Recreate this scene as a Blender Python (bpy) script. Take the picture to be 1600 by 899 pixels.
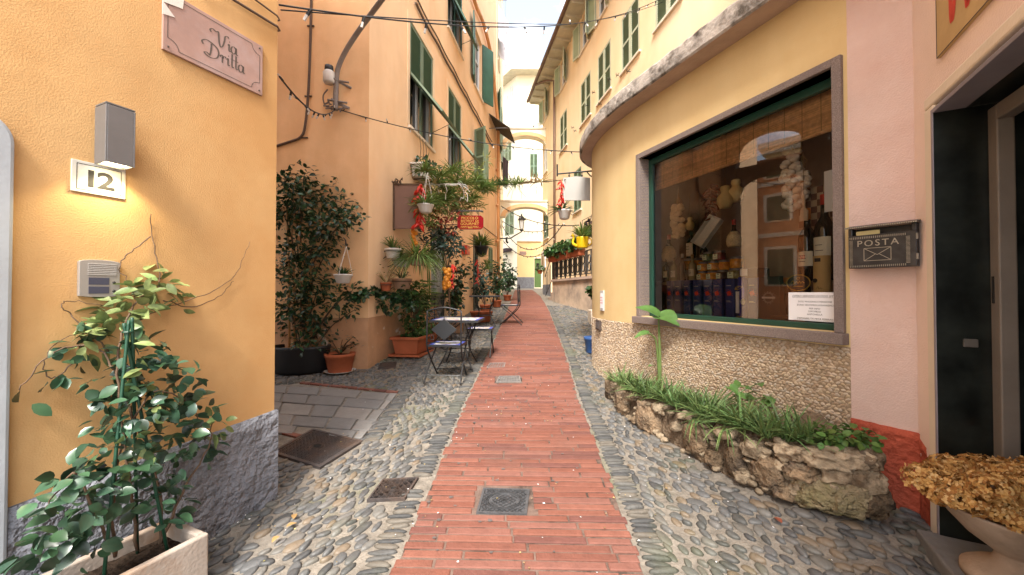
import bpy, math, random
from mathutils import Vector, Matrix, noise
for _o in list(bpy.data.objects):
    bpy.data.objects.remove(_o)
R = math.radians
rnd = random.Random(11)
sc = bpy.context.scene
COL = sc.collection

# ------------------------------------------------------------------ camera, sky, sun, exposure
EYE = Vector((0, 0, 1.6))
PITCH = R(0.81)
FPX = 600.0
cd = bpy.data.cameras.new('camera')
cam = bpy.data.objects.new('camera', cd)
COL.objects.link(cam)
cam.location = EYE
cam.rotation_euler = (R(90) + PITCH, 0, 0)
cd.sensor_width = 36
cd.lens = FPX / 1600 * 36
cd.clip_start = 0.02
cd.clip_end = 500
sc.camera = cam

SUN_DIR = Vector((-0.16, -0.75, 0.95)).normalized()
SUN_EL = math.asin(SUN_DIR.z)
SUN_AZ = math.atan2(SUN_DIR.x, SUN_DIR.y)
w = bpy.data.worlds.new('World')
sc.world = w
w.use_nodes = True
nt = w.node_tree
nt.nodes.clear()
out = nt.nodes.new('ShaderNodeOutputWorld')
bg = nt.nodes.new('ShaderNodeBackground')
sky = nt.nodes.new('ShaderNodeTexSky')
sky.sky_type = 'NISHITA'
sky.sun_disc = False
sky.sun_elevation = SUN_EL
sky.sun_rotation = SUN_AZ
sky.air_density = 1.0
sky.dust_density = 2.0
tc = nt.nodes.new('ShaderNodeTexCoord')
mp = nt.nodes.new('ShaderNodeMapping')
mp.inputs['Scale'].default_value = (1.6, 1.6, 3.2)
mp.inputs['Location'].default_value = (1.1, 0.7, 0.3)
nz = nt.nodes.new('ShaderNodeTexNoise')
nz.inputs['Scale'].default_value = 1.7
nz.inputs['Detail'].default_value = 7
nz.inputs['Roughness'].default_value = 0.6
cr = nt.nodes.new('ShaderNodeValToRGB')
cr.color_ramp.elements[0].position = 0.46
cr.color_ramp.elements[1].position = 0.70
cr.color_ramp.elements[0].color = (0.04, 0.04, 0.04, 1)
cr.color_ramp.elements[1].color = (0.97, 0.97, 0.97, 1)
mx = nt.nodes.new('ShaderNodeMixRGB')
mx.inputs['Color2'].default_value = (9.5, 9.4, 9.2, 1)
nt.links.new(tc.outputs['Generated'], mp.inputs['Vector'])
nt.links.new(mp.outputs['Vector'], nz.inputs['Vector'])
nt.links.new(nz.outputs['Fac'], cr.inputs['Fac'])
nt.links.new(cr.outputs['Color'], mx.inputs['Fac'])
hsv = nt.nodes.new('ShaderNodeHueSaturation')
hsv.inputs['Saturation'].default_value = 0.62
hsv.inputs['Value'].default_value = 0.66
nt.links.new(sky.outputs['Color'], hsv.inputs['Color'])
nt.links.new(hsv.outputs['Color'], mx.inputs['Color1'])
nt.links.new(mx.outputs['Color'], bg.inputs['Color'])
bg.inputs['Strength'].default_value = 0.15
nt.links.new(bg.outputs['Background'], out.inputs['Surface'])

sl = bpy.data.lights.new('sun', 'SUN')
sl.energy = 2.0
sl.angle = R(14)
sl.color = (1.0, 0.95, 0.87)
so = bpy.data.objects.new('sun', sl)
COL.objects.link(so)
so.rotation_euler = SUN_DIR.to_track_quat('Z', 'Y').to_euler()
so.location = (0, -5, 30)

sc.view_settings.view_transform = 'Standard'
sc.view_settings.look = 'None'
sc.view_settings.exposure = 2.2
sc.view_settings.gamma = 1
sc.view_settings.use_curve_mapping = False
sc.cycles.max_bounces = 8
sc.cycles.diffuse_bounces = 5
sc.cycles.glossy_bounces = 4
sc.cycles.transmission_bounces = 6
sc.cycles.transparent_max_bounces = 12
sc.cycles.use_denoising = True
sc.cycles.sample_clamp_indirect = 6

# ------------------------------------------------------------------ measuring helpers
CP, SP = math.cos(PITCH), math.sin(PITCH)
def ray(px, py):
    u = (px - 800) / FPX
    v = (449.5 - py) / FPX
    return Vector((u, CP - v * SP, SP + v * CP))
def at(px, py, Y):
    r = ray(px, py)
    return EYE + r * (Y / r.y)
def ss(a, b, x):
    t = min(1, max(0, (x - a) / (b - a)))
    return t * t * (3 - 2 * t)
def gz(x, y):
    if y <= 9:
        z = .093 * y
    elif y <= 20:
        z = .837 + .093 * (y - 9) - .5 * .0045 * (y - 9) ** 2
    else:
        z = 1.588 + .045 * (y - 20)
    z += .13 * ss(.75, 2.2, x) * (1 - ss(2.2, 5, y))
    return z
def ghit(px, py):
    r = ray(px, py)
    lo, hi = .3, 60
    f = lambda t: EYE.z + r.z * t - gz(r.x * t, r.y * t)
    t = .5
    while t < 60 and f(t) > 0:
        t += .1
    a, b = t - .1, t
    for _ in range(24):
        m = (a + b) / 2
        if f(m) > 0: a = m
        else: b = m
    p = EYE + r * a
    return Vector((p.x, p.y, gz(p.x, p.y)))

class Frame:
    """a vertical wall seen from the street: x to the viewer's right, y into the wall, z up"""
    def __init__(s, ox, oy, dx, dy):
        s.o = Vector((ox, oy, 0))
        s.d = Vector((dx, dy, 0)).normalized()
        s.n = Vector((0, 0, 1)).cross(s.d)
    def pt(s, a, n, z):
        return s.o + s.d * a + s.n * n + Vector((0, 0, z))
    def hit(s, px, py, n=0):
        r = ray(px, py)
        t = (s.o + s.n * n - EYE).dot(s.n) / r.dot(s.n)
        p = EYE + r * t
        return (p - s.o).dot(s.d), p.z
    def M(s, a=0, n=0, z=0):
        p = s.pt(a, n, z)
        return Matrix(((s.d.x, s.n.x, 0, p.x), (s.d.y, s.n.y, 0, p.y), (0, 0, 1, p.z), (0, 0, 0, 1)))
    def loc(s, p):
        q = Vector(p) - s.o
        return Vector((q.dot(s.d), q.dot(s.n), p[2]))

# ------------------------------------------------------------------ mesh helpers
def T(x, y, z): return Matrix.Translation((x, y, z))
def RX(a): return Matrix.Rotation(a, 4, 'X')
def RY(a): return Matrix.Rotation(a, 4, 'Y')
def RZ(a): return Matrix.Rotation(a, 4, 'Z')
WM = {}
class MB:
    def __init__(s):
        s.v = []; s.f = []; s.mi = []
    def add(s, vs, fs, mi=0, M=None):
        b = len(s.v)
        if M is not None:
            s.v.extend([tuple(M @ Vector(p)) for p in vs])
        else:
            s.v.extend([tuple(p) for p in vs])
        for f in fs:
            s.f.append([i + b for i in f]); s.mi.append(mi)
        return s
    def box(s, x0, x1, y0, y1, z0, z1, mi=0, M=None):
        vs = [(x0,y0,z0),(x1,y0,z0),(x1,y1,z0),(x0,y1,z0),(x0,y0,z1),(x1,y0,z1),(x1,y1,z1),(x0,y1,z1)]
        return s.add(vs, [(3,2,1,0),(4,5,6,7),(0,1,5,4),(1,2,6,5),(2,3,7,6),(3,0,4,7)], mi, M)
    def prism(s, poly, y0, y1, mi=0, M=None):
        n = len(poly)
        vs = [(x, y0, z) for x, z in poly] + [(x, y1, z) for x, z in poly]
        fs = [list(range(n)), list(range(2*n-1, n-1, -1))]
        fs += [(i, i+n, (i+1) % n + n, (i+1) % n) for i in range(n)]
        return s.add(vs, fs, mi, M)
    def slab(s, poly, z0, z1, mi=0, M=None):
        n = len(poly)
        vs = [(x, y, z0) for x, y in poly] + [(x, y, z1) for x, y in poly]
        fs = [list(range(n-1, -1, -1)), list(range(n, 2*n))]
        fs += [(i, (i+1) % n, (i+1) % n + n, i+n) for i in range(n)]
        return s.add(vs, fs, mi, M)
    def tube(s, pts, r, seg=8, mi=0, M=None, cap=True):
        pts = [Vector(p) for p in pts]
        n = len(pts)
        if not isinstance(r, (list, tuple)): r = [r] * n
        vs = []; fs = []
        t0 = (pts[1] - pts[0]).normalized()
        up = Vector((0, 0, 1)) if abs(t0.z) < .9 else Vector((1, 0, 0))
        a = t0.cross(up).normalized()
        for i, p in enumerate(pts):
            t = (pts[min(i+1, n-1)] - pts[max(i-1, 0)])
            t = t.normalized() if t.length > 1e-9 else t0
            a = (a - t * a.dot(t))
            a = a.normalized() if a.length > 1e-6 else t.orthogonal().normalized()
            b = t.cross(a)
            for k in range(seg):
                th = 2 * math.pi * k / seg
                vs.append(p + (a * math.cos(th) + b * math.sin(th)) * r[i])
        for i in range(n - 1):
            for k in range(seg):
                k2 = (k + 1) % seg
                fs.append((i*seg+k, i*seg+k2, (i+1)*seg+k2, (i+1)*seg+k))
        if cap:
            fs.append(list(range(seg-1, -1, -1))); fs.append(list(range((n-1)*seg, n*seg)))
        return s.add(vs, fs, mi, M)
    def lathe(s, prof, c=(0, 0, 0), seg=20, mi=0, M=None, sx=1, sy=1):
        vs = []; fs = []
        n = len(prof)
        for r, z in prof:
            for k in range(seg):
                th = 2 * math.pi * k / seg
                vs.append((c[0] + r * sx * math.cos(th), c[1] + r * sy * math.sin(th), c[2] + z))
        for i in range(n - 1):
            for k in range(seg):
                k2 = (k + 1) % seg
                fs.append((i*seg+k, i*seg+k2, (i+1)*seg+k2, (i+1)*seg+k))
        if prof[0][0] > 1e-5: fs.append(list(range(seg-1, -1, -1)))
        if prof[-1][0] > 1e-5: fs.append(list(range((n-1)*seg, n*seg)))
        return s.add(vs, fs, mi, M)
    def ball(s, c, r, seg=8, rings=5, mi=0, M=None):
        rx, ry, rz = r if isinstance(r, (tuple, list)) else (r, r, r)
        prof = [(math.sin(math.pi * i / rings), -math.cos(math.pi * i / rings)) for i in range(rings + 1)]
        prof[0] = (.02, -1); prof[-1] = (.02, 1)
        m = T(*c) @ Matrix.Diagonal((rx, ry, rz, 1))
        return s.lathe(prof, (0, 0, 0), seg, mi, (M @ m) if M is not None else m)
    def leaf(s, p, d, nrm, L, W, fold=.25, curl=.25, mi=0, tipw=.86):
        d = d.normalized()
        side = d.cross(nrm)
        side = side.normalized() if side.length > 1e-5 else d.orthogonal().normalized()
        nn = side.cross(d)
        h = W / 2
        def q(t, o, dz): return p + d * (L * t) + side * (o * h) + nn * (L * dz)
        f = fold * W / L
        vs = [p]
        for t_, w_ in ((.13, .58), (.36, 1.0), (.62, tipw + .06), (.84, .48)):
            z = curl * (.24*t_ - .55*t_*t_)
            vs += [q(t_, -w_, f*.5*w_ + z), q(t_, 0, z), q(t_, w_, f*.5*w_ + z)]
        vs.append(q(1, 0, -curl*.33))
        fs = [(0,2,1),(0,3,2),(10,11,13),(11,12,13)]
        for k in (1, 4, 7): fs += [(k,k+1,k+4,k+3),(k+1,k+2,k+5,k+4)]
        return s.add(vs, fs, mi)
    def blade(s, p, d, L, W, droop=.8, n=5, mi=0):
        d = d.normalized()
        side = d.cross(Vector((0, 0, 1)))
        side = side.normalized() if side.length > 1e-4 else Vector((1, 0, 0))
        vs = []; q = Vector(p); dd = d.copy()
        for i in range(n + 1):
            t = i / n
            wd = W * .5 * (min(1, .5 + 2 * t) if t < .4 else (1 - ((t - .4) / .6) ** 1.6)) + .0006
            up = side.cross(dd)
            vs += [q - side * wd + up * wd * .5, q, q + side * wd + up * wd * .5]
            dd = (dd + Vector((0, 0, -droop * L * 6 / n * .5))).normalized() if i < n else dd
            q = q + dd * (L / n)
        fs = []
        for i in range(n):
            a = i * 3
            fs += [(a, a+1, a+4, a+3), (a+1, a+2, a+5, a+4)]
        return s.add(vs, fs, mi)
    def build(s, name, mats, parent=None, world=False, base=None, smooth=False, bevel=0, **props):
        if not isinstance(mats, (list, tuple)): mats = [mats]
        vs = s.v
        me = bpy.data.meshes.new(name)
        loc = Vector((0, 0, 0))
        wm = Matrix.Identity(4)
        if parent is not None:
            wm = WM[parent]
            if world:
                inv = wm.inverted()
                vs = [tuple(inv @ Vector(p)) for p in vs]
        elif isinstance(base, Matrix):
            wm = base
            if world:
                inv = wm.inverted()
                vs = [tuple(inv @ Vector(p)) for p in vs]
        elif base is not None:
            loc = Vector(base)
            vs = [(a - loc.x, b - loc.y, c - loc.z) for a, b, c in vs]
            wm = Matrix.Translation(loc)
        me.from_pydata(vs, [], s.f)
        for m in mats: me.materials.append(m)
        if len(mats) > 1: me.polygons.foreach_set('material_index', s.mi)
        if any('leaf' in m.name for m in mats): smooth = True
        if smooth: me.polygons.foreach_set('use_smooth', [True] * len(me.polygons))
        me.update()
        o = bpy.data.objects.new(name, me)
        COL.objects.link(o)
        if parent is not None:
            o.parent = parent
            WM[o] = wm
        else:
            o.matrix_basis = wm
            WM[o] = wm
        if bevel:
            b = o.modifiers.new('bevel', 'BEVEL'); b.width = bevel; b.segments = 2; b.limit_method = 'ANGLE'
            b.harden_normals = False
        if smooth == 'auto' or (bevel and not smooth):
            pass
        for k, v in props.items(): o[k] = v
        return o

def thing(name, label, cat, M, group=None):
    if not isinstance(M, Matrix): M = Matrix.Translation(Vector(M))
    o = bpy.data.objects.new(name, None)
    o.empty_display_size = .1
    COL.objects.link(o)
    o.matrix_basis = M
    WM[o] = M
    o['label'] = label; o['category'] = cat
    if group: o['group'] = group
    return o
def tag(o, label, cat, group=None):
    o['label'] = label; o['category'] = cat
    if group: o['group'] = group
    return o
def kind(o, k):
    o['kind'] = k
    return o
def copy_tree(o, M=None, label=None, parent=None):
    c = o.copy(); COL.objects.link(c)
    if parent is not None:
        c.parent = parent; WM[c] = WM[parent]
    else:
        c.matrix_basis = M; WM[c] = M
        if label: c['label'] = label
    for ch in [x for x in bpy.data.objects if x.parent == o]:
        copy_tree(ch, parent=c)
    return c
def catmull(pts, n=8):
    pts = [Vector(p) for p in pts]
    P = [pts[0]] + pts + [pts[-1]]
    res = []
    for i in range(1, len(P) - 2):
        a, b, c, d = P[i-1], P[i], P[i+1], P[i+2]
        for k in range(n):
            t = k / n
            res.append(.5 * ((2*b) + (c - a)*t + (2*a - 5*b + 4*c - d)*t*t + (3*b - a - 3*c + d)*t**3))
    res.append(pts[-1])
    return res
def text_part(body, size, M, parent, mat, name='lettering', ext=.001, align='CENTER', shear=0, spacing=1, bold=0, sx=1):
    cu = bpy.data.curves.new('text', 'FONT')
    cu.body = body; cu.size = size; cu.extrude = ext; cu.align_x = align; cu.align_y = 'CENTER'
    cu.shear = shear; cu.space_character = spacing; cu.offset = bold; cu.resolution_u = 3
    t = bpy.data.objects.new('text', cu)
    COL.objects.link(t)
    dg = bpy.context.evaluated_depsgraph_get()
    me = bpy.data.meshes.new_from_object(t.evaluated_get(dg))
    bpy.data.objects.remove(t); bpy.data.curves.remove(cu)
    # text lies in XY facing +Z: stand it up in the parent's XZ plane, facing -Y
    me.transform(M @ RX(R(90)) @ Matrix.Diagonal((sx, 1, 1, 1)))
    me.materials.clear(); me.materials.append(mat)
    o = bpy.data.objects.new(name, me)
    COL.objects.link(o); o.parent = parent; WM[o] = WM[parent]
    return o
def stroke(mb, pts, y, wmin, wmax, pen=45, n=8, mi=0, th=.0012):
    """a flat pen stroke in the XZ plane, wide where it runs across the pen angle"""
    c = catmull([(p[0], 0, p[1]) for p in pts], n)
    L = []; Rr = []
    for i, p in enumerate(c):
        t = (c[min(i+1, len(c)-1)] - c[max(i-1, 0)])
        if t.length < 1e-9: t = Vector((1, 0, 0))
        t.normalize()
        ang = math.atan2(t.z, t.x)
        wd = wmin + (wmax - wmin) * abs(math.sin(ang - R(pen)))
        nn = Vector((-t.z, 0, t.x)) * wd / 2
        L.append(p + nn); Rr.append(p - nn)
    vs = [(q.x, y, q.z) for q in L] + [(q.x, y, q.z) for q in Rr]
    m = len(c)
    fs = [(i, i+1, m+i+1, m+i) for i in range(m-1)]
    mb.add(vs, fs, mi)

# ------------------------------------------------------------------ materials
def lin(r, g, b):
    f = lambda c: (c / 255 / 12.92) if c <= 10 else ((c / 255 + .055) / 1.055) ** 2.4
    return (f(r), f(g), f(b))
def mat(name, col, rough=.8, var=.12, vs=3.0, bump=0.0, bs=60, spec=.4, metal=0, island=0, col2=None,
        bump2=0, bs2=6, trans=0, stain=None, stain_s=1.2, stain_lo=.55, stain_hi=.7, huevar=0, dist=.02, coat=0, vdetail=5, objrand=0, streak=0):
    m = bpy.data.materials.new(name); m.use_nodes = True
    t = m.node_tree; t.nodes.clear()
    N = lambda k: t.nodes.new('ShaderNode' + k)
    L = t.links.new
    o = N('OutputMaterial'); b = N('BsdfPrincipled')
    tc = N('TexCoord')
    b.inputs['Roughness'].default_value = rough
    b.inputs['Metallic'].default_value = metal
    b.inputs['Specular IOR Level'].default_value = spec
    if coat: b.inputs['Coat Weight'].default_value = coat
    cur = None
    c1 = tuple(max(0, c * (1 - var)) for c in col); c2 = col2 or tuple(min(1, c * (1 + var)) for c in col)
    if var > 0 or col2:
        nz = N('TexNoise'); nz.inputs['Scale'].default_value = vs; nz.inputs['Detail'].default_value = vdetail
        nz.inputs['Roughness'].default_value = .6
        L(tc.outputs['Object'], nz.inputs['Vector'])
        rp = N('ValToRGB'); rp.color_ramp.elements[0].position = .32; rp.color_ramp.elements[1].position = .68
        rp.color_ramp.elements[0].color = (*c1, 1); rp.color_ramp.elements[1].color = (*c2, 1)
        L(nz.outputs['Fac'], rp.inputs['Fac'])
        cur = rp.outputs['Color']
    else:
        rg = N('RGB'); rg.outputs[0].default_value = (*col, 1); cur = rg.outputs[0]
    if stain:
        n2 = N('TexNoise'); n2.inputs['Scale'].default_value = stain_s; n2.inputs['Detail'].default_value = 8
        n2.inputs['Roughness'].default_value = .65
        mpp = N('Mapping'); mpp.inputs['Location'].default_value = (3.1, 1.7, .4)
        L(tc.outputs['Object'], mpp.inputs['Vector']); L(mpp.outputs['Vector'], n2.inputs['Vector'])
        r2 = N('ValToRGB'); r2.color_ramp.elements[0].position = stain_lo; r2.color_ramp.elements[1].position = stain_hi
        L(n2.outputs['Fac'], r2.inputs['Fac'])
        mm = N('MixRGB'); mm.inputs['Color2'].default_value = (*stain, 1)
        L(r2.outputs['Color'], mm.inputs['Fac']); L(cur, mm.inputs['Color1']); cur = mm.outputs['Color']
    if streak:
        n4 = N('TexNoise'); n4.inputs['Scale'].default_value = 1; n4.inputs['Detail'].default_value = 6
        mq = N('Mapping'); mq.inputs['Scale'].default_value = (3.2, 3.2, .7); mq.inputs['Rotation'].default_value = (.06, .09, 0)
        L(tc.outputs['Object'], mq.inputs['Vector']); L(mq.outputs['Vector'], n4.inputs['Vector'])
        r4 = N('ValToRGB'); r4.color_ramp.elements[0].position = .42; r4.color_ramp.elements[1].position = .72
        r4.color_ramp.elements[0].color = (1, 1, 1, 1); k_ = 1 - streak * 2; r4.color_ramp.elements[1].color = (k_, k_ * .97, k_ * .93, 1)
        L(n4.outputs['Fac'], r4.inputs['Fac'])
        m6 = N('MixRGB'); m6.blend_type = 'MULTIPLY'; m6.inputs['Fac'].default_value = 1
        L(cur, m6.inputs['Color1']); L(r4.outputs['Color'], m6.inputs['Color2']); cur = m6.outputs['Color']
    if island:
        ge = N('NewGeometry')
        hs = N('HueSaturation')
        mr = N('MapRange'); mr.inputs['To Min'].default_value = 1 - island; mr.inputs['To Max'].default_value = 1 + island
        L(ge.outputs['Random Per Island'], mr.inputs['Value']); L(mr.outputs['Result'], hs.inputs['Value'])
        if huevar:
            ml = N('Math'); ml.operation = 'MULTIPLY'; ml.inputs[1].default_value = 17.31
            fr = N('Math'); fr.operation = 'FRACT'
            m3 = N('MapRange'); m3.inputs['To Min'].default_value = .5 - huevar; m3.inputs['To Max'].default_value = .5 + huevar
            L(ge.outputs['Random Per Island'], ml.inputs[0]); L(ml.outputs[0], fr.inputs[0]); L(fr.outputs[0], m3.inputs['Value'])
            L(m3.outputs['Result'], hs.inputs['Hue'])
        L(cur, hs.inputs['Color']); cur = hs.outputs['Color']
    if objrand:
        oi = N('ObjectInfo'); h5 = N('HueSaturation'); m5 = N('MapRange'); m5.inputs['To Min'].default_value = 1 - objrand; m5.inputs['To Max'].default_value = 1 + objrand
        L(oi.outputs['Random'], m5.inputs['Value']); L(m5.outputs['Result'], h5.inputs['Value']); L(cur, h5.inputs['Color']); cur = h5.outputs['Color']
    L(cur, b.inputs['Base Color'])
    nrm = None
    for (st, s_, d_) in ((bump2, bs2, 4), (bump, bs, 3)):
        if st:
            nb = N('TexNoise'); nb.inputs['Scale'].default_value = s_; nb.inputs['Detail'].default_value = d_
            L(tc.outputs['Object'], nb.inputs['Vector'])
            bp = N('Bump'); bp.inputs['Strength'].default_value = st; bp.inputs['Distance'].default_value = dist
            L(nb.outputs['Fac'], bp.inputs['Height'])
            if nrm is not None: L(nrm, bp.inputs['Normal'])
            nrm = bp.outputs['Normal']
    if nrm is not None: L(nrm, b.inputs['Normal'])
    fin = b.outputs['BSDF']
    if trans:
        tr = N('BsdfTranslucent'); L(cur, tr.inputs['Color'])
        ms = N('MixShader'); ms.inputs['Fac'].default_value = trans
        L(fin, ms.inputs[1]); L(tr.outputs['BSDF'], ms.inputs[2]); fin = ms.outputs['Shader']
    L(fin, o.inputs['Surface'])
    return m
def ramp_island(name, cols, rough=.6, bump=.2, bs=40, spec=.4, var=.15, vs=20, trans=0, moss=None):
    """each loose piece takes one colour out of a list"""
    m = mat(name, (1, 1, 1), rough=rough, var=var, vs=vs, bump=bump, bs=bs, spec=spec)
    t = m.node_tree; N = lambda k: t.nodes.new('ShaderNode' + k); L = t.links.new
    b = [n for n in t.nodes if n.type == 'BSDF_PRINCIPLED'][0]
    old = b.inputs['Base Color'].links[0].from_socket
    ge = N('NewGeometry'); rp = N('ValToRGB'); rp.color_ramp.interpolation = 'CONSTANT'
    el = rp.color_ramp.elements
    for i, c in enumerate(cols):
        if i < 2: e = el[i]; e.position = i / len(cols)
        else: e = el.new(i / len(cols))
        e.color = (*c, 1)
    mm = N('MixRGB'); mm.blend_type = 'MULTIPLY'; mm.inputs['Fac'].default_value = 1
    L(ge.outputs['Random Per Island'], rp.inputs['Fac'])
    L(rp.outputs['Color'], mm.inputs['Color1']); L(old, mm.inputs['Color2'])
    cur = mm.outputs['Color']
    if moss:
        tc = N('TexCoord'); n2 = N('TexNoise'); n2.inputs['Scale'].default_value = 1.6; n2.inputs['Detail'].default_value = 8
        r2 = N('ValToRGB'); r2.color_ramp.elements[0].position = .55; r2.color_ramp.elements[1].position = .75
        r2.color_ramp.elements[1].color = (.55, .55, .55, 1)
        L(tc.outputs['Object'], n2.inputs['Vector']); L(n2.outputs['Fac'], r2.inputs['Fac'])
        m4 = N('MixRGB'); m4.inputs['Color2'].default_value = (*moss, 1)
        L(r2.outputs['Color'], m4.inputs['Fac']); L(cur, m4.inputs['Color1']); cur = m4.outputs['Color']
    L(cur, b.inputs['Base Color'])
    if trans:
        o = [n for n in t.nodes if n.type == 'OUTPUT_MATERIAL'][0]
        tr = N('BsdfTranslucent'); L(cur, tr.inputs['Color'])
        ms = N('MixShader'); ms.inputs['Fac'].default_value = trans
        L(b.outputs['BSDF'], ms.inputs[1]); L(tr.outputs['BSDF'], ms.inputs[2]); L(ms.outputs['Shader'], o.inputs['Surface'])
    return m
def glass_mat(name, ior=1.9, tint=(.93, .95, .94), rough=0.0):
    m = bpy.data.materials.new(name); m.use_nodes = True
    t = m.node_tree; t.nodes.clear(); N = lambda k: t.nodes.new('ShaderNode' + k); L = t.links.new
    o = N('OutputMaterial'); tr = N('BsdfTransparent'); gl = N('BsdfGlossy'); fr = N('Fresnel'); ms = N('MixShader')
    tr.inputs['Color'].default_value = (*tint, 1); gl.inputs['Roughness'].default_value = rough
    fr.inputs['IOR'].default_value = ior
    L(fr.outputs['Fac'], ms.inputs['Fac']); L(tr.outputs[0], ms.inputs[1]); L(gl.outputs[0], ms.inputs[2])
    L(ms.outputs[0], o.inputs['Surface'])
    return m
def emit_mat(name, col, strength):
    m = bpy.data.materials.new(name); m.use_nodes = True
    b = m.node_tree.nodes['Principled BSDF']
    b.inputs['Base Color'].default_value = (*col, 1)
    b.inputs['Emission Color'].default_value = (*col, 1); b.inputs['Emission Strength'].default_value = strength
    return m

m_ochre = mat('ochre_plaster', (0.560, 0.339, 0.148), .9, .10, 1.4, .16, 150, .2, bump2=.08, bs2=10, stain=(0.509, 0.280, 0.110), stain_s=1.1, stain_lo=.44, stain_hi=.66, streak=0.030)
m_plinth = mat('grey_roughcast', (0.196, 0.200, 0.221), .95, .22, 7, .9, 24, .2, bump2=.9, bs2=9, dist=.05)
m_peach = mat('peach_plaster', (.80, .51, .275), .92, .08, 1.3, .15, 90, .2, bump2=.12, bs2=8, stain=(.68, .38, .18), stain_s=.7, stain_lo=.48, stain_hi=.8, streak=0.036)
m_peachdado = mat('peach_dado_plaster', (.47, .27, .15), .9, .15, 3, .2, 80, .2, stain=(.70, .62, .52), stain_s=2.3, stain_lo=.62, stain_hi=.66)
m_yellow = mat('yellow_plaster', (0.654, 0.490, 0.249), .92, .06, 1.1, .12, 80, .2, stain=(0.602, 0.404, 0.181), stain_s=.6, stain_lo=.48, stain_hi=.75, streak=0.027)
m_bfacade = mat('apricot_plaster', (.85, .69, .46), .92, .05, .8, .1, 60, .2, stain=(.84, .63, .38), stain_s=.35, stain_lo=.45, stain_hi=.7, streak=0.018)
m_cream = mat('cream_plaster', (.84, .77, .60), .92, .05, .8, .1, 60, .2)
m_pale = mat('pale_plaster', (.84, .78, .63), .92, .05, .8, .1, 60, .2)
m_pink = mat('pink_plaster', (0.636, 0.473, 0.413), .9, .08, 1.5, .25, 110, .2, bump2=.25, bs2=12, stain=(0.602, 0.396, 0.327), stain_s=1.0, stain_lo=.44, stain_hi=.68, streak=0.027)
m_pink_lit = mat('lit_pink_plaster', (.80, .64, .56), .9, .05, 2, .25, 110, .2)  # lighter copy of the pink plaster, light on the door wall painted in
m_red = mat('red_roughcast', (0.378, 0.077, 0.041), .85, .15, 6, .6, 30, .3, bump2=.7, bs2=10, dist=.04)
m_greywhite = mat('grey_white_marble', (.36, .38, .40), .6, .08, 4, .05, 60)
m_white = mat('white_paint', (.76, .76, .74), .6, .05, 4, .05, 60)
m_trim = mat('cream_trim', (.72, .63, .51), .85, .05, 3, .1, 60)
m_granite = mat('pink_granite', (0.197, 0.153, 0.133), .75, .35, 160, .15, 120, .4, vdetail=2, stain=(0.157, 0.119, 0.112), stain_s=3, stain_lo=.5, stain_hi=.75)
m_concrete = mat('weathered_concrete', (0.423, 0.378, 0.333), .95, .2, 5, .5, 35, .2, bump2=.6, bs2=7, stain=(0.090, 0.077, 0.063), stain_s=4.5, stain_lo=.46, stain_hi=.62)
m_concrete_soft = mat('soffit_concrete', (.46, .35, .28), .95, .10, 4, .2, 35, .2)
m_greenpaint = mat('green_window_paint', (.012, .052, .035), .35, .1, 5, .03, 40, .5)
m_shutter = mat('green_shutter_paint', (.18, .26, .18), .6, .12, 3, .05, 40, .4)
m_shutter_dark = mat('dark_green_shutter_paint', (.034, .095, .062), .55, .15, 3, .05, 40, .4)
m_peach_lit = mat('lit_peach_plaster', (.79, .54, .33), .92, .06, 1.3, .15, 90, .2, bump2=.12, bs2=8, stain=(.76, .47, .26), stain_s=.7, stain_lo=.5, stain_hi=.8, streak=0.021)  # peach plaster made paler, the street front's brighter light put into the colour
m_shutter_pale = mat('pale_green_shutter_paint', (.26, .32, .20), .6, .1, 3, .05, 40, .4)
m_sh_frameA = mat('grey_green_shutter_frame', (.13, .18, .12), .6, .1, 3)
m_sh_frameB = mat('pale_shutter_frame', (.46, .50, .36), .6, .1, 3)
SH_A = [m_sh_frameA, m_shutter_dark]
m_doorgreen = mat('dark_green_door_paint', (.010, .030, .026), .45, .2, 4, .05, 30, .5)
m_darkpane = mat('dark_window_glass', (.016, .018, .02), .08, .0, 1, 0, 1, .6)
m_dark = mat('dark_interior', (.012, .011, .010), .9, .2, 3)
m_black = mat('black_iron', (.012, .012, .013), .45, .1, 8, .05, 60, .5)
m_iron = mat('cast_iron', (.085, .085, .09), .6, .25, 12, .25, 90, .5, metal=.4)
m_iron_rust = mat('rusty_cast_iron', (.06, .05, .048), .7, .25, 12, .25, 90, .4, metal=.2, stain=(.11, .07, .05), stain_s=6, stain_lo=.45, stain_hi=.7)
m_steel = mat('grey_steel', (0.203, 0.199, 0.199), .45, .04, 20, .02, 200, .5, metal=.6)
m_terra = mat('terracotta', (0.340, 0.093, 0.038), .8, .15, 6, .1, 50, .3)
m_terra_pale = mat('pale_terracotta', (.42, .26, .17), .85, .15, 8, .15, 60, .3)
m_copper = mat('copper_brown_pipe', (.58, .27, .10), .5, .15, 3, .05, 40, .5)
m_brownpipe = mat('brown_pipe', (.16, .09, .06), .6, .1, 3)
m_soil = mat('dark_soil', (.030, .020, .014), 1, .4, 30, .9, 40, .1)
m_cable = mat('black_cable', (.012, .011, .011), .6, 0)
m_cable_brown = mat('brown_cable', (.10, .062, .042), .7, .15, 8)
m_plastic_white = mat('white_plastic', (0.595, 0.570, 0.527), .45, .05, 5)
m_plastic_grey = mat('grey_plastic', (.45, .43, .41), .5, .05, 5)
m_paper = mat('white_paper', (.80, .79, .80), .8, .02, 5)
m_ink = mat('black_ink', (.015, .013, .012), .6, 0)
m_stem = mat('brown_stem', (.10, .06, .035), .8, .3, 20)
m_bamboo = mat('bamboo_cane', (.45, .25, .10), .6, .2, 12)
m_leaf_dark = mat('dark_glossy_leaf', (.020, .058, .018), .32, .25, 6, 0, 1, .5, island=.55, huevar=.03, trans=.15)
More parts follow.
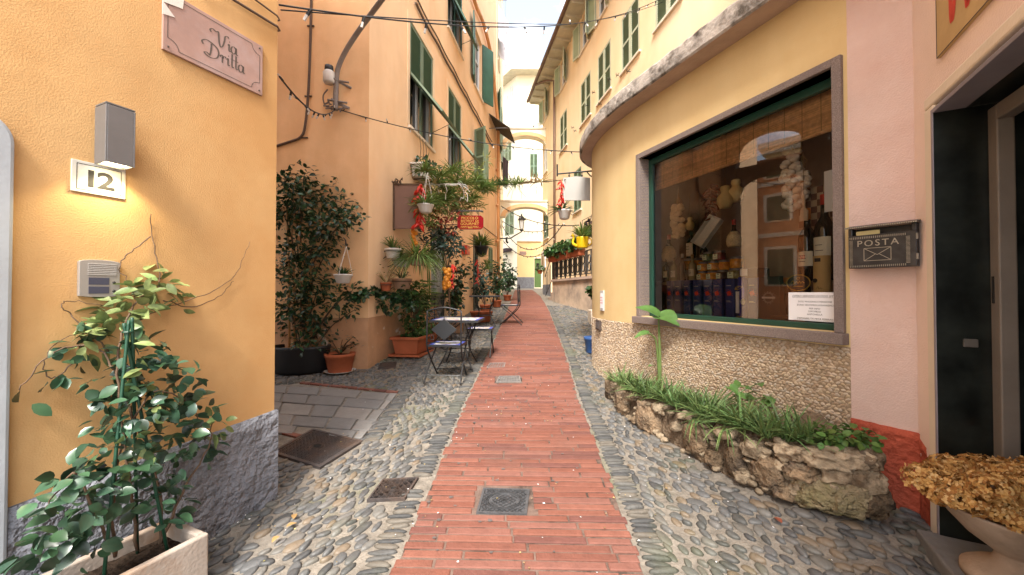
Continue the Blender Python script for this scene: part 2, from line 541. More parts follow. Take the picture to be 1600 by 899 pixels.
m_leaf_mid = mat('mid_green_leaf', (.050, .105, .028), .45, .25, 6, 0, 1, .4, island=.5, huevar=.035, trans=.22)
m_leaf_light = mat('light_green_leaf', (.16, .23, .06), .5, .25, 6, 0, 1, .4, island=.4, huevar=.04, trans=.25)
m_leaf_blue = mat('blue_green_leaf', (.036, .080, .042), .3, .25, 6, 0, 1, .5, island=.6, huevar=.03, trans=.12)
m_leaf_var = mat('variegated_leaf', (.17, .22, .08), .4, .35, 30, 0, 1, .4, island=.35, huevar=.02, trans=.2)
m_leaf_grey = mat('grey_dark_leaf', (.020, .056, .040), .4, .2, 6, 0, 1, .5, island=.6, huevar=.0, trans=.1)
m_straw = mat('dry_straw_leaf', (.36, .27, .12), .8, .2, 6, 0, 1, .2, island=.4, huevar=.03, trans=.2)
m_hyd = ramp_island('dried_petal', [(.54, .31, .10), (.62, .38, .14), (.42, .21, .06), (.68, .45, .20), (.33, .15, .045)], .8, 0, 1, .2, .1, 10, .2)
m_bushred = mat('red_leaf', (.20, .035, .02), .6, .2, 6, 0, 1, .3, island=.5, trans=.2)
m_chili = mat('red_chili', (.55, .022, .012), .3, .2, 8, 0, 1, .6, island=.3)
m_orange = mat('orange_fruit', (.68, .25, .02), .45, .1, 8, .1, 90, .5, island=.2)
m_yel = mat('yellow_enamel', (.75, .50, .01), .35, .05, 5, 0, 1, .5)
m_bluepot = mat('blue_pot_glaze', (.03, .08, .22), .4, .2, 5)
m_brick = ramp_island('red_paving_brick', [(0.189, 0.073, 0.050), (0.207, 0.083, 0.058), (0.167, 0.065, 0.046), (0.198, 0.085, 0.064), (0.176, 0.065, 0.044), (0.141, 0.058, 0.046)], .8, .3, 60, .25, .2, 14, moss=(.115, .062, .048))
m_mortar = mat('pale_mortar', (0.180, 0.158, 0.132), .95, .28, 14, .5, 60, .2, stain=(0.088, 0.106, 0.048), stain_s=1.1, stain_lo=.56, stain_hi=.78)
m_jointmortar = mat('path_mortar', (0.136, 0.092, 0.074), .95, .25, 9, .4, 60, .2, stain=(0.056, 0.040, 0.032), stain_s=5, stain_lo=.5, stain_hi=.6)
m_cobble = ramp_island('river_cobble', [(0.090, 0.088, 0.085), (0.133, 0.125, 0.116), (0.059, 0.059, 0.059), (0.142, 0.135, 0.123), (0.109, 0.106, 0.103), (0.076, 0.074, 0.073), (0.162, 0.123, 0.085), (0.100, 0.100, 0.099), (0.123, 0.114, 0.100), (0.067, 0.067, 0.063), (0.095, 0.095, 0.095)], .55, .3, 30, .45, .2, 16, moss=(.09, .10, .045))
m_edge = ramp_island('slate_edging', [(0.077, 0.075, 0.072), (0.104, 0.099, 0.090), (0.054, 0.054, 0.054), (0.122, 0.106, 0.086), (0.086, 0.083, 0.077)], .65, .4, 30, .35, .25, 14, moss=(.09, .10, .05))
m_flag = ramp_island('grey_flagstone', [(.20, .19, .18), (.17, .165, .16), (.22, .205, .19), (.185, .175, .165)], .7, .3, 30, .35, .2, 7)
m_pebble = ramp_island('cream_pebble', [(.50, .38, .25), (.58, .45, .31), (.44, .33, .22), (.54, .43, .32), (.48, .40, .31), (.40, .29, .19)], .75, .15, 60, .3, .12, 25)
m_pebmortar = mat('pebble_mortar', (0.323, 0.237, 0.157), .95, .2, 20, .5, 60, .2)
m_rock = mat('brown_rock', (.25, .18, .115), .95, .4, 5, .8, 40, .2, bump2=1.0, bs2=12, dist=.04, stain=(.10, .075, .055), stain_s=5, stain_lo=.48, stain_hi=.62, col2=(.30, .205, .125), objrand=.4)
m_rock_pale = mat('pale_rock', (.36, .28, .19), .95, .25, 6, .7, 40, .2, bump2=.9, bs2=12, dist=.03, stain=(.12, .085, .055), stain_s=5, stain_lo=.5, stain_hi=.66, objrand=.35)
m_rock_moss = mat('mossy_rock', (.30, .235, .145), .95, .3, 6, .8, 40, .2, bump2=.9, bs2=10, dist=.04, stain=(.20, .18, .085), stain_s=3, stain_lo=.5, stain_hi=.7)
m_marble = mat('black_green_marble', (.008, .010, .009), .3, .5, 6, .02, 40, .3, col2=(.018, .022, .019))
m_doormetal = mat('brown_metal_frame', (.16, .14, .12), .5, .1, 6, .05, 60, .5)
# ------------------------------------------------------------------ the walls of the alley
C0 = (-1.588, 2.576)
W0 = Frame(C0[0], C0[1], .433, 1)           # ochre house, left foreground
FA = Frame(-2.08, 5.55, .15, 1)             # peach house, street side
YA = 15.2                                   # where the next house begins
def ax(y): return -2.08 + .15 * (min(y, YA) - 5.55) + .006 * max(0, y - YA)
FE = Frame(-2.08, 5.55, 1, 0)               # peach house, end wall towards us
C12 = (2.183, 2.481)
W1 = Frame(C12[0], C12[1], .403, -1)        # shop front (s is negative going away)
W2 = Frame(C12[0], C12[1], .627, -1)        # pink wall
C3 = (2.344, 2.225)
W3 = Frame(C3[0], C3[1], -.567, -1)         # pink door wall
FB = Frame(1.52, 19.0, .158, -1)            # apricot house
FC = Frame(.37, 28.0, 1, 0)                 # cream house closing the view
FCL = Frame(.37, 28.0, .96, -1.45)
GT = {}

# ------------------------------------------------------------------ ground
def strip_sheet(name, xs, ys, dz, m):
    b = MB()
    for y in ys:
        for x in xs: b.v.append((x, y, gz(x, y) + dz))
    nx = len(xs)
    for j in range(len(ys) - 1):
        for i in range(nx - 1):
            a = j * nx + i
            b.f.append((a, a+1, a+nx+1, a+nx)); b.mi.append(0)
    return b.build(name, m, smooth=True)
ys = [-8 + .5 * i for i in range(24)] + [4 + i * .5 for i in range(60)] + [34, 60, 120]
xs = [-40, -14, -9, -6, -4, -3, -2.5, -2, -1.5, -1, -.5, 0, .4, .75, .9, 1.05, 1.2, 1.4, 1.6, 1.8, 2, 2.2, 2.6, 3.5, 6, 12, 40]
kind(strip_sheet('ground', xs, ys, -.012, m_mortar), 'structure')

LE = [ghit(*p) for p in [(610, 899), (671, 760), (732, 620), (759, 560), (787, 500), (799, 470), (805, 453.5)]]
RE = [ghit(*p) for p in [(1010, 899), (950, 740), (903, 620), (886, 560), (868, 512), (856, 482), (844, 463), (832, 453.5)]]
def edge_x(E, y):
    if y <= E[0].y:
        a, b = E[0], E[1]
    else:
        a, b = E[-2], E[-1]
        for i in range(len(E) - 1):
            if E[i].y <= y <= E[i+1].y: a, b = E[i], E[i+1]; break
    return a.x + (b.x - a.x) * (y - a.y) / (b.y - a.y)
YEND = LE[-1].y
def pip(x, y, poly):
    c = False; n = len(poly)
    for i in range(n):
        x1, y1 = poly[i][0], poly[i][1]; x2, y2 = poly[(i+1) % n][0], poly[(i+1) % n][1]
        if (y1 > y) != (y2 > y) and x < (x2 - x1) * (y - y1) / (y2 - y1) + x1: c = not c
    return c
# covers: pixel corners far-left, far-right, near-right, near-left
COVERS = {
 'diamond': [(489, 671), (567, 690), (500, 732), (423, 708)],
 'lattice': [(598, 750), (654, 747), (633, 780), (573, 783)],
 'round': [(755, 764), (828, 766), (823, 805), (744, 803)],
 'grid': [(780, 588.5), (812, 588), (814, 597.5), (775, 598)],
 'small': [(766, 568), (790, 567.5), (788, 574.5), (760, 575)],
 'well': [(594, 568), (620, 566), (618, 575), (590, 577)],
}
CW = {k: [ghit(*p) for p in v] for k, v in COVERS.items()}
FLAG = [ghit(*p) for p in [(425, 601), (470, 598), (622, 614), (566, 684), (489, 668), (425, 706)]]

# brick path
b = MB()
def brick(b, x0, x1, y0, y1, skew, dz):
    def P(x, y, z): return (x, y + skew * x, gz(x, y) + z)
    e = .006
    vs = [P(x0, y0, -.03), P(x1, y0, -.03), P(x1, y1, -.03), P(x0, y1, -.03),
          P(x0, y0, dz-.005), P(x1, y0, dz-.005), P(x1, y1, dz-.005), P(x0, y1, dz-.005),
          P(x0+e, y0+e*.7, dz), P(x1-e, y0+e*.7, dz), P(x1-e, y1-e*.7, dz), P(x0+e, y1-e*.7, dz)]
    b.add(vs, [(0,1,5,4),(1,2,6,5),(2,3,7,6),(3,0,4,7),(4,5,9,8),(5,6,10,9),(6,7,11,10),(7,4,8,11),(8,9,10,11)])
y = 1.2; row = 0
NOB = [CW['round'], CW['grid']]
while y < YEND:
    pitch = (.060 + rnd.uniform(-.004, .004)) if y < 9 else .085
    xl, xr = edge_x(LE, y), edge_x(RE, y)
    sk = -.035 * max(0, 1 - (y - 1.5) / 4) + rnd.uniform(-.004, .004)
    L = .42 if y < 9 else .5
    x = xl - rnd.uniform(0, L)
    first = True
    while x < xr - .03:
        ln = L * rnd.uniform(.85, 1.12)
        a, c = max(x, xl + rnd.uniform(-.016, .016)), min(x + ln, xr + rnd.uniform(-.016, .016))
        x += ln
        if c - a < .05: continue
        g = .004 + (.004 * rnd.random())
        gy = .0045 + .004 * rnd.random()
        my = y + pitch / 2
        # leave out the two covers set into the path
        segs = [(a, c)]
        for q in NOB:
            qx0, qx1 = min(p.x for p in q) - .012, max(p.x for p in q) + .012
            qy0, qy1 = min(p.y for p in q) - .012, max(p.y for p in q) + .012
            if qy0 < my < qy1:
                ns = []
                for s0, s1 in segs:
                    if s1 <= qx0 or s0 >= qx1: ns.append((s0, s1))
                    else:
                        if qx0 - s0 > .03: ns.append((s0, qx0))
                        if s1 - qx1 > .03: ns.append((qx1, s1))
                segs = ns
        for s0, s1 in segs:
            brick(b, s0 + g, s1 - g, y + gy, y + pitch - gy, sk, .004 + rnd.uniform(-.002, .0025))
    y += pitch; row += 1
kind(b.build('brick_path', m_brick), 'structure')
b = MB()
yy = 1.0
pv = None
while yy < YEND + .2:
    xl, xr = edge_x(LE, yy) + .012, edge_x(RE, yy) - .012
    row = [(xl + (xr - xl) * k / 5, yy) for k in range(6)]
    i0 = len(b.v)
    b.v += [(x, y, gz(x, y) - .003) for x, y in row]
    if pv is not None:
        for k in range(5):
            b.f.append((pv + k, pv + k + 1, i0 + k + 1, i0 + k)); b.mi.append(0)
    pv = i0; yy += .2
kind(b.build('path_bedding', m_jointmortar), 'structure')

# cobbles: each one a low dome set in mortar
DOME = []
for sr, sz in ((1.0, -.35), (.985, .25), (.86, .68), (.52, .93)):
    for k in range(9):
        th = 2 * math.pi * k / 9
        DOME.append((sr * math.cos(th), sr * math.sin(th), sz))
DOME.append((0, 0, 1))
DF = []
for i in range(3):
    for k in range(9):
        DF.append((i*9+k, i*9+(k+1) % 9, (i+1)*9+(k+1) % 9, (i+1)*9+k))
for k in range(9): DF.append((27+k, 27+(k+1) % 9, 36))
def stone(b, x, y, a, c, h, ang, place, rr=rnd):
    ca, sa = math.cos(ang), math.sin(ang)
    n = len(b.v)
    w1, w2, ph = rr.uniform(-.16, .16), rr.uniform(-.13, .13), rr.uniform(0, 6.28)
    tx, ty = rr.uniform(-.25, .25) * h, rr.uniform(-.25, .25) * h
    for (ux, uy, uz) in DOME:
        th = math.atan2(uy, ux)
        k = 1 + w1 * math.cos(2*th + ph) * .6 + w2 * math.cos(3 * th + 2 * ph)
        sx, sy = ux * a * k, uy * c * k
        b.v.append(place(x + sx * ca - sy * sa, y + sx * sa + sy * ca, uz * h + tx * ux + ty * uy))
    for f in DF:
        b.f.append([i + n for i in f]); b.mi.append(0)
def gplace(x, y, h): return (x, y, gz(x, y) - .010 + h)
ROCKBED = [ghit(*p) for p in [(940, 600), (948, 628), (1000, 668), (1060, 702), (1120, 745), (1180, 775), (1250, 798), (1350, 812), (1400, 805)]] + [Vector((2.6, 2.5, 0)), Vector((1.6, 5.5, 0))]
def w0x(y): return C0[0] + .433 * (y - C0[1])
def bad(x, y, r):
    for k, q in CW.items():
        if pip(x, y, q): return True
        for i in range(4):
            p1, p2 = q[i], q[(i+1) % 4]
            for t in (0, .25, .5, .75):
                if math.hypot(p1.x + (p2.x-p1.x)*t - x, p1.y + (p2.y-p1.y)*t - y) < r: return True
    if pip(x, y, FLAG): return True
    return False
b = MB(); e_ = MB()
def lattice(x0, x1, y0, y1, la, lb, ang, side):
    ca, sa = math.cos(ang), math.sin(ang)
    n = int(12 / min(la, lb))
    cx, cy = (x0 + x1) / 2, (y0 + y1) / 2
    R_ = math.hypot(x1 - x0, y1 - y0) / 2
    ni, nj = int(R_ / la) + 2, int(R_ / lb) + 2
    for j in range(-nj, nj + 1):
        for i in range(-ni, ni + 1):
            u = (i + .5 * (j % 2) + rnd.uniform(-.2, .2)) * la
            v = (j + rnd.uniform(-.2, .2)) * lb
            x = cx + u * ca - v * sa; y = cy + u * sa + v * ca
            if not (x0 <= x <= x1 and y0 <= y <= y1): continue
            xl, xr = edge_x(LE, y), edge_x(RE, y)
            if side < 0 and x > xl - .185: continue
            if side > 0 and x < xr + .165: continue
            if side < 0:
                if y < 2.55 and x < w0x(y) - .03: continue
                if x < -2.05 and y > 5.5: continue
                if y > 5.5 and x < ax(y) - .05: continue
            else:
                if pip(x, y, ROCKBED): continue
                if y < 5 and x > 3.183 - .403 * y + .12: continue
                if x > 1.52 + .158 * (19 - y) + .1: continue
            q = rnd.random()
            sc_ = rnd.uniform(.62, 1.05) if q < .86 else rnd.uniform(1.1, 1.4)
            if rnd.random() < .05: continue
            a = la * .50 * sc_ * rnd.uniform(.8, 1.1); c = lb * .52 * sc_ * rnd.uniform(.85, 1.15)
            if bad(x, y, max(a, c) * .8): continue
            stone(b, x, y, a, c, rnd.uniform(.009, .020), ang + rnd.gauss(0, .28), gplace)
lattice(-1.95, .2, 1.0, 3.6, .108, .049, R(56), -1)
lattice(-3.6, .2, 3.6, 6.6, .084, .050, R(66), -1)
lattice(-2.2, .6, 6.6, 12, .10, .075, R(75), -1)
lattice(.2, 2.5, 1.0, 4.2, .104, .050, R(120), 1)
lattice(.2, 1.6, 4.2, 7, .090, .06, R(110), 1)
lattice(.3, 2.6, 7, 13, .11, .08, R(100), 1)
kind(b.build('cobblestones', m_cobble, smooth=True), 'structure')
# slate edging set crosswise beside the brick
y = 1.2
while y < 13:
    st = .040 if y < 5 else .055
    for E, sd in ((LE, -1), (RE, 1)):
        x = edge_x(E, y)
        hl = rnd.uniform(.068, .085)
        ox = x + sd * (.012 + hl + rnd.uniform(-.004, .012))
        if bad(ox, y, .03) : continue
        stone(e_, ox, y + rnd.uniform(-.004, .004), hl, st * .46 * rnd.uniform(.8, 1.1), rnd.uniform(.012, .022), rnd.gauss(.06 * -sd, .09), gplace)
    y += st * rnd.uniform(.92, 1.12)
p0, p1 = ghit(626, 614), ghit(566, 690)
n = 34
for k in range(n):
    t = (k + .5) / n
    x = p0.x + (p1.x - p0.x) * t; y = p0.y + (p1.y - p0.y) * t
    stone(e_, x + .06, y, rnd.uniform(.075, .095), .019, rnd.uniform(.012, .02), R(22) + rnd.gauss(0, .08), gplace)
p2, p3 = ghit(626, 614), ghit(655, 560)
n = 40
for k in range(n):
    t = (k + .5) / n
    x = p2.x + (p3.x - p2.x) * t; y = p2.y + (p3.y - p2.y) * t
    stone(e_, x + .03, y, rnd.uniform(.07, .09), .021, rnd.uniform(.012, .02), R(16) + rnd.gauss(0, .08), gplace)
kind(e_.build('slate_edging', m_edge, smooth=True), 'structure')

# flagstones in the side passage
b = MB()
def bil(q, u, v):
    return q[0] * (1-u) * (1-v) + q[1] * u * (1-v) + q[2] * u * v + q[3] * (1-u) * v
fq = [ghit(433, 603), ghit(622, 615), ghit(566, 686), ghit(433, 678)]
fq[0] = fq[0] + (fq[0] - fq[1]) * .6; fq[3] = fq[3] + (fq[3] - fq[2]) * .9
rows = [0, .2, .42, .66, .86, 1]
for j in range(len(rows) - 1):
    u = -.02 - rnd.uniform(0, .1)
    while u < 1:
        w_ = rnd.uniform(.12, .22)
        u0, u1 = max(0, u), min(1, u + w_)
        u += w_
        if u1 - u0 < .03: continue
        g = .006
        cs = [bil(fq, u0+g, rows[j]+g*1.6), bil(fq, u1-g, rows[j]+g*1.6), bil(fq, u1-g, rows[j+1]-g*1.6), bil(fq, u0+g, rows[j+1]-g*1.6)]
        if pip(sum(c.x for c in cs)/4, sum(c.y for c in cs)/4, CW['diamond']): continue
        c = sum(cs, Vector()) / 4
        dz = rnd.uniform(-.004, .005)
        top = [(p.x + rnd.uniform(-.008, .008), p.y + rnd.uniform(-.008, .008), gz(p.x, p.y) + dz + rnd.uniform(-.003, .003)) for p in cs]
        ins = [((p[0]*.95 + c.x*.05), (p[1]*.95 + c.y*.05), p[2] + .005) for p in top]
        bot = [(p[0], p[1], p[2] - .05) for p in top]
        b.add(bot + top + ins, [(3,2,1,0),(0,1,5,4),(1,2,6,5),(2,3,7,6),(3,0,4,7),(4,5,9,8),(5,6,10,9),(6,7,11,10),(7,4,8,11),(11,10,9,8)[::-1]])
kind(b.build('flagstones', m_flag), 'structure')
b = MB()
for (pa, pb) in (((470, 598), (622, 613)), ((432, 673), (468, 682))):
    a, c = ghit(*pa), ghit(*pb)
    n = 9 if pa[0] == 470 else 4
    for k in range(n):
        q0 = a + (c - a) * (k / n + .004); q1 = a + (c - a) * ((k + 1) / n - .004)
        d = (q1 - q0).normalized(); s_ = Vector((-d.y, d.x, 0)) * .024
        vs = [q0 - s_, q1 - s_, q1 + s_, q0 + s_]
        b.add([(p.x, p.y, gz(p.x, p.y) - .04) for p in vs] + [(p.x, p.y, gz(p.x, p.y) + .006) for p in vs],
              [(4,5,6,7),(0,1,5,4),(1,2,6,5),(2,3,7,6),(3,0,4,7)])
kind(b.build('brick_border', m_brick), 'structure')

m_ironpale = mat('worn_pale_iron', (.17, .155, .145), .7, .2, 12, .2, 90)
# ------------------------------------------------------------------ iron covers
def cover(name, label, q, m, style, grp=None):
    c = sum(q, Vector()) / 4
    root = thing(name, label, 'manhole cover' if style in ('round', 'diamond', 'well') else 'drain cover', Matrix.Translation(c), grp)
    def P(u, v, z):
        p = bil(q, u, v); return (p.x, p.y, gz(p.x, p.y) + z)
    def plate(mb, u0, u1, v0, v1, z0, z1):
        mb.add([P(u0,v0,z0),P(u1,v0,z0),P(u1,v1,z0),P(u0,v1,z0),P(u0,v0,z1),P(u1,v0,z1),P(u1,v1,z1),P(u0,v1,z1)],
               [(4,5,6,7),(0,1,5,4),(1,2,6,5),(2,3,7,6),(3,0,4,7)])
    def bar(mb, a, c2, wd, z0, z1):
        du, dv = c2[0]-a[0], c2[1]-a[1]; l = math.hypot(du, dv); nu, nv = -dv/l*wd/2, du/l*wd/2
        pts = [(a[0]+nu, a[1]+nv), (c2[0]+nu, c2[1]+nv), (c2[0]-nu, c2[1]-nv), (a[0]-nu, a[1]-nv)]
        pts = [(min(.97, max(.03, x)), min(.97, max(.03, y))) for x, y in pts]
        mb.add([P(*p, z0) for p in pts] + [P(*p, z1) for p in pts], [(4,5,6,7),(7,6,5,4)[::-1],(0,1,5,4),(1,2,6,5),(2,3,7,6),(3,0,4,7)])
    fr = MB()
    f = .05
    for a in ((0,1,0,f),(0,1,1-f,1),(0,f,f,1-f),(1-f,1,f,1-f)): plate(fr, *a, -.03, .009)
    fr.build('frame', m, root, world=True)
    pl = MB()
    plate(pl, f+.006, 1-f-.006, f+.006, 1-f-.006, -.03, .0035 if style != 'lattice' else -.012)
    if style == 'diamond':
        for i in range(22):
            for j in range(22):
                u, v = .075 + .85 * (i + .5) / 22, .075 + .85 * (j + .5) / 22
                if math.hypot(u - .5, v - .5) < .12: continue
                s_ = .016
                if (i + j) % 2: bar(pl, (u - s_, v - s_*.1), (u + s_, v + s_*.1), .012, .002, .008)
                else: bar(pl, (u, v - s_), (u, v + s_), .012, .002, .008)
    if style == 'round':
        for i in range(9):
            t = .1 + .8 * i / 8
            for (v0, v1) in ((.07, .2), (.8, .93)):
                if i < 8:
                    bar(pl, (t, v0), (t + .1, v1), .02, .002, .009); bar(pl, (t + .1, v0), (t, v1), .02, .002, .009)
        for i in range(4):
            t = .22 + .14 * i
            for (u0, u1) in ((.07, .17), (.83, .93)):
                bar(pl, (u0, t), (u1, t + .14), .02, .002, .009); bar(pl, (u1, t), (u0, t + .14), .02, .002, .009)
        for k in range(-3, 4):
            o = k * .085
            h = math.sqrt(max(0, .3**2 - o*o)) * .7
            bar(pl, (.5 + o*.7 - h*.7, .5 - o*.7 - h*.7), (.5 + o*.7 + h*.7, .5 - o*.7 + h*.7), .02, .002, .008)
            bar(pl, (.5 + o*.7 - h*.7, .5 + o*.7 + h*.7), (.5 + o*.7 + h*.7, .5 + o*.7 - h*.7), .02, .002, .008)
        for rr_ in (.33, .375):
            for k in range(28):
                a0, a1 = 2*math.pi*k/28, 2*math.pi*(k+1)/28
                bar(pl, (.5+rr_*math.cos(a0), .5+rr_*.92*math.sin(a0)), (.5+rr_*math.cos(a1), .5+rr_*.92*math.sin(a1)), .02, .002, .011)
    if style == 'grid':
        for i in range(8):
            t = .1 + .8 * i / 7
            bar(pl, (t, .06), (t, .94), .03, .002, .008)
            bar(pl, (.06, t), (.94, t), .03, .002, .007)
    if style in ('small', 'well'):
        for i in range(6):
            t = .12 + .76 * i / 5
            bar(pl, (t, .08), (t, .92), .05, .002, .007)
    if style == 'lattice':
        for i in range(-4, 5):
            o = i * .2
            for sgn in (1, -1):
                pts = []
                for t in (0, 1):
                    pass
                a = max(0, -o) ; c_ = min(1, 1 - o)
                if c_ - a < .08: continue
                if sgn > 0: bar(pl, (a, a + o), (c_, c_ + o), .05, -.02, .006)
                else: bar(pl, (a, 1 - a - o), (c_, 1 - c_ - o), .05, -.02, .005)
    pl.build('plate', m, root, world=True)
    if style in ('diamond', 'lattice', 'round'):
        ky = MB()
        for k in range(14):
            a0, a1 = 2*math.pi*k/14, 2*math.pi*(k+1)/14
            r0 = .09 if style != 'round' else .05
            bar(ky, (.5+r0*math.cos(a0), .5+r0*math.sin(a0)), (.5+r0*math.cos(a1), .5+r0*math.sin(a1)), .03, .0, .011)
        ky.build('key_ring', m, root, world=True)
        kh = MB()
        r1 = .06 if style != 'round' else .035
        kh.add([P(.5 + r1*math.cos(2*math.pi*k/12), .5 + r1*math.sin(2*math.pi*k/12), .0095) for k in range(12)], [list(range(12))])
        kh.build('key_hole', m_dark, root, world=True)
cover('manhole_cover', 'large square diamond-plate iron cover beside the flagstones at the ochre corner', CW['diamond'], m_iron_rust, 'diamond')
cover('drain_cover', 'small rusty lattice drain cover set among cobbles left of the brick path', CW['lattice'], m_iron_rust, 'lattice')
cover('manhole_cover', 'grey square iron cover with round centre set in the near brick path', CW['round'], m_iron, 'round')
cover('drain_cover', 'small grid patterned iron cover in the brick path, farther than the round-centred one', CW['grid'], m_ironpale, 'grid')
cover('drain_cover', 'small flat grey cover at the left edge of the brick path beside the front chair', CW['small'], m_ironpale, 'small')
cover('manhole_cover', 'small worn brown cover in the cobbles below the rectangular terracotta planter', CW['well'], m_iron_rust, 'well')

# ------------------------------------------------------------------ building helpers
def wall_holes(s0, s1, z0, z1, holes, depth=.16):
    mb = MB()
    S = sorted(set([s0, s1] + [h[0] for h in holes] + [h[1] for h in holes]))
    Z = sorted(set([z0, z1] + [h[2] for h in holes] + [h[3] for h in holes]))
    for i in range(len(S) - 1):
        for j in range(len(Z) - 1):
            cs, cz = (S[i] + S[i+1]) / 2, (Z[j] + Z[j+1]) / 2
            if any(h[0] < cs < h[1] and h[2] < cz < h[3] for h in holes): continue
            mb.add([(S[i], 0, Z[j]), (S[i+1], 0, Z[j]), (S[i+1], 0, Z[j+1]), (S[i], 0, Z[j+1])], [(0, 1, 2, 3)])
    for a, c, d, e in [h[:4] for h in holes]:
        for q in ([(a,0,d),(a,depth,d),(a,depth,e),(a,0,e)], [(c,0,d),(c,0,e),(c,depth,e),(c,depth,d)],
                  [(a,0,d),(c,0,d),(c,depth,d),(a,depth,d)], [(a,0,e),(a,depth,e),(c,depth,e),(c,0,e)]):
            mb.add(q, [(0, 1, 2, 3)])
    return mb
def louvre(mb, w, h, M, rail=True, pitch=.05, solid=False):
    st = min(.075, w * .15)
    mb.box(0, st, -.018, .018, 0, h, 0, M); mb.box(w - st, w, -.018, .018, 0, h, 0, M)
    mb.box(st, w - st, -.018, .018, 0, .07, 0, M); mb.box(st, w - st, -.018, .018, h - .06, h, 0, M)
    zs = [(.07, h - .06)]
    if rail and h > .9:
        mb.box(st, w - st, -.018, .018, h * .45, h * .45 + .06, 0, M)
        zs = [(.07, h * .45), (h * .45 + .06, h - .06)]
    for a, c in zs:
        n = max(1, int((c - a) / pitch))
        for k in range(n):
            z = a + (c - a) * (k + .5) / n
            mb.box(st, w - st, -.020, .020, -.003, .003, 1, M @ T(0, 0, z) @ RX(R(-42)))
    mb.box(st, w - st, .019, .022, .07, h - .06, 1, M)
def window(par, s0, s1, z0, z1, mode, msh, depth=.14, sill=True, pm=None, flap_ang=52, open_ang=(168, 168), surround=None, label=None):
    w_, h_ = s1 - s0, z1 - z0
    fr = MB()
    f = .045
    fr.box(s0, s0+f, depth-.05, depth, z0, z1); fr.box(s1-f, s1, depth-.05, depth, z0, z1)
    fr.box(s0+f, s1-f, depth-.05, depth, z0, z0+f); fr.box(s0+f, s1-f, depth-.05, depth, z1-f, z1)
    fr.box((s0+s1)/2-.03, (s0+s1)/2+.03, depth-.045, depth-.005, z0+f, z1-f)
    fr.box(s0+f, s1-f, depth-.035, depth-.008, z0+h_*.6, z0+h_*.6+.03)
    wn = fr.build('window', pm or m_white, par)
    if label: wn['label'] = label
    p = MB(); p.box(s0, s1, depth, depth+.02, z0, z1); p.build('pane', m_darkpane, wn)
    if sill:
        q = MB(); q.box(s0-.06, s1+.06, -.05, depth-.052, z0-.05, z0-.001); q.build('sill', m_trim, wn)
    if surround:
        q = MB()
        g = .10
        q.box(s0-g, s0, -.012, .0, z0, z1+g); q.box(s1, s1+g, -.012, 0, z0, z1+g); q.box(s0, s1, -.012, 0, z1, z1+g)
        q.build('surround', surround, wn)
    hw = w_ / 2
    if mode == 'closed':
        for k in (0, 1):
            m = MB(); louvre(m, hw-.006, h_-.01, T(s0 + .003 + k*hw, .02, z0 + .005)); m.build('shutter', msh, wn)
    elif mode == 'open':
        m = MB(); louvre(m, hw, h_, T(s0, -.02, z0) @ RZ(R(-open_ang[0]))); m.build('shutter', msh, wn)
        m = MB(); louvre(m, hw, h_, T(s1, -.02, z0) @ RZ(R(open_ang[1])) @ Matrix.Diagonal((-1, 1, 1, 1))); m.build('shutter', msh, wn)
    elif mode == 'right':
        m = MB(); louvre(m, hw, h_, T(s1, -.02, z0) @ RZ(R(open_ang[1])) @ Matrix.Diagonal((-1, 1, 1, 1))); m.build('shutter', msh, wn)
    elif mode == 'left':
        m = MB(); louvre(m, hw, h_, T(s0, -.02, z0) @ RZ(R(-open_ang[0]))); m.build('shutter', msh, wn)
        m = MB(); louvre(m, hw-.006, h_-.01, T(s0 + .003 + hw, .02, z0 + .005)); m.build('shutter', msh, wn)
    elif mode == 'flap':
        zm = z0 + h_ * .5
        for k in (0, 1):
            m = MB(); louvre(m, hw-.006, z1-zm-.005, T(s0 + .003 + k*hw, .02, zm), rail=False); m.build('shutter', msh, wn)
            m = MB(); st = .04
            x0 = s0 + .003 + k*hw
            m.box(x0, x0+st, .004, .036, z0, zm-.002); m.box(x0+hw-.006-st, x0+hw-.006, .004, .036, z0, zm-.002)
            m.box(x0+st, x0+hw-.006-st, .004, .036, z0, z0+.05)
            m.build('shutter_frame', msh, wn)
        m = MB(); louvre(m, w_-.02, h_*.5-.03, T(s0+.01, -.025, zm) @ RX(R(-flap_ang)) @ T(0, 0, -(h_*.5-.03)), rail=False)
        m.build('shutter_flap', msh, wn)
        m = MB(); m.tube([(s1-.03, .02, z0+h_*.18), (s1-.03, -.025-math.sin(R(flap_ang))*h_*.3, zm-math.cos(R(flap_ang))*h_*.3)], .006, 6); m.build('stay', m_black, wn)
    elif mode == 'halfflap':
        m = MB(); louvre(m, w_, h_*.45, T(s0, -.025, z1-.02) @ RX(R(-flap_ang)) @ T(0, 0, -h_*.45), rail=False); m.build('shutter_flap', msh, wn)
    return wn

# ------------------------------------------------------------------ ochre house (left foreground)
och = thing('ochre_house', 'ochre plastered house with grey roughcast plinth at the left foreground corner', 'house', W0.M())
DS = W0.hit(14, 500)[0]           # edge of the white door surround
zt = lambda s: .82 + .075 * s      # top of the plinth follows the ground
b = MB()
b.add([(DS-.02, 0, -.3), (0, 0, -.3), (0, 0, 10), (DS-.02, 0, 10)], [(0, 1, 2, 3)])
b.add([(DS-1.3, 0, 2.18), (DS-.02, 0, 2.18), (DS-.02, 0, 10), (DS-1.3, 0, 10)], [(0, 1, 2, 3)])
b.add([(-6, 0, -.6), (DS-1.3, 0, -.6), (DS-1.3, 0, 10), (-6, 0, 10)], [(0, 1, 2, 3)])
b.add([(0, 0, -.3), (-1.6, 4.2, -.3), (-1.6, 4.2, 10), (0, 0, 10)], [(0, 1, 2, 3)])
b.add([(-1.6, 4.2, -.6), (-7, 4.2, -.6), (-7, 4.2, 10), (-1.6, 4.2, 10)], [(0, 1, 2, 3)])
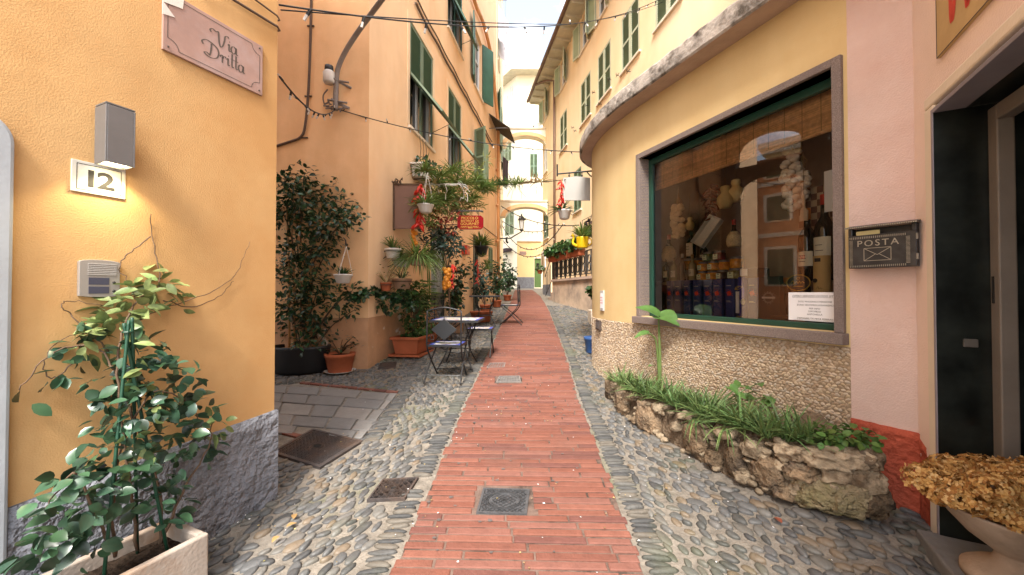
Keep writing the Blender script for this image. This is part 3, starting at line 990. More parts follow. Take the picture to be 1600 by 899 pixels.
b.add([(-6, 0, -.6), (-7, 4.2, -.6), (-7, 4.2, 10), (-6, 0, 10)], [(3, 2, 1, 0)])
b.add([(0, 0, 10), (-1.6, 4.2, 10), (-7, 4.2, 10), (-6, 0, 10)], [(0, 1, 2, 3)])
b.build('wall', m_ochre, och)
# plinth: a rough slab, its top edge uneven
b = MB()
ns = 26; nz_ = 12
def plinth(b, pt, n, zlo, ztop, m, amp=.012, thick=.025, seed=0):
    i0 = len(b.v)
    for i in range(n + 1):
        for j in range(m + 2):
            t = min(j, m) / m
            s = i / n
            z = zlo(s) + (ztop(s) + .006 * noise.noise(Vector((s * 18, seed, 3))) - zlo(s)) * t
            o = thick + amp * noise.noise(Vector((s * 9 + seed, z * 9, 0))) + amp * .6 * noise.noise(Vector((s * 26, z * 22, seed)))
            if j == m + 1: o = -.01
            b.v.append(tuple(pt(s, o, z)))
    for i in range(n):
        for j in range(m + 1):
            a = i0 + i * (m + 2) + j
            b.f.append((a, a + m + 2, a + m + 3, a + 1)); b.mi.append(0)
plinth(b, lambda s, o, z: (DS + (0 + .012 - DS) * s, -o, z), 30, lambda s: -.2, lambda s: zt(DS + (0 - DS) * s), 14, seed=1)
e1 = Vector((-1.6, 4.2, 0)).normalized(); n1 = Vector((e1.y, -e1.x, 0))
plinth(b, lambda s, o, z: (e1.x * s * 2 + n1.x * o, e1.y * s * 2 + n1.y * o - .012, z), 18, lambda s: -.2, lambda s: .82 + .02 * s, 12, seed=5)
b.build('plinth', m_plinth, och, smooth=True)
# white door surround with a rounded top corner
b = MB()
cz = 2.20; rr_ = .12
inner = DS - .14
pts_o = [(DS, -.3)] + [(DS - rr_ + rr_ * math.cos(a), cz + rr_ * math.sin(a)) for a in [R(k * 9) for k in range(11)]] + [(DS - 1.28, cz + rr_), (DS - 1.28, cz - .02), (inner, cz - .02), (inner, -.3)]
b.prism(pts_o, -.035, .10)
b.box(DS - 1.28, DS - 1.14, -.035, .10, -.4, cz - .021)
b.build('door_surround', m_greywhite, och, bevel=.012)
b = MB(); b.box(DS - 1.14, inner, .10, .14, -.4, cz); b.build('door', m_doorgreen, och)

# ------------------------------------------------------------------ peach house
pe = thing('peach_house', 'tall peach plastered house with green shutters along the left side of the alley', 'house', FA.M())
AW = []
def hole_from(F, tl, br):
    s0, z1 = F.hit(*tl); s1, z0 = F.hit(*br)
    return [s0, s1, z0, z1]
wA = [hole_from(FA, (640, 36), (676, 229)), hole_from(FA, (700, 145), (720, 280)),
      hole_from(FA, (741, 196), (751, 263)), hole_from(FA, (700, -85), (722, 84)), hole_from(FA, (741, 55), (753, 160))]
for h in wA[0:3]: h[2] = 4.64; h[3] = 6.60
wA[2][2] = 4.95
for h in wA[3:5]: h[2] = 8.0; h[3] = 9.9
s_end = (YA - 5.55) * 1.0112
far = []
hi_ = [[wA[0][0], wA[0][1], 11.4, 13.3], [wA[1][0], wA[1][1], 11.4, 13.3], [wA[0][0], wA[0][1], 8.0, 9.9]]
dA = [hole_from(FA, (680, 350), (697, 490)), hole_from(FA, (739, 380), (750, 480)), hole_from(FA, (768, 410), (775, 470))]
dA[0] = [2.55, 3.6, .75, 3.1]; dA[1] = [6.1, 7.0, 1.05, 3.4]; dA[2] = [8.3, 9.1, 2.2, 3.3]
b = wall_holes(0, s_end, -.5, 19, wA + far + hi_ + dA)
b.add([(0, 0, -.5), (-.66, 8, -.5), (-.66, 8, 19), (0, 0, 19)], [(3, 2, 1, 0)])
b.build('wall', m_peach_lit, pe)
b = MB()
x0l = FA.loc((-6, 5.55, 0)); x1l = FA.loc((-2.08, 5.55, 0)); x2l = FA.loc((-6, 15.2, 0)); 
fl = Vector((s_end, 0, 0))
for (p, q) in ((x0l, x1l), (x2l, x0l), (fl, x2l)):
    b.add([(p.x, p.y, -.5), (q.x, q.y, -.5), (q.x, q.y, 19), (p.x, p.y, 19)], [(0, 1, 2, 3)])
b.add([(x0l.x, x0l.y, 19), (x1l.x, x1l.y, 19), (fl.x, fl.y, 19), (x2l.x, x2l.y, 19)], [(0, 1, 2, 3)])
b.build('end_wall', m_peach, pe)
# dado with its worn patches
b = MB()
b.add([(0, -.004, .2), (3.05, -.004, .2), (3.05, -.004, 1.32), (0, -.004, 1.24)], [(0, 1, 2, 3)])
e0 = FA.loc((-6, 5.546, 0)); e1_ = FA.loc((-2.0765, 5.546, 0))
b.add([(e0.x, e0.y, .2), (e1_.x, e1_.y, .2), (e1_.x, e1_.y, 1.24), (e0.x, e0.y, 1.24)], [(0, 1, 2, 3)])
b.build('dado', m_peachdado, pe)
trimA = mat('pale_window_surround', (.72, .52, .33), .9, .05, 3)
window(pe, *wA[0], 'flap', SH_A, surround=trimA, flap_ang=39)
window(pe, *wA[1], 'flap', SH_A, surround=trimA, flap_ang=39)
window(pe, *wA[2], 'open', m_shutter, open_ang=(120, 160), surround=trimA)
window(pe, *wA[3], 'flap', m_shutter_dark, flap_ang=27)
window(pe, *wA[4], 'open', m_shutter_dark, open_ang=(170, 150))
window(pe, *hi_[2], 'closed', m_shutter_dark)
for h in hi_[:2]: window(pe, *h, 'closed', m_shutter_dark)
for i, h in enumerate(far): window(pe, *h, 'open' if i % 3 == 0 else 'closed', m_shutter)
# ground floor doors
def panel_door(par, h, m, glazed=True, grille=True):
    s0, s1, z0, z1 = h
    b = MB(); d = .12
    b.box(s0, s0+.07, d-.06, d, z0-.4, z1); b.box(s1-.07, s1, d-.06, d, z0-.4, z1); b.box(s0+.07, s1-.07, d-.06, d, z1-.08, z1)
    fr = b.build('door_frame', m, par)
    b = MB()
    mid = (s0 + s1) / 2
    for a, c in ((s0+.07, mid-.004), (mid+.004, s1-.07)):
        b.box(a, a+.08, d-.045, d-.005, z0-.4, z1-.08); b.box(c-.08, c, d-.045, d-.005, z0-.4, z1-.08)
        b.box(a+.08, c-.08, d-.045, d-.005, z0-.4, z0+.1); b.box(a+.08, c-.08, d-.045, d-.005, z0+.75, z0+.86); b.box(a+.08, c-.08, d-.045, d-.005, z1-.2, z1-.08)
        b.box(a+.08, c-.08, d-.025, d-.010, z0+.1, z0+.75)
        b.box(a+.13, c-.13, d-.035, d-.024, z0+.17, z0+.68)
    dr = b.build('door', m, par, bevel=.004)
    b = MB(); b.box(s0+.07, s1-.07, d-.012, d+.01, z0+.86, z1-.2); b.build('pane', m_darkpane, dr)
    if grille:
        b = MB()
        x = s0 + .13
        while x < s1 - .1:
            b.tube([(x, d-.05, z0+.86), (x, d-.05, z1-.2)], .007, 5); x += .075
        b.build('grille', m_white, dr)
    b = MB(); b.tube([(mid+.05, d-.045, z0+1.0), (mid+.05, d-.09, z0+1.0), (mid+.13, d-.09, z0+1.0)], .009, 6); b.build('handle', m_iron, dr)
panel_door(pe, dA[0], m_doorgreen)
panel_door(pe, dA[1], m_doorgreen, grille=False)
window(pe, *dA[2], 'closed', m_shutter)
# drain pipe and twin cables clipped to the front
b = MB()
pz = lambda px, py, n=-.09: (FA.hit(px, py, n)[0], n, FA.hit(px, py, n)[1])
pA = [pz(730, -60), pz(741, 0), pz(755, 36), pz(766, 80), pz(772, 130)]
sp = s_end - .12
b.tube(catmull(pA, 5) + [(sp + .02, -.11, 8.2), (sp + .02, -.11, 6), (sp + .02, -.11, 1.3)], .062, 10)
for z in (2.2, 3.6, 5.0, 6.4): b.tube([(sp + .02, -.09, z), (sp + .02, -.09, z + .09)], .075, 10)
b.build('downpipe', m_copper, pe, smooth=True)
for k, dz in enumerate((0, .16)):
    b = MB()
    a = FA.hit(647, -8); c = FA.hit(768, 222)
    pts = []
    for i in range(41):
        t = i / 40
        pts.append((a[0] + (c[0] - a[0]) * t, -.025 - .01 * k, a[1] - dz + (c[1] - a[1]) * t - .04 * math.sin(math.pi * ((t * 6) % 1))))
    b.tube(pts, .016 if k == 0 else .024, 6)
    b.build('cable', m_cable_brown, pe)
b = MB()
a = FA.hit(652, 232)
b.tube([(a[0], -.02, a[1]-.55), (a[0] + 9, -.02, a[1]-.55)], .012, 5)
b.build('cable', m_cable_brown, pe)

# ------------------------------------------------------------------ the next house on the left
F2 = Frame(ax(YA) + .02, YA, .006, 1)
p2_ = thing('far_peach_house', 'narrow view of the next tall pale house beyond the orange drain pipe on the left', 'house', F2.M())
w2_ = []
for s in (.9, 3.2, 5.6):
    for z in (4.9, 8.3, 11.5): w2_.append([s, s + .95, z, z + 1.75])
d2_ = [[2.0, 3.0, 1.2, 3.5]]
b = wall_holes(0, 8.8, -.2, 19.5, w2_ + d2_); b.build('wall', m_bfacade, p2_)
b = MB(); b.box(0, 8.8, .4, 5, -.2, 19.5); b.add([(0, 0, -.2), (0, .4, -.2), (0, .4, 19.5), (0, 0, 19.5)], [(3, 2, 1, 0)]); b.add([(8.8, 0, -.2), (8.8, .4, -.2), (8.8, .4, 19.5), (8.8, 0, 19.5)], [(0, 1, 2, 3)]); b.build('body', m_bfacade, p2_)
for i, h in enumerate(w2_): window(p2_, *h, 'open' if i % 3 == 1 else 'closed', m_shutter, open_ang=(165, 165))
panel_door(p2_, d2_[0], m_doorgreen, grille=False)

# ------------------------------------------------------------------ shop: a low building with a rounded corner
def w1pt(s): return W1.pt(s, 0, 0)
PATH = [Vector((C12[0], C12[1])), Vector((1.41, 4.40)), Vector((1.30, 4.75)), Vector((1.225, 5.1)), Vector((1.19, 5.45)), Vector((1.205, 5.75)), Vector((1.28, 6.05)), Vector((1.50, 6.35)), Vector((1.9, 6.55)), Vector((3.4, 6.8))]
cv = catmull([(p.x, p.y, 0) for p in PATH[1:]], 5)
PATH = [PATH[0]] + [Vector((p.x, p.y)) for p in cv]
shop = thing('shop_building', 'low yellow shop with a rounded corner, pebble-dashed base and big display window', 'shop', W1.M())
def path_normals(P):
    N = []
    for i in range(len(P)):
        t = (P[min(i+1, len(P)-1)] - P[max(i-1, 0)]).normalized()
        N.append(Vector((-t.y, t.x)))          # walking away from us the street is on the left
    return N
PN = path_normals(PATH)
ZPEB = at(1000, 500, 4.37).z - .045     # top of the pebble base
WIN = hole_from(W1, (997, 243), (1325, 525))
WIN = [W1.hit(997, 400)[0], -.022, at(1165, 505, 3.2).z, 0]
zb = W1.hit(1160, 516)[1]; ztp = W1.hit(1150, 168)[1]
WIN[2] = zb + .045; WIN[3] = ztp
ZCB = 1.6 + 2.06
CL = Vector(W1.loc((PATH[1].x, PATH[1].y, 0)))
b = MB()
fw = .055
hole = [WIN[0] + fw, WIN[1] - fw, WIN[2], WIN[3] - fw]
b2 = wall_holes(W1.loc((PATH[1].x, PATH[1].y, 0)).x, 0, ZPEB, ZCB + .2, [hole], .18)
b.v, b.f, b.mi = b2.v, b2.f, b2.mi
for i in range(1, len(PATH) - 1):
    p, q = W1.loc((PATH[i].x, PATH[i].y, 0)), W1.loc((PATH[i+1].x, PATH[i+1].y, 0))
    b.add([(p.x, p.y, ZPEB), (q.x, q.y, ZPEB), (q.x, q.y, ZCB + .2), (p.x, p.y, ZCB + .2)], [(3, 2, 1, 0)])
b.build('wall', m_yellow, shop, smooth=False)
b = MB()
for i in range(len(PATH) - 1):
    p, q = W1.loc((PATH[i].x, PATH[i].y, 0)), W1.loc((PATH[i+1].x, PATH[i+1].y, 0))
    b.add([(p.x, p.y, -.2), (q.x, q.y, -.2), (q.x, q.y, ZPEB), (p.x, p.y, ZPEB)], [(3, 2, 1, 0)])
b.build('base_wall', m_pebmortar, shop)
# a pilaster line at the start of the curve
# pebbles
b = MB()
cum = [0]
for i in range(len(PATH) - 1): cum.append(cum[-1] + (PATH[i+1] - PATH[i]).length)
def on_path(s):
    s = max(0, min(cum[-1] - 1e-4, s))
    for i in range(len(PATH) - 1):
        if cum[i] <= s <= cum[i+1]:
            t = (s - cum[i]) / (cum[i+1] - cum[i])
            nn = (PN[i] * (1 - t) + PN[i+1] * t).normalized()
            return PATH[i] + (PATH[i+1] - PATH[i]) * t, (nn if i > 0 or t > .98 else PN[0])
PN[0] = Vector((-W1.n.x, -W1.n.y)); PN[1] = PN[0]
def pplace(s, z, h):
    p, nn = on_path(s)
    return (p.x + nn.x * (h - .003), p.y + nn.y * (h - .003), z)
smax = cum[-1] - 1.5
z = .3; j = 0
pr = random.Random(5)
while z < ZPEB - .012:
    s = .012 + .5 * (j % 2) * .030
    while s < smax:
        p, _ = on_path(s)
        if z > gz(p.x, p.y) - .03:
            stone(b, s + pr.uniform(-.007, .007), z + pr.uniform(-.005, .005), pr.uniform(.0125, .0195), pr.uniform(.008, .0125), pr.uniform(.007, .012), pr.gauss(0, .55), pplace, pr)
        s += .031
    z += .0195; j += 1
b.build('pebble_facing', m_pebble, shop, world=True, smooth=True, kind='stuff')
# stone surround of the window
b = MB()
o_ = -.03
b.box(WIN[0], WIN[0]+fw, o_, .16, WIN[2], WIN[3]); b.box(WIN[1]-fw, WIN[1], o_, .16, WIN[2], WIN[3])
b.box(WIN[0], WIN[1], o_, .16, WIN[3]-fw+.0, WIN[3]) if False else b.box(WIN[0]+fw, WIN[1]-fw, o_, .16, WIN[3]-fw, WIN[3])
fr = b.build('window_surround', m_granite, shop, bevel=.004)
b = MB()
b.box(WIN[0]-.03, WIN[1]+.015, -.07, .16, WIN[2]-.075, WIN[2]-.001)
b.build('window_sill', m_granite, shop, bevel=.005)
g0 = .105
b = MB()
gx0, gx1, gz0, gz1 = WIN[0]+fw+.002, WIN[1]-fw-.002, WIN[2]+.001, WIN[3]-fw-.002
q = .05
b.box(gx0, gx0+q, g0, g0+.05, gz0, gz1); b.box(gx1-q*.5, gx1, g0, g0+.05, gz0, gz1)
b.box(gx0+q, gx1-q*.5, g0, g0+.05, gz0, gz0+q*.9); b.box(gx0+q, gx1-q*.5, g0, g0+.05, gz1-q*1.3, gz1)
wf = b.build('window_frame', m_greenpaint, shop, bevel=.006)
b = MB()
b.add([(gx0+q, g0+.025, gz0+q*.9), (gx1-q*.5, g0+.025, gz0+q*.9), (gx1-q*.5, g0+.025, gz1-q*1.3), (gx0+q, g0+.025, gz1-q*1.3)], [(0, 1, 2, 3)])
b.build('pane', glass_mat('shop_glass', 1.95, (.98, .99, .985)), wf)
# the display box behind the glass
m_inner = mat('display_wall', (.36, .25, .17), .8, .2, 3)
m_innerfloor = mat('display_floor', (.22, .14, .09), .6, .2, 6)
ix0, ix1, iz0, iz1, iy0, iy1 = gx0 - .25, gx1 + .015, gz0 - .02, gz1 + .05, .19, 1.15
b = MB()
b.add([(ix0,iy1,iz0),(ix1,iy1,iz0),(ix1,iy1,iz1),(ix0,iy1,iz1)], [(0,1,2,3)])
b.add([(ix0,iy0,iz0),(ix0,iy1,iz0),(ix0,iy1,iz1),(ix0,iy0,iz1)], [(0,1,2,3)])
b.add([(ix1,iy0,iz0),(ix1,iy1,iz0),(ix1,iy1,iz1),(ix1,iy0,iz1)], [(3,2,1,0)])
b.add([(ix0,iy0,iz1),(ix1,iy0,iz1),(ix1,iy1,iz1),(ix0,iy1,iz1)], [(0,1,2,3)])
b.build('display_wall', m_inner, shop)
b = MB(); b.box(ix0, ix1, .165, iy1, iz0-.02, iz0); b.build('display_floor', m_innerfloor, shop)
# canopy slab: edge broken and stained, swelling around the corner
b = MB()
OFF = [.24] * len(PATH)
for i, p in enumerate(PATH):
    OFF[i] = .245 if i < 3 else max(.17, .245 - .02 * (i - 2))
NSEG = []
# resample finely
Sm = [-.35 + .06 * i for i in range(int((cum[-1] + .3) / .06))]
rings = []
for s in Sm:
    p, nn = on_path(max(s, 0))
    if s < 0: p = Vector((C12[0], C12[1])) + (Vector((W1.d.x, W1.d.y)) * (-s))
    k = max(0, min(1, (s - 2.0) / 1.2))
    off = .245 - .06 * k
    j1 = .006 * noise.noise(Vector((s * 6, 0, 0))) + .006 * noise.noise(Vector((s * 17, 4, 0)))
    j2 = .010 * noise.noise(Vector((s * 8, 9, 0))) + .006 * noise.noise(Vector((s * 23, 9, 1)))
    zt_ = 1.6 + 2.275 + j2; zl = 1.6 + 2.105
    prof = [(-.06, zl + .012), (off - .035, zl), (off - .02, zl - .012), (off + j1 - .004, zl + .004), (off + j1, zl + .07), (off + j1 - .004, zt_ - .02), (off - .02 + j1, zt_), (-.4, zt_ + .02)]
    rings.append([(p.x + nn.x * a, p.y + nn.y * a, c) for a, c in prof])
    # (profile runs wall, soffit, drip edge, face, top)
npf = 8
for r_ in rings: b.v += r_
for i in range(len(rings) - 1):
    for j in range(npf - 1):
        a = i * npf + j
        b.f.append((a, a + npf, a + npf + 1, a + 1)); b.mi.append(1 if j == 0 else 0)
b.f.append(list(range(npf))); b.mi.append(0)
b.build('canopy_slab', [m_concrete, m_concrete_soft], shop, world=True, smooth=False)
# flat roof and hidden sides
b = MB()
poly = [(C12[0] + .05, C12[1] + .02)] + [(p.x + .06, p.y) for p in PATH] + [(6.5, 7.2), (6.5, 2.6)]
b.slab(poly, 1.6 + 2.24, 1.6 + 2.262)
b.build('roof', m_concrete, shop, world=True)

# ------------------------------------------------------------------ pink house with the marble doorway
pk = thing('pink_house', 'pink plastered house with black marble doorway and red roughcast foot at right edge', 'house', W3.M())
wl3 = lambda p: W3.loc(p)
dS0 = W3.hit(1470, 450)[0]
dZ1 = W3.hit(1470, 172)[1]
dS1 = dS0 + 1.35
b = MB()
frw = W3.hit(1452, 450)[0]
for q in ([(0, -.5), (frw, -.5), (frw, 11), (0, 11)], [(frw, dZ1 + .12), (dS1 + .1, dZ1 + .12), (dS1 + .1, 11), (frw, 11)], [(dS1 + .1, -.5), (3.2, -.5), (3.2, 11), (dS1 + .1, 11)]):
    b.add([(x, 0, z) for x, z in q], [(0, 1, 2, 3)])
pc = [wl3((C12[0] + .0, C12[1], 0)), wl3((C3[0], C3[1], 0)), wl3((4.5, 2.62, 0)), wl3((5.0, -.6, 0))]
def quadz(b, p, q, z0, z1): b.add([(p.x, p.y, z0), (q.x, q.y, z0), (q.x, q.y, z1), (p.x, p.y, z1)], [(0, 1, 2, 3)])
b.build('door_wall', m_pink_lit, pk)
b = MB()
quadz(b, pc[0], pc[1], -.5, 11)
quadz(b, pc[2], pc[0], ZCB, 11)
e3 = Vector((3.2, 0, 0))
quadz(b, e3, pc[3], -.5, 11); quadz(b, pc[3], pc[2], -.5, 11)
b.add([(pc[0].x, pc[0].y, 11), (0, 0, 11), (3.2, 0, 11), (pc[3].x, pc[3].y, 11), (pc[2].x, pc[2].y, 11)], [(0, 1, 2, 3, 4)])
b.build('wall', m_pink, pk)
# red foot on the pink pier, thick and rough
b = MB()
r2 = (Vector((C3[0], C3[1])) - Vector((C12[0], C12[1])))
zr0, zr1 = W2.hit(1340, 655)[1], W2.hit(1458, 682)[1]
def pt2(s, o, z):
    p = Vector((C12[0], C12[1], 0)) + W2.d * (r2.length * (s * 1.03 + .0)) - W2.n * (o + .012 * (1 - (z - .3) / .6))
    q = W3.loc(p); return (q.x, q.y, z)
plinth(b, pt2, 14, lambda s: .1, lambda s: zr0 + (zr1 - zr0) * s, 16, amp=.010, thick=.012, seed=9)
def pt3(s, o, z): return (s * (frw - .004), -o + .006, z)
plinth(b, pt3, 6, lambda s: .1, lambda s: zr1 - .02 - .05 * s, 16, amp=.008, thick=.010, seed=12)
b.build('red_foot', m_red, pk, smooth=True)
# moulded frame, marble lining, inner metal frame
b = MB()
b.box(frw, dS0-.022, -.012, .12, -.2, dZ1 + .055); b.box(frw, dS1 + .1, -.012, .12, dZ1 + .056, dZ1 + .12); b.box(dS1+.022, dS1+.1, -.012, .12, -.2, dZ1 + .055)
b.build('door_moulding', m_trim, pk, bevel=.010)
m_marbleedge = mat('marble_edge', (.22, .20, .23), .5, .1, 5)
b = MB()
b.box(dS0-.0215, dS0, -.022, .10, -.2, dZ1+.022); b.box(dS1, dS1+.0215, -.022, .10, -.2, dZ1+.022); b.box(dS0, dS1, -.022, .10, dZ1, dZ1+.022)
b.build('marble_edge', m_marbleedge, pk, bevel=.003)
rd = .50
b = MB()
b.box(dS0-.02, dS0-.001, .1, rd, -.2, dZ1); b.box(dS1+.001, dS1+.02, .1, rd, -.2, dZ1); b.box(dS0-.02, dS1+.02, .1, rd, dZ1+.001, dZ1+.02)
b.box(dS0-.001, dS0+.0005, -.018, .1, -.2, dZ1)
b.build('marble_lining', m_marble, pk)
b = MB(); f = .075
b.box(dS0+.001, dS0+f, .17, .23, .2, dZ1-.03); b.box(dS1-f, dS1-.001, .17, .23, .2, dZ1-.03); b.box(dS0+f, dS1-f, .17, .23, dZ1-.03-f, dZ1-.03)
ifr = b.build('inner_frame', m_doormetal, pk, bevel=.006)
b = MB(); b.box(dS0+f*.3, dS0+f*.5, .166, .17, 1.55, 1.68); b.build('latch', m_dark, ifr)
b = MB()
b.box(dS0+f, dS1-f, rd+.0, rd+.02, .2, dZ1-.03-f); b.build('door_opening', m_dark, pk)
b = MB(); b.box(dS0-.02, dS1+.02, -.10, rd+.02, .0, .365); b.build('threshold', m_flag, pk, bevel=.01)
m_jp = mat('switch_plate', (.10, .09, .08), .4, 0)
sw = W3.hit(1513, 517, .02)
b = MB()
b.box(dS0-.0005, dS0+.010, .075, .125, 1.33, 1.37); b.build('switch_plate', m_jp, pk, bevel=.002)

# ------------------------------------------------------------------ apricot house (right, behind the shop)
ap = thing('apricot_house', 'apricot three storey house with green shutters and deep eaves on the right', 'house', FB.M())
wB = {}
def hb(k, tl, br):
    wB[k] = hole_from(FB, tl, br)
hb('a', (908, 45), (918, 62)); hb('d', (972, 20), (998, 104)); hb('e', (935, 80), (953, 150)); hb('f', (908, 128), (922, 190)); hb('g', (875, 180), (886, 228))
hb('b', (876, 100), (884, 130)); hb('c', (850, 170), (855, 195)); hb('j', (1030, -20), (1058, 36)); hb('a2', (933, -30), (947, 10))
hb('h', (848, 243), (853, 275)); hb('i', (849, 323), (855, 374)); hb('k', (894, 272), (911, 326))
Z3 = (9.35, 10.9); Z2 = (6.35, 8.25); Z1_ = (3.35, 5.25)
for k in ('a', 'b', 'c', 'a2'): wB[k][2:] = [9.95, 11.1]
for k in ('d', 'e', 'f', 'g', 'j'): wB[k][2:] = [7.43, 8.88]
for k in wB:
    c = (wB[k][0] + wB[k][1]) / 2; hw = .5 if k in 'degfj' else .42
    wB[k][0], wB[k][1] = c - hw, c + hw
wB['h'][2:] = [7.4, 8.5]; wB['i'][2:] = [4.2, 5.9]; wB['k'][2:] = [4.54, 6.04]
wB['h'][0] = .25; wB['h'][1] = .95; wB['i'][0] = .25; wB['i'][1] = 1.15
ZE = 11.3
LB = 13.6
dB = [[1.6, 2.6, 1.0, 3.6]]
b = wall_holes(0, LB, -.2, ZE, list(wB.values()) + dB)
b.add([(0, 0, -.2), (0, 8, -.2), (0, 8, ZE), (0, 0, ZE)], [(3, 2, 1, 0)])
b.add([(LB, 0, -.2), (LB, 8, -.2), (LB, 8, ZE), (LB, 0, ZE)], [(0, 1, 2, 3)])
b.add([(0, 8, -.2), (LB, 8, -.2), (LB, 8, ZE), (0, 8, ZE)], [(3, 2, 1, 0)])
b.build('wall', m_bfacade, ap)
for k, h in wB.items():
    if k in ('a', 'a2', 'b', 'c'): window(ap, *h, 'open', [m_sh_frameB, m_shutter_pale], open_ang=(165, 150))
    elif k == 'h': window(ap, *h, 'closed', m_white)
    elif k in ('i', 'k'): window(ap, *h, 'closed', m_shutter)
    else: window(ap, *h, 'closed', [m_sh_frameB, m_shutter], surround=None)
# roof with eaves on brackets and a gutter
m_tile = mat('roof_tile', (.30, .15, .09), .9, .2, 4, .3, 20)
m_soffit = mat('grey_green_soffit', (.58, .54, .42), .85, .1, 4)
ov = .62
b = MB()
b.add([(-.45, -ov, ZE-.02), (LB+.4, -ov, ZE-.02), (LB+.4, 4, ZE+1.5), (-.45, 4, ZE+1.5), (-.45, -ov, ZE+.10), (LB+.4, -ov, ZE+.10), (LB+.4, 4, ZE+1.62), (-.45, 4, ZE+1.62)],
      [(4,5,6,7),(0,1,5,4),(3,0,4,7),(1,2,6,5)])
rf = b.build('roof', m_tile, ap)
b = MB(); b.box(-.45, LB+.4, -ov+.02, .02, ZE-.06, ZE-.022); b.build('soffit', m_soffit, rf)
x = -.4
while x < LB + .4:
    b = MB(); b.box(x, x+.07, -ov+.06, .02, ZE-.15, ZE-.062); x += .62; b.build('eaves_bracket', m_soffit, rf)
b = MB()
gp = [(-.45, -ov-.05, ZE+.0), (LB+.4, -ov-.05, ZE+.0)]
b.tube(gp, .07, 10); b.build('gutter', m_brownpipe, rf, smooth=True)
b = MB()
sdp = FB.hit(869, 300)[0]
b.tube([(sdp-1.2, -ov-.02, ZE-.08), (sdp-.6, -.3, ZE-.18), (sdp, -.08, ZE-.5), (sdp, -.08, 1.9)], .05, 8)
b.build('downpipe', m_brownpipe, ap, smooth=True)
b = MB()
b.add([(0, -.006, -.2), (1.55, -.006, -.2), (1.55, -.006, 2.0), (0, -.006, 2.0)], [(0,1,2,3)])
b.build('plinth', m_plinth, ap)
b = MB(); b.box(-.02, LB, -.03, .0, 3.2, 3.26); b.build('string_course', m_trim, ap)
b = MB(); b.box(1.6, 2.6, .10, .14, .9, 3.6); b.box(1.68, 2.07, .08, .10, 1.2, 3.5); b.box(2.12, 2.52, .08, .10, 1.2, 3.5); b.build('door', m_white, ap, bevel=.005)
# small iron hooks under the windows
for (px, py) in ((985, 112), (940, 163), (955, 125), (919, 165), (897, 200), (930, 145), (901, 205), (968, 118)):
    s, z = FB.hit(px, py)
    b = MB(); b.tube([(s, 0, z), (s, -.10, z), (s+.06, -.12, z+.02)], .010, 5); b.tube([(s-.1, -.06, z), (s+.1, -.06, z)], .008, 5)
    b.build('wall_hook', m_black, ap)

# ------------------------------------------------------------------ cream house at the end, arches over the alley
ch = thing('cream_house', 'tall cream house closing the far end of the alley, sunlit upper front', 'house', FC.M())
def lc(F, px, py, n=0):
    s, z = F.hit(px, py, n); return s, z
ZC = 1.6 + 16.0
gd = hole_from(FC, (835, 404), (845.5, 447)); gd[2] = 2.0
hw1 = hole_from(FC, (828, 240), (840, 277))
b = wall_holes(0, 9, .5, ZC, [gd, hw1], .15)
b.add([(9, 0, .5), (9, 9, .5), (9, 9, ZC), (9, 0, ZC)], [(0, 1, 2, 3)])
b.add([(-6, 9, .5), (9, 9, .5), (9, 9, ZC), (-6, 9, ZC)], [(3, 2, 1, 0)])
b.build('wall', m_cream, ch)
kl = FC.loc(FCL.pt(-9, 0, 0))
wC = [hole_from(FCL, (797, 136), (802, 153)), hole_from(FCL, (792, 150), (795.5, 163)), hole_from(FCL, (795, 187), (799, 202)), hole_from(FCL, (789, 222), (799, 250)), hole_from(FCL, (789, 331), (803, 366))]
cl = wall_holes(-9, 0, .5, ZC, wC, .15)
Mrel = FC.M().inverted() @ FCL.M()
b = MB(); b.add(cl.v, cl.f, 0, Mrel)
b.build('side_wall', m_pale, ch)
def window_rel(par, F, h, mode, msh):
    before = set(bpy.data.objects)
    wn = window(par, *h, mode, msh, sill=False)
    wn.matrix_basis = FC.M().inverted() @ F.M()
    return wn
for i, h in enumerate(wC): window_rel(ch, FCL, h, 'closed', m_white if i < 3 else m_shutter_pale)
window(ch, *hw1, 'closed', m_shutter, sill=False)
b = MB()
poly = [FC.loc(FCL.pt(-9, -.8, 0)), FC.loc(FCL.pt(.45, -.8, 0)), Vector((.1, -.8, 0)), Vector((9.5, -.8, 0)), Vector((9.5, 9, 0)), Vector((-6, 9, 0))]
b.slab([(p.x, p.y) for p in poly], ZC, ZC + .25)
b.build('roof', m_soffit, ch)
m_gdoor = mat('olive_green_door', (.10, .17, .05), .6, .1, 4)
b = MB(); b.box(gd[0], gd[1], .08, .12, gd[2]-.1, gd[3]); b.box(gd[0]+.07, gd[1]-.07, .065, .08, gd[2]+.1, gd[2]+.95)
dr = b.build('door', m_gdoor, ch, bevel=.01)
b = MB(); b.box(gd[0]+.14, gd[1]-.14, .06, .079, gd[3]-.75, gd[3]-.35); b.build('pane', m_darkpane, dr)
b = MB(); b.add([(.0, -.006, .5), (gd[0]-.02, -.006, .5), (gd[0]-.02, -.006, 2.75), (.0, -.006, 2.75)], [(0,1,2,3)]); b.build('plinth', m_plinth, ch)
zl = FC.hit(820, 376)[1]
b = MB(); b.box(-.02, 1.75, -.10, 0, zl-.08, zl); b.build('ledge', m_trim, ch)
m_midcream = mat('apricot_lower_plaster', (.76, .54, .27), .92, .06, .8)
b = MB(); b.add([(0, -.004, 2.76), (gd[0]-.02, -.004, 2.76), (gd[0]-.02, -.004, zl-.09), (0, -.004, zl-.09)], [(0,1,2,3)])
b.add([(gd[0]-.02, -.004, gd[3]+.1), (4, -.004, gd[3]+.1), (4, -.004, zl-.09), (gd[0]-.02, -.004, zl-.09)], [(0,1,2,3)]); b.build('lower_facing', m_midcream, ch)

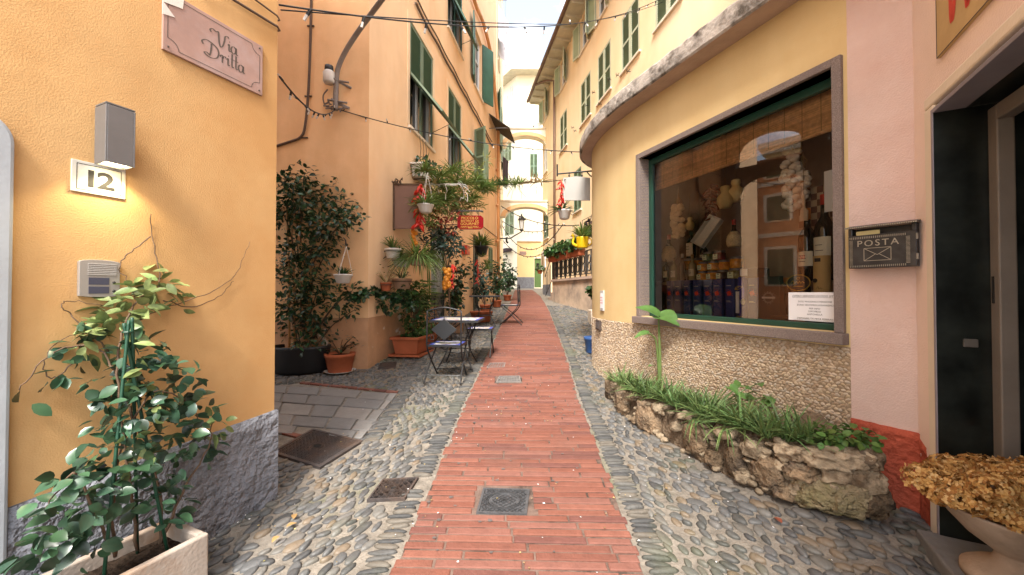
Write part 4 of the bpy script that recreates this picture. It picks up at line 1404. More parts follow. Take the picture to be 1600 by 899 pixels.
def arch(label, yc, ztop, zcrown, zspring, m):
    xl = ax(yc) - .1
    xr = 1.52 + .158 * (19 - yc) + .1
    poly = [(xl, ztop), (xl, zspring)]
    c = (xl + .35 + xr) / 2; hw = (xr - xl - .45) / 2
    for k in range(15):
        t = -1 + 2 * k / 14
        poly.append((c + hw * t, zspring + (zcrown - zspring) * math.sqrt(max(0, 1 - t*t)) if abs(t) < 1 else zspring))
    poly += [(xr, zspring), (xr, ztop)]
    b = MB(); b.prism([(x, z - ztop) for x, z in poly], -.25, .25, 0)
    root = thing('buttress_arch', label, 'arch', (0, yc, ztop))
    b.build('arch', m, root)
    b = MB(); b.box(xl, xr, -.29, .29, .001, .07); b.build('coping', m_trim, root)
    b = MB()
    # band along the arch ring
    inn = [(c + hw * math.cos(a), zspring - ztop + (zcrown - zspring) * math.sin(a)) for a in [math.pi * k / 16 for k in range(17)]]
    outr = [(c + (hw + .22) * math.cos(a), zspring - ztop + (zcrown - zspring + .16) * math.sin(a)) for a in [math.pi * k / 16 for k in range(17)]]
    b.add([(x, -.262, z) for x, z in inn] + [(x, -.262, z) for x, z in outr], [(k, k+1, 17+k+1, 17+k) for k in range(16)])
    b.build('arch_ring', m_peach, root)
arch('upper buttress arch spanning high between peach and apricot houses', 18.6, 1.6 + 7.88, 1.6 + 7.58, 1.6 + 7.1, m_pale)
arch('lower buttress arch spanning the alley above the iron lantern', 18.3, 1.6 + 4.30, 1.6 + 4.06, 1.6 + 3.62, m_pale)

# ------------------------------------------------------------------ the side passage: what the shop glass mirrors
ob = thing('orange_house', 'orange house with white quoins and green shutters mirrored in the shop window', 'house', Matrix.Translation((-11, 0, 0)) @ RZ(R(90)))
m_orange_h = mat('orange_plaster', (.66, .31, .15), .92, .08, 1.0)
FO = Frame(-11, 0, 0, 1)
ob.matrix_basis = FO.M(); WM[ob] = FO.M()
wO = [[5.3, 6.0, 4.25, 5.15], [5.3, 6.0, 5.85, 6.3], [3.8, 4.5, 4.25, 5.15], [3.8, 4.5, 5.85, 6.3], [5.2, 6.0, 1.9, 3.2]]
b = wall_holes(3.0, 6.7, -1, 6.46, wO); b.build('wall', m_orange_h, ob)
for h in wO: window(ob, *h, 'closed', m_shutter_dark, surround=m_white)
b = MB()
for k in range(18):
    b.box(6.30 if k % 2 else 6.48, 6.72, -.03, .1, -.5 + k*.37, -.04 + k*.37)
b.build('quoins', m_white, ob)
b = MB(); b.box(3.1, 6.3, -.06, .1, 5.55, 5.70); b.box(3.1, 6.3, -.06, .1, 3.65, 3.8); b.build('string_course', m_white, ob)
b = MB(); b.box(3.0, 6.7, .1, 4, -1, 6.46); b.box(2.9, 6.9, -.2, 4.2, 6.461, 6.53); b.build('roof', m_tile, ob)
yh = thing('yellow_house', 'pale yellow house with corniced roof and chimney mirrored high in the shop window', 'house', (-19, 3.4, -2.7))
b = MB(); b.box(-3, 0, -.6, 4.4, -1, 12.2); b.build('wall', m_yellow, yh)
b = MB(); b.box(-3.3, .3, -.9, 4.7, 12.201, 12.5); b.box(-3.1, .15, -.75, 4.55, 11.9, 12.2); rf = b.build('roof', m_trim, yh)
b = MB(); b.box(-1.2, -.5, .3, .9, 12.5, 13.6); b.box(-1.28, -.42, .22, .98, 13.6, 13.75); b.build('chimney', m_yellow, rf)
# arch over the passage
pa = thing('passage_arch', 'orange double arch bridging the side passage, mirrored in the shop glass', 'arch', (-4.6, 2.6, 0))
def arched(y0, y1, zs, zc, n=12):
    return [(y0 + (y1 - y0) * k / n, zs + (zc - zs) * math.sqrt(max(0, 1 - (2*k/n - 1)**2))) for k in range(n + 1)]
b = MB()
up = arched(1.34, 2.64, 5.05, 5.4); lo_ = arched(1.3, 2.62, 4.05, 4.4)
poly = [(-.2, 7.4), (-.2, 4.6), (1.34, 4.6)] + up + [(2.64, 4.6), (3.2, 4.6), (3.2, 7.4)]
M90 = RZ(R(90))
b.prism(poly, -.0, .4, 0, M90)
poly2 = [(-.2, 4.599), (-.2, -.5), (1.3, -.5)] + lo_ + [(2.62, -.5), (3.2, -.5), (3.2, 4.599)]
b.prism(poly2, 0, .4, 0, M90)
b.build('arch', mat('shaded_brown_render', (.11, .065, .04), .9, .2, 3), pa)  # brown darkened so the arch looks as if it stands in shade
# ================================================================== things on the ochre house
# street name plaque
s0, s1 = W0.hit(252, 50)[0], W0.hit(408, 100)[0]
zt_, zb_ = W0.hit(408, 74)[1], W0.hit(408, 151)[1]
wS, hS = s1 - s0, zt_ - zb_
sg = thing('street_sign', 'pink marble street name plaque reading Via Dritta with white tape on its upper left corner', 'street sign', W0.M((s0 + s1) / 2, 0, (zt_ + zb_) / 2))
m_plaq = mat('pink_marble', (.34, .205, .165), .45, .12, 5, .03, 40, .5, stain=(.39, .28, .26), stain_s=3, stain_lo=.5, stain_hi=.75)
b = MB(); b.box(-wS/2, wS/2, -.016, 0, -hS/2, hS/2); b.build('plaque', m_plaq, sg, bevel=.002)
m_engr = mat('engraved_grey', (.10, .075, .06), .8, .1, 9)
b = MB()
X, Z, c_ = wS/2 - .02, hS/2 - .022, .05
def arcp(cx, cz, a0, a1): return [(cx + c_ * math.cos(R(a0 + (a1 - a0) * k / 6)), cz + c_ * math.sin(R(a0 + (a1 - a0) * k / 6))) for k in range(7)]
loop = [(-X + c_, Z), (X - c_, Z)] + arcp(X, Z, 180, 270) + [(X, -Z + c_)] + arcp(X, -Z, 90, 180) + [(-X + c_, -Z)] + arcp(-X, -Z, 0, 90) + [(-X, Z - c_)] + arcp(-X, Z, 270, 360)
loop.append(loop[0])
for p, q in zip(loop[:-1], loop[1:]):
    d = Vector((q[0]-p[0], 0, q[1]-p[1]))
    if d.length < 1e-5: continue
    nn = Vector((-d.z, 0, d.x)).normalized() * .0018
    b.add([(p[0]+nn.x, -.0172, p[1]+nn.z), (q[0]+nn.x, -.0172, q[1]+nn.z), (q[0]-nn.x, -.0172, q[1]-nn.z), (p[0]-nn.x, -.0172, p[1]-nn.z)], [(0,1,2,3)])
b.build('border_line', m_engr, sg)
b = MB()
def put(pts, ox, oz, k, wmin=.003, wmax=.0095): stroke(b, [(ox + x*k, oz + z*k) for x, z in pts], -.0173, wmin, wmax, pen=20)
# letters on a unit x-height grid
A_ = [(.62, .80), (.40, 1.0), (.12, .85), (0, .45), (.12, .08), (.34, 0), (.55, .25), (.66, .85)]
A2 = [(.68, 1.0), (.66, .4), (.72, .05), (.92, .12)]
I_ = [(.05, .75), (.22, .98), (.20, .35), (.26, .04), (.46, .16)]
k = .043
o = (.0, .010)
put([(-.9, 1.35), (-1.02, 1.62), (-.72, 1.90), (-.3, 1.75), (-.02, 1.9), (.05, 1.2), (.12, .45), (.28, 0), (.55, .3), (.75, 1.1), (.85, 1.75), (1.15, 1.95), (1.28, 1.78)], *o, k)
o2 = (o[0] + 1.15*k, o[1]); put(I_, *o2, k); put([(.24, 1.30), (.27, 1.36), (.24, 1.42)], *o2, k, .004, .006)
o3 = (o[0] + 1.62*k, o[1]); put(A_, *o3, k); put(A2, *o3, k)
o = (-.045, -.078)
put([(-.75, 1.25), (-.9, 1.6), (-.45, 2.0), (.2, 1.95), (.9, 1.6), (1.1, .95), (.85, .25), (.2, -.08), (-.35, .0), (-.62, .22), (-.35, .36), (0, .2)], *o, k)
put([(.22, 1.82), (.18, 1.1), (.10, .5), (-.02, .12)], *o, k)
o4 = (o[0] + 1.28*k, o[1]); put([(0, .7), (.15, 1.0), (.34, .92), (.30, .5), (.28, .0)], *o4, k); put([(.30, .55), (.42, .88), (.62, 1.0), (.75, .88)], *o4, k)
o5 = (o[0] + 2.08*k, o[1]); put(I_, *o5, k); put([(.24, 1.30), (.27, 1.36), (.24, 1.42)], *o5, k, .004, .006)
for q in (2.6, 3.12):
    o6 = (o[0] + q*k, o[1]); put([(.22, 1.9), (.20, 1.0), (.20, .3), (.28, .04), (.48, .16)], *o6, k); put([(0, 1.12), (.25, 1.16), (.52, 1.14)], *o6, k, .003, .004)
o7 = (o[0] + 3.66*k, o[1]); put(A_, *o7, k); put(A2, *o7, k)
b.build('lettering', m_engr, sg)
b = MB()
b.prism([(-wS/2-.005, hS/2+.012), (-wS/2+.09, hS/2+.012), (-wS/2+.085, hS/2-.055), (-wS/2-.003, hS/2-.075)], -.019, -.0165)
b.prism([(-wS/2-.005, hS/2-.07), (-wS/2+.05, hS/2-.125), (-wS/2-.004, hS/2-.14)], -.0192, -.0166)
b.build('tape', mat('white_tape', (.62, .56, .50), .6, .1, 9), sg)
b = MB()
for x in (-1, 1):
    for z in (-1, 1): b.lathe([(.005, 0), (.005, .004), (.001, .005)], seg=8, M=T(x*(wS/2-.022), -.0165, z*(hS/2-.024)) @ RX(R(90)))
b.build('screws', m_engr, sg)

# box lamp, lit below
s0 = W0.hit(165, 200, -.13)[0]; s1 = W0.hit(212, 200, -.13)[0]
zt_ = W0.hit(165, 161, -.13)[1]; zb_ = W0.hit(165, 252, -.13)[1]
lw = s1 - s0
lp = thing('wall_lamp', 'grey metal box lamp lit downward above the house number on the ochre wall', 'wall lamp', W0.M((s0+s1)/2, 0, zb_))
lh = zt_ - zb_
y0, y1 = -.130, -.028
b = MB(); t = .006
b.box(-lw/2, -lw/2+t, y0, y1, 0, lh); b.box(lw/2-t, lw/2, y0, y1, 0, lh); b.box(-lw/2+t, lw/2-t, y0, y0+t, 0, lh); b.box(-lw/2+t, lw/2-t, y1-t, y1, 0, lh)
b.box(-lw/2+t, lw/2-t, y0+t, y1-t, .05, .056)
b.build('housing', m_steel, lp, bevel=.0015)
b = MB(); b.box(-lw/2+.001, lw/2-.001, y0+.001, y1-.001, lh+.004, lh+.010); b.box(-lw/2+t, lw/2-t, y0+t, y1-t, lh, lh+.004); b.build('cap', m_steel, lp)
b = MB(); b.box(-lw/2+.02, lw/2-.02, y1, 0, .06, lh-.05); b.tube([(-lw/2-.004+.02, -.012, .09), (-lw/2+.008, -.012, .09)], .006, 8); b.build('bracket', m_steel, lp)
b = MB(); b.box(-lw/2+t+.001, lw/2-t-.001, y0+t+.001, y1-t-.001, .012, .018)
b.build('lens', emit_mat('warm_lamp_lens', (1, .82, .48), 4), lp)
ld = bpy.data.lights.new('lamp_light', 'SPOT'); ld.energy = 3.2; ld.color = (1, .84, .50); ld.spot_size = R(125); ld.spot_blend = .55; ld.shadow_soft_size = .03
lo = bpy.data.objects.new('lamp_light', ld); COL.objects.link(lo); lo.parent = lp; lo.location = (0, (y0+y1)/2, .004); WM[lo] = WM[lp]

# house number
s0, s1 = W0.hit(110, 270)[0], W0.hit(195, 290)[0]
zt_, zb_ = W0.hit(110, 248)[1], W0.hit(110, 298)[1]
hn = thing('house_number', 'white tile with a thin black border and the number 12 below the lamp', 'house number', W0.M((s0+s1)/2, 0, (zt_+zb_)/2))
wN, hN = s1-s0, zt_-zb_
m_tilew = mat('glazed_white_tile', (.56, .53, .46), .2, .02, 5)
b = MB(); b.box(-wN/2, wN/2, -.009, 0, -hN/2, hN/2); b.build('tile', m_tilew, hn, bevel=.002)
b = MB(); e = .017; l = .0012
X, Z = wN/2-e, hN/2-e*.8
for q in ((-X, X, Z-l, Z+l), (-X, X, -Z-l, -Z+l), (-X-l, -X+l, -Z, Z), (X-l, X+l, -Z, Z)): b.box(q[0], q[1], -.0096, -.0091, q[2], q[3])
b.build('border_line', m_ink, hn)
text_part('12', hN*.74, T(-.004, -.0098, -.007), hn, m_ink, ext=.0003, sx=1.2, spacing=.80, bold=.0028)

# intercom
s0, s1 = W0.hit(120, 440)[0], W0.hit(184, 440)[0]
zt_, zb_ = W0.hit(150, 407)[1], W0.hit(150, 464)[1]
ic = thing('intercom', 'silver door intercom with two call buttons on the ochre wall', 'intercom', W0.M((s0+s1)/2, 0, zb_))
wI, hI = s1-s0, zt_-zb_
m_silver = mat('silver_plastic', (.33, .30, .27), .4, .03, 6, 0, 1, .5, metal=.3)
b = MB()
poly = [(-wI/2, .004), (-wI/4, -.001), (wI/4, -.001), (wI/2, .004), (wI/2, hI-.01)] + [(wI/2*math.cos(R(a)), hI-.01+.012*math.sin(R(a))) for a in range(15, 166, 15)] + [(-wI/2, hI-.01)]
b.prism(poly, -.022, 0)
b.build('casing', m_silver, ic, bevel=.006)
b = MB()
for k in range(7):
    b.box(-wI*.30, wI*.40, -.0245, -.0215, hI*.60 + k*hI*.048, hI*.60 + k*hI*.048 + .0028)
b.build('speaker_slots', m_plastic_grey, ic)
b = MB(); b.box(-wI*.28, wI*.22, -.0235, -.0215, hI*.33, hI*.52); b.box(-wI*.28, wI*.22, -.0235, -.0215, hI*.09, hI*.28)
b.build('name_plates', mat('name_plate', (.06, .06, .085), .3, 0), ic)
for k, z in enumerate((.42, .18)):
    b = MB(); b.lathe([(.006, 0), (.006, .004), (.003, .006)], seg=10, M=T(wI*.34, -.0215, hI*z-.004) @ RX(R(90))); b.build('call_button', m_ink, ic)

# two thick cables near the top of the corner
for k, (pa_, pb_) in enumerate((((300, -40), (440, 46)), ((345, -40), (440, 30)))):
    b = MB()
    a = W0.hit(*pa_, -.02); c = W0.hit(*pb_, -.02)
    pts = [W0.pt(a[0] + (c[0]-a[0])*i/12, -.02, a[1] + (c[1]-a[1])*i/12) for i in range(12)] + [W0.pt(-.02, -.022, c[1]-.0), W0.pt(.012, -.004, c[1]-.004), W0.pt(-.05, .25, c[1]-.02), W0.pt(-.5, 1.6, c[1]-.05)]
    b.tube(pts, .008 if k == 0 else .006, 6)
    tag(b.build('wall_cable', m_cable_brown, None, base=W0.pt(0, 0, c[1])), 'thicker lower brown cable wrapping the ochre corner above the street plaque' if k == 0 else 'thinner upper brown cable wrapping the ochre corner above the street plaque', 'cable')

# ------------------------------------------------------------------ planter and climbing plant
ps0, ps1, pn0, pn1 = -1.42, -.60, -.40, -.07
gzb = gz(-1.75, 1.6); pzt = .445
pb = thing('planter_box', 'pale stone planter box with soil in the left foreground', 'planter', W0.M((ps0+ps1)/2, (pn0+pn1)/2, gzb))
hx, hy, hz = (ps1-ps0)/2, (pn1-pn0)/2, pzt - gzb
t = .035
b = MB()
b.box(-hx, hx, -hy, -hy+t, -.02, hz); b.box(-hx, hx, hy-t, hy, -.02, hz); b.box(-hx, -hx+t, -hy+t, hy-t, -.02, hz); b.box(hx-t, hx, -hy+t, hy-t, -.02, hz); b.box(-hx+t, hx-t, -hy+t, hy-t, 0, .02)
m_planter = mat('pale_cement', (.36, .30, .25), .85, .12, 6, .15, 60, .2, stain=(.28, .165, .095), stain_s=4, stain_lo=.42, stain_hi=.66)
b.build('box', m_planter, pb, bevel=.008)
b = MB()
for i in range(25):
    for j in range(13):
        b.v.append((-hx+t+(2*hx-2*t)*i/24, -hy+t+(2*hy-2*t)*j/12, hz-.07+.018*noise.noise(Vector((i*.7, j*.7, 2)))))
for i in range(24):
    for j in range(12):
        a = i*13+j; b.f.append((a, a+13, a+14, a+1)); b.mi.append(0)
b.build('soil', m_soil, pb)
tr = thing('plant_stake', 'three green plastic stakes tied at the top supporting the climbing plant', 'plant stakes', W0.M(-.85, -.2, pzt-.06))
m_stake = mat('green_plastic_stake', (.012, .055, .03), .45, .1, 10, .1, 90, .4)
topw = W0.hit(199, 512, -.22)
tp = W0.pt(topw[0], -.22, topw[1])
feet = []
for (px, py, n) in ((264, 822, -.30), (160, 870, -.34), (215, 850, -.14)):
    s, z = W0.hit(px, py, n); feet.append(W0.pt(s, n, pzt - .075))
for i, f in enumerate(feet):
    tt = tp + Vector((.012 * (i-1), .005*i, .012*i))
    b = MB(); b.tube([f, f + (tt - f) * .5, tt, tt + (tt - f).normalized() * .02], .0065, 8); b.build('stake', m_stake, tr, world=True, smooth=True)
b = MB(); b.tube([tp + Vector((.015*math.cos(a), .015*math.sin(a), -.02)) for a in [k*.8 for k in range(9)]], .004, 6); b.build('tie', m_stake, tr, world=True)

LF = .85
def leafball(mb, c, rad, n, L, W, rg, up=.35, mi=0, shell=.35, fold=.25, curl=.3, fwd=None):
    """n leaves through an ellipsoid, thicker near its outside"""
    c = Vector(c); L *= 1.15; W *= 1.2
    for _ in range(int(n * LF)):
        v = Vector((rg.gauss(0, 1), rg.gauss(0, 1), rg.gauss(0, 1))).normalized()
        r = shell + (1 - shell) * rg.random() ** .6
        p = c + Vector((v.x * rad[0], v.y * rad[1], v.z * rad[2])) * r
        d = (v * .8 + Vector((rg.uniform(-1, 1), rg.uniform(-1, 1), rg.uniform(-.9, .45)))).normalized()
        nn = (Vector((0, 0, 1)) * up + v * .5 + Vector((rg.uniform(-.6, .6), rg.uniform(-.6, .6), rg.uniform(-.3, .6)))).normalized()
        s_ = rg.uniform(.65, 1.2)
        mb.leaf(p, d, nn, L * s_, W * s_, fold, curl, mi)
rg = random.Random(3)
cp = thing('climbing_plant', 'leafy climbing plant with pale variegated tips trained up the ochre wall', 'climbing plant', W0.M(-.85, -.2, pzt-.07))
def W0P(px, py, n):
    s, z = W0.hit(px, py, n); return W0.pt(s, n, z)
stems = MB()
root = [W0P(250, 850, -.24), W0P(215, 860, -.2), W0P(180, 870, -.27)]
lines = [
 [root[0], W0P(245, 740, -.22), W0P(205, 640, -.2), W0P(170, 560, -.14), W0P(130, 540, -.07), W0P(75, 560, -.06), W0P(30, 610, -.08)],
 [root[1], W0P(200, 720, -.2), W0P(185, 600, -.2), W0P(190, 520, -.16), W0P(215, 470, -.1), W0P(250, 445, -.05), W0P(240, 385, -.02), W0P(236, 335, -.012)],
 [root[2], W0P(180, 740, -.27), W0P(210, 650, -.26), W0P(250, 610, -.24), W0P(300, 640, -.22), W0P(320, 690, -.2)],
 [W0P(195, 530, -.12), W0P(235, 490, -.06), W0P(285, 472, -.03), W0P(335, 455, -.015), W0P(370, 425, -.012), W0P(390, 378, -.012)],
 [W0P(235, 370, -.012), W0P(205, 395, -.015), W0P(186, 415, -.03), W0P(200, 440, -.05), W0P(215, 470, -.08)],
 [W0P(170, 550, -.1), W0P(120, 500, -.03), W0P(98, 480, -.02), W0P(110, 470, -.02), W0P(160, 478, -.03)],
 [W0P(120, 560, -.08), W0P(90, 590, -.05), W0P(70, 580, -.04), W0P(78, 545, -.03), W0P(120, 520, -.04)],
 [W0P(255, 470, -.04), W0P(300, 480, -.015), W0P(340, 465, -.012), W0P(365, 440, -.012)],
 [root[2], W0P(150, 800, -.3), W0P(120, 740, -.3), W0P(95, 760, -.3), W0P(70, 800, -.3)],
 [root[0], W0P(290, 760, -.25), W0P(325, 700, -.22), W0P(335, 650, -.2)],
]
for k, l in enumerate(lines):
    c = catmull(l, 6); n = len(c)
    for i in range(1, n - 1): c[i] = c[i] + Vector((rg.gauss(0, .004), rg.gauss(0, .004), rg.gauss(0, .004)))
    r0 = .006 if k in (0, 1, 2, 8, 9) else .0028
    stems.tube(c, [r0 * (1 - .75 * i / (n - 1)) + .0006 for i in range(n)], 5)
stems.build('stem', m_stem, cp, world=True, smooth=True)
dk = MB(); va = MB()
def W0B(mb, px, py, n, rp, rn, cnt, L=.058, W=.036, **kw):
    c = W0P(px, py, n); dep = (c - EYE).length
    r = rp * .88 * c.y / FPX
    leafball(mb, c, (r*.9, max(rn, .03), r), cnt, L, W, rg, **kw)
for a in ((255, 600, -.22, 62, .09, 75), (205, 650, -.22, 60, .1, 70), (270, 690, -.2, 60, .1, 65), (180, 720, -.24, 60, .1, 60), (240, 760, -.22, 55, .1, 50), (310, 640, -.18, 38, .07, 32), (325, 700, -.16, 36, .06, 26),
          (150, 770, -.28, 50, .1, 42), (100, 800, -.3, 55, .1, 42), (70, 850, -.32, 45, .1, 22), (130, 850, -.3, 50, .08, 30), (170, 600, -.14, 45, .06, 34), (135, 545, -.08, 38, .04, 24), (200, 560, -.18, 30, .06, 22),
          (230, 545, -.18, 26, .05, 16), (220, 640, -.3, 40, .06, 28), (110, 740, -.28, 30, .06, 16), (270, 790, -.25, 35, .08, 20), (290, 600, -.2, 34, .06, 22), (95, 575, -.06, 22, .03, 8)):
    W0B(dk, *a)
for a in ((250, 450, -.06, 28, .03, 24), (215, 470, -.08, 30, .04, 26), (185, 485, -.07, 34, .04, 26), (160, 515, -.06, 30, .03, 18), (285, 470, -.04, 20, .02, 10), (130, 535, -.06, 26, .03, 12), (235, 440, -.05, 22, .02, 12), (340, 660, -.18, 26, .04, 12), (180, 530, -.12, 28, .04, 10), (250, 580, -.30, 60, .05, 10), (220, 690, -.33, 60, .04, 10)):
    W0B(va, *a, L=.068, W=.034)
for (px, py) in ((50, 632), (30, 612), (75, 600)):
    p = W0P(px, py, -.08); dk.leaf(p, Vector((rg.uniform(-.6, .2), .2, -.3)), Vector((.2, -.6, .7)), .08, .045)
dk.build('foliage', m_leaf_blue, cp, world=True)
va.build('variegated_foliage', m_leaf_var, cp, world=True)

LF = 1.9
# ================================================================== end wall of the peach house: conduit, lamp bracket, pots
FEP = lambda px, py, n=0: (lambda h: FE.pt(h[0], n, h[1]))(FE.hit(px, py, n))
b = MB()
pts = [FEP(487, -30, -.02), FEP(485, 60, -.02), FEP(482, 140, -.02), FEP(477, 195, -.02), FEP(470, 214, -.02), FEP(452, 222, -.02), FEP(420, 232, -.02)]
b.tube(catmull(pts, 6), .017, 6)
for (px, py) in ((485, 40), (481, 150), (475, 215)):
    p = FEP(px, py, -.02); b.tube([p + Vector((-.05, .01, 0)), p + Vector((.05, .01, 0))], .012, 5)
tag(b.build('wall_cable', m_cable_brown, None, base=FEP(482, 140)), 'dark bundled cable running down the peach end wall left of the lamp bracket', 'cable')
sl_ = thing('street_lamp', 'curved grey lamp bracket with a white photocell canister on the peach end wall', 'street lamp', Matrix.Translation(FEP(525, 165)))
b = MB()
pp = [FEP(524, 172, -.10), FEP(525, 140, -.10), FEP(527, 112, -.11), FEP(537, 86, -.15), FEP(556, 55, -.25), FEP(580, 22, -.42), FEP(598, -2, -.6)]
q = catmull(pp, 6); dd = (q[-1] - q[-2]).normalized()
q += [q[-1] + dd * .5, q[-1] + dd * .9 + Vector((0, 0, -.03))]
b.tube(q, [.036] * 8 + [.034] * (len(q) - 8), 10)
m_polegrey = mat('weathered_pole_paint', (.20, .17, .15), .6, .15, 9, .1, 60)
b.build('arm', m_polegrey, sl_, world=True, smooth=True)
b = MB(); e = q[-1]; b.lathe([(.03, .16), (.10, .12), (.20, 0), (.20, -.03), (.05, -.06)], tuple(e + Vector((0, 0, -.06))), 16); b.build('lamp_head', m_polegrey, sl_, world=True, smooth=True)
b = MB(); c = FEP(514, 128, -.14)
b.lathe([(.07, -.02), (.078, 0), (.078, .13), (.06, .15)], tuple(c), 14); b.build('photocell', m_plastic_white, sl_, world=True, smooth=True)
b = MB(); b.lathe([(.05, 0), (.06, .02), (.055, .08), (.03, .09)], tuple(c + Vector((0, 0, .145))), 14); b.build('photocell_cap', m_black, sl_, world=True, smooth=True)
b = MB()
for (px, py) in ((527, 128), (524, 160)):
    a_ = FEP(px, py, -.1); b.tube([a_ + Vector((-.04, -.05, .02)), a_ + Vector((.02, .0, 0)), a_ + Vector((.16, .1, -.04))], .018, 6); b.tube([a_ + Vector((-.1, -.03, .02)), a_ + Vector((.16, .02, .0))], .014, 6)
b.tube(catmull([FEP(512, 140, -.13), FEP(505, 150, -.1), FEP(508, 165, -.06), FEP(520, 170, -.06)], 5), .010, 6)
for _ in range(14):
    a_ = FEP(525 + rg.uniform(-12, 12), 165 + rg.uniform(-8, 8), -.08)
    b.tube([a_, a_ + Vector((rg.uniform(-.1, .1), rg.uniform(-.04, .04), rg.uniform(-.05, .05)))], .012, 5)
b.build('clamps', m_polegrey, sl_, world=True)

# ficus in a black tub, terracotta pot beside it, hanging white pot
tub = thing('plant_tub', 'wide black plastic tub holding the tall weeping fig by the peach end wall', 'planter', Matrix.Translation(ghit(470, 592)))
tc_ = ghit(470, 580); tz = tc_.z
b = MB(); m_tub = mat('black_plastic', (.014, .015, .017), .5, .1, 8, .05, 30)
tl = Matrix.Translation(tc_) 
b.lathe([(.28, -.01), (.31, .03), (.335, .31), (.345, .33), (.345, .36), (.315, .36), (.31, .30)], tuple(tc_), 28, sx=1.18, sy=.8); b.build('tub', m_tub, tub, world=True, smooth=True)
b = MB(); b.lathe([(.312, .315), (.16, .335), (.001, .34)], tuple(tc_), 24, sx=1.16, sy=.78); b.build('soil', mat('bark_chips', (.25, .15, .07), .95, .5, 60, .5, 60), tub, world=True)
fic = thing('weeping_fig', 'tall dark green weeping fig on bamboo canes in the black tub', 'tree', Matrix.Translation(tc_ + Vector((0, 0, .33))))
rg = random.Random(21)
b = MB()
YF = tc_.y
for (x0, x1, t_) in ((452, 447, 290), (476, 492, 310), (460, 455, 330)):
    p, q = at(x0, 556, YF + rg.uniform(-.05, .1)), at(x1, t_, YF + .1); b.tube([p, p + (q-p)*.5 + Vector((.02, 0, 0)), q], [.017, .014, .01], 7)
b.build('cane', m_bamboo, fic, world=True, smooth=True)
b = MB(); tw = MB()
cl = []
for (px, py, r, n) in ((450, 285, 26, 60), (470, 310, 42, 130), (505, 300, 38, 110), (535, 320, 30, 70), (460, 350, 44, 150), (505, 350, 42, 140), (540, 345, 26, 50), (480, 395, 46, 160), (450, 410, 34, 100), (520, 385, 34, 90), (470, 440, 46, 160), (505, 440, 38, 110), (490, 480, 42, 130), (455, 480, 34, 90), (530, 470, 30, 60), (500, 515, 34, 80), (465, 515, 30, 60), (550, 455, 20, 24), (440, 330, 30, 70), (555, 335, 18, 20), (475, 275, 26, 36), (545, 490, 18, 16), (480, 535, 24, 30)):
    Y = YF + rg.uniform(-.22, .22); c = at(px, py, Y); rr_ = r * Y / FPX
    cl.append(c)
    leafball(b, c, (rr_, rr_*.9, rr_*.75), n, .075, .034, rg, up=.5, shell=.1)
    base = at(470 + (px-470)*.25, min(550, py+70), YF + .05)
    tw.tube(catmull([base, base + (c-base)*.5 + Vector((0, 0, .08)), c, c + Vector((rg.uniform(-.15, .25), rg.uniform(-.1, .1), .05))], 4), [.011 - .0007*i for i in range(13)], 5)
b.build('foliage', m_leaf_dark, fic, world=True)
tw.build('branches', m_stem, fic, world=True)

def pot(name, label, c, r, h, m, rim=.02, soil=True, saucer=None, taper=.72, seg=22, group=None):
    t_ = thing(name, label, 'plant pot', Matrix.Translation(Vector(c)), group)
    b = MB(); b.lathe([(r*taper, 0), (r*(taper+.04), .01), (r*.95, h-.05*h/.25), (r, h-.045*h/.25), (r*1.03, h), (r*.92, h), (r*.88, h-.03)], seg=seg); b.build('pot', m, t_, smooth=True)
    if soil:
        b = MB(); b.lathe([(r*.89, h-.035), (r*.4, h-.02), (.001, h-.018)], seg=seg); b.build('soil', m_soil, t_)
    if saucer:
        b = MB(); b.lathe([(r*.8, -.004), (r*1.0, .02), (r*1.04, .022), (r*.95, .008), (r*.78, .006)], seg=seg); b.build('saucer', saucer, t_, smooth=True)
    return t_
c = ghit(531, 581)
pot('flower_pot', 'round terracotta pot on a saucer between the black tub and the peach corner', c, .20, .26, m_terra, saucer=m_plastic_white)
b = MB(); p0 = c + Vector((0, 0, .24))
for k in range(16):
    a_ = rg.uniform(0, 6.28); e = p0 + Vector((math.cos(a_)*.2, math.sin(a_)*.15, rg.uniform(.05, .28)))
    b.tube([p0, p0+(e-p0)*.5+Vector((0, 0, .04)), e], .004, 5, mi=1)
    for _ in range(3): b.leaf(e + Vector((rg.gauss(0, .03), rg.gauss(0, .03), rg.gauss(0, .02))), Vector((rg.uniform(-1, 1), rg.uniform(-1, 1), rg.uniform(-.6, .3))), Vector((0, 0, 1)), .06, .035)
tag(b.build('potted_plant', [m_leaf_dark, m_stem], None, base=p0), 'sparse dark leafed plant in the round terracotta pot', 'plant')

def hanging_bowl(label, c, r, h, hook, m=m_plastic_white, group=None):
    t_ = thing('hanging_pot', label, 'hanging pot', Matrix.Translation(Vector(c)), group)
    b = MB(); b.lathe([(r*.55, 0), (r*.72, .012), (r*.95, h*.8), (r*1.04, h*.86), (r*1.04, h), (r*.93, h), (r*.9, h*.8)], seg=20); b.build('bowl', m, t_, smooth=True)
    b = MB(); b.lathe([(r*.9, h*.82), (.001, h*.9)], seg=16); b.build('soil', m_soil, t_)
    b = MB(); hk = Vector(hook) - Vector(c)
    for k in range(3):
        a_ = k*2.094+.5; b.tube([(r*math.cos(a_), r*math.sin(a_), h), tuple(hk)], .0035, 5)
    b.build('hanger', m_plastic_white, t_)
    return t_
c = at(536, 443, 5.1)
hanging_bowl('small white hanging pot beside the weeping fig, left of the peach corner', c, .115, .12, at(541, 385, 5.1))
b = MB(); b.tube([at(541, 385, 5.1), at(540, 376, 5.2), at(537, 372, 5.54)], .008, 6)
tag(b.build('hook', m_black, None, base=at(537, 372, 5.54)), 'small iron hook carrying the white hanging pot beside the weeping fig', 'hook')

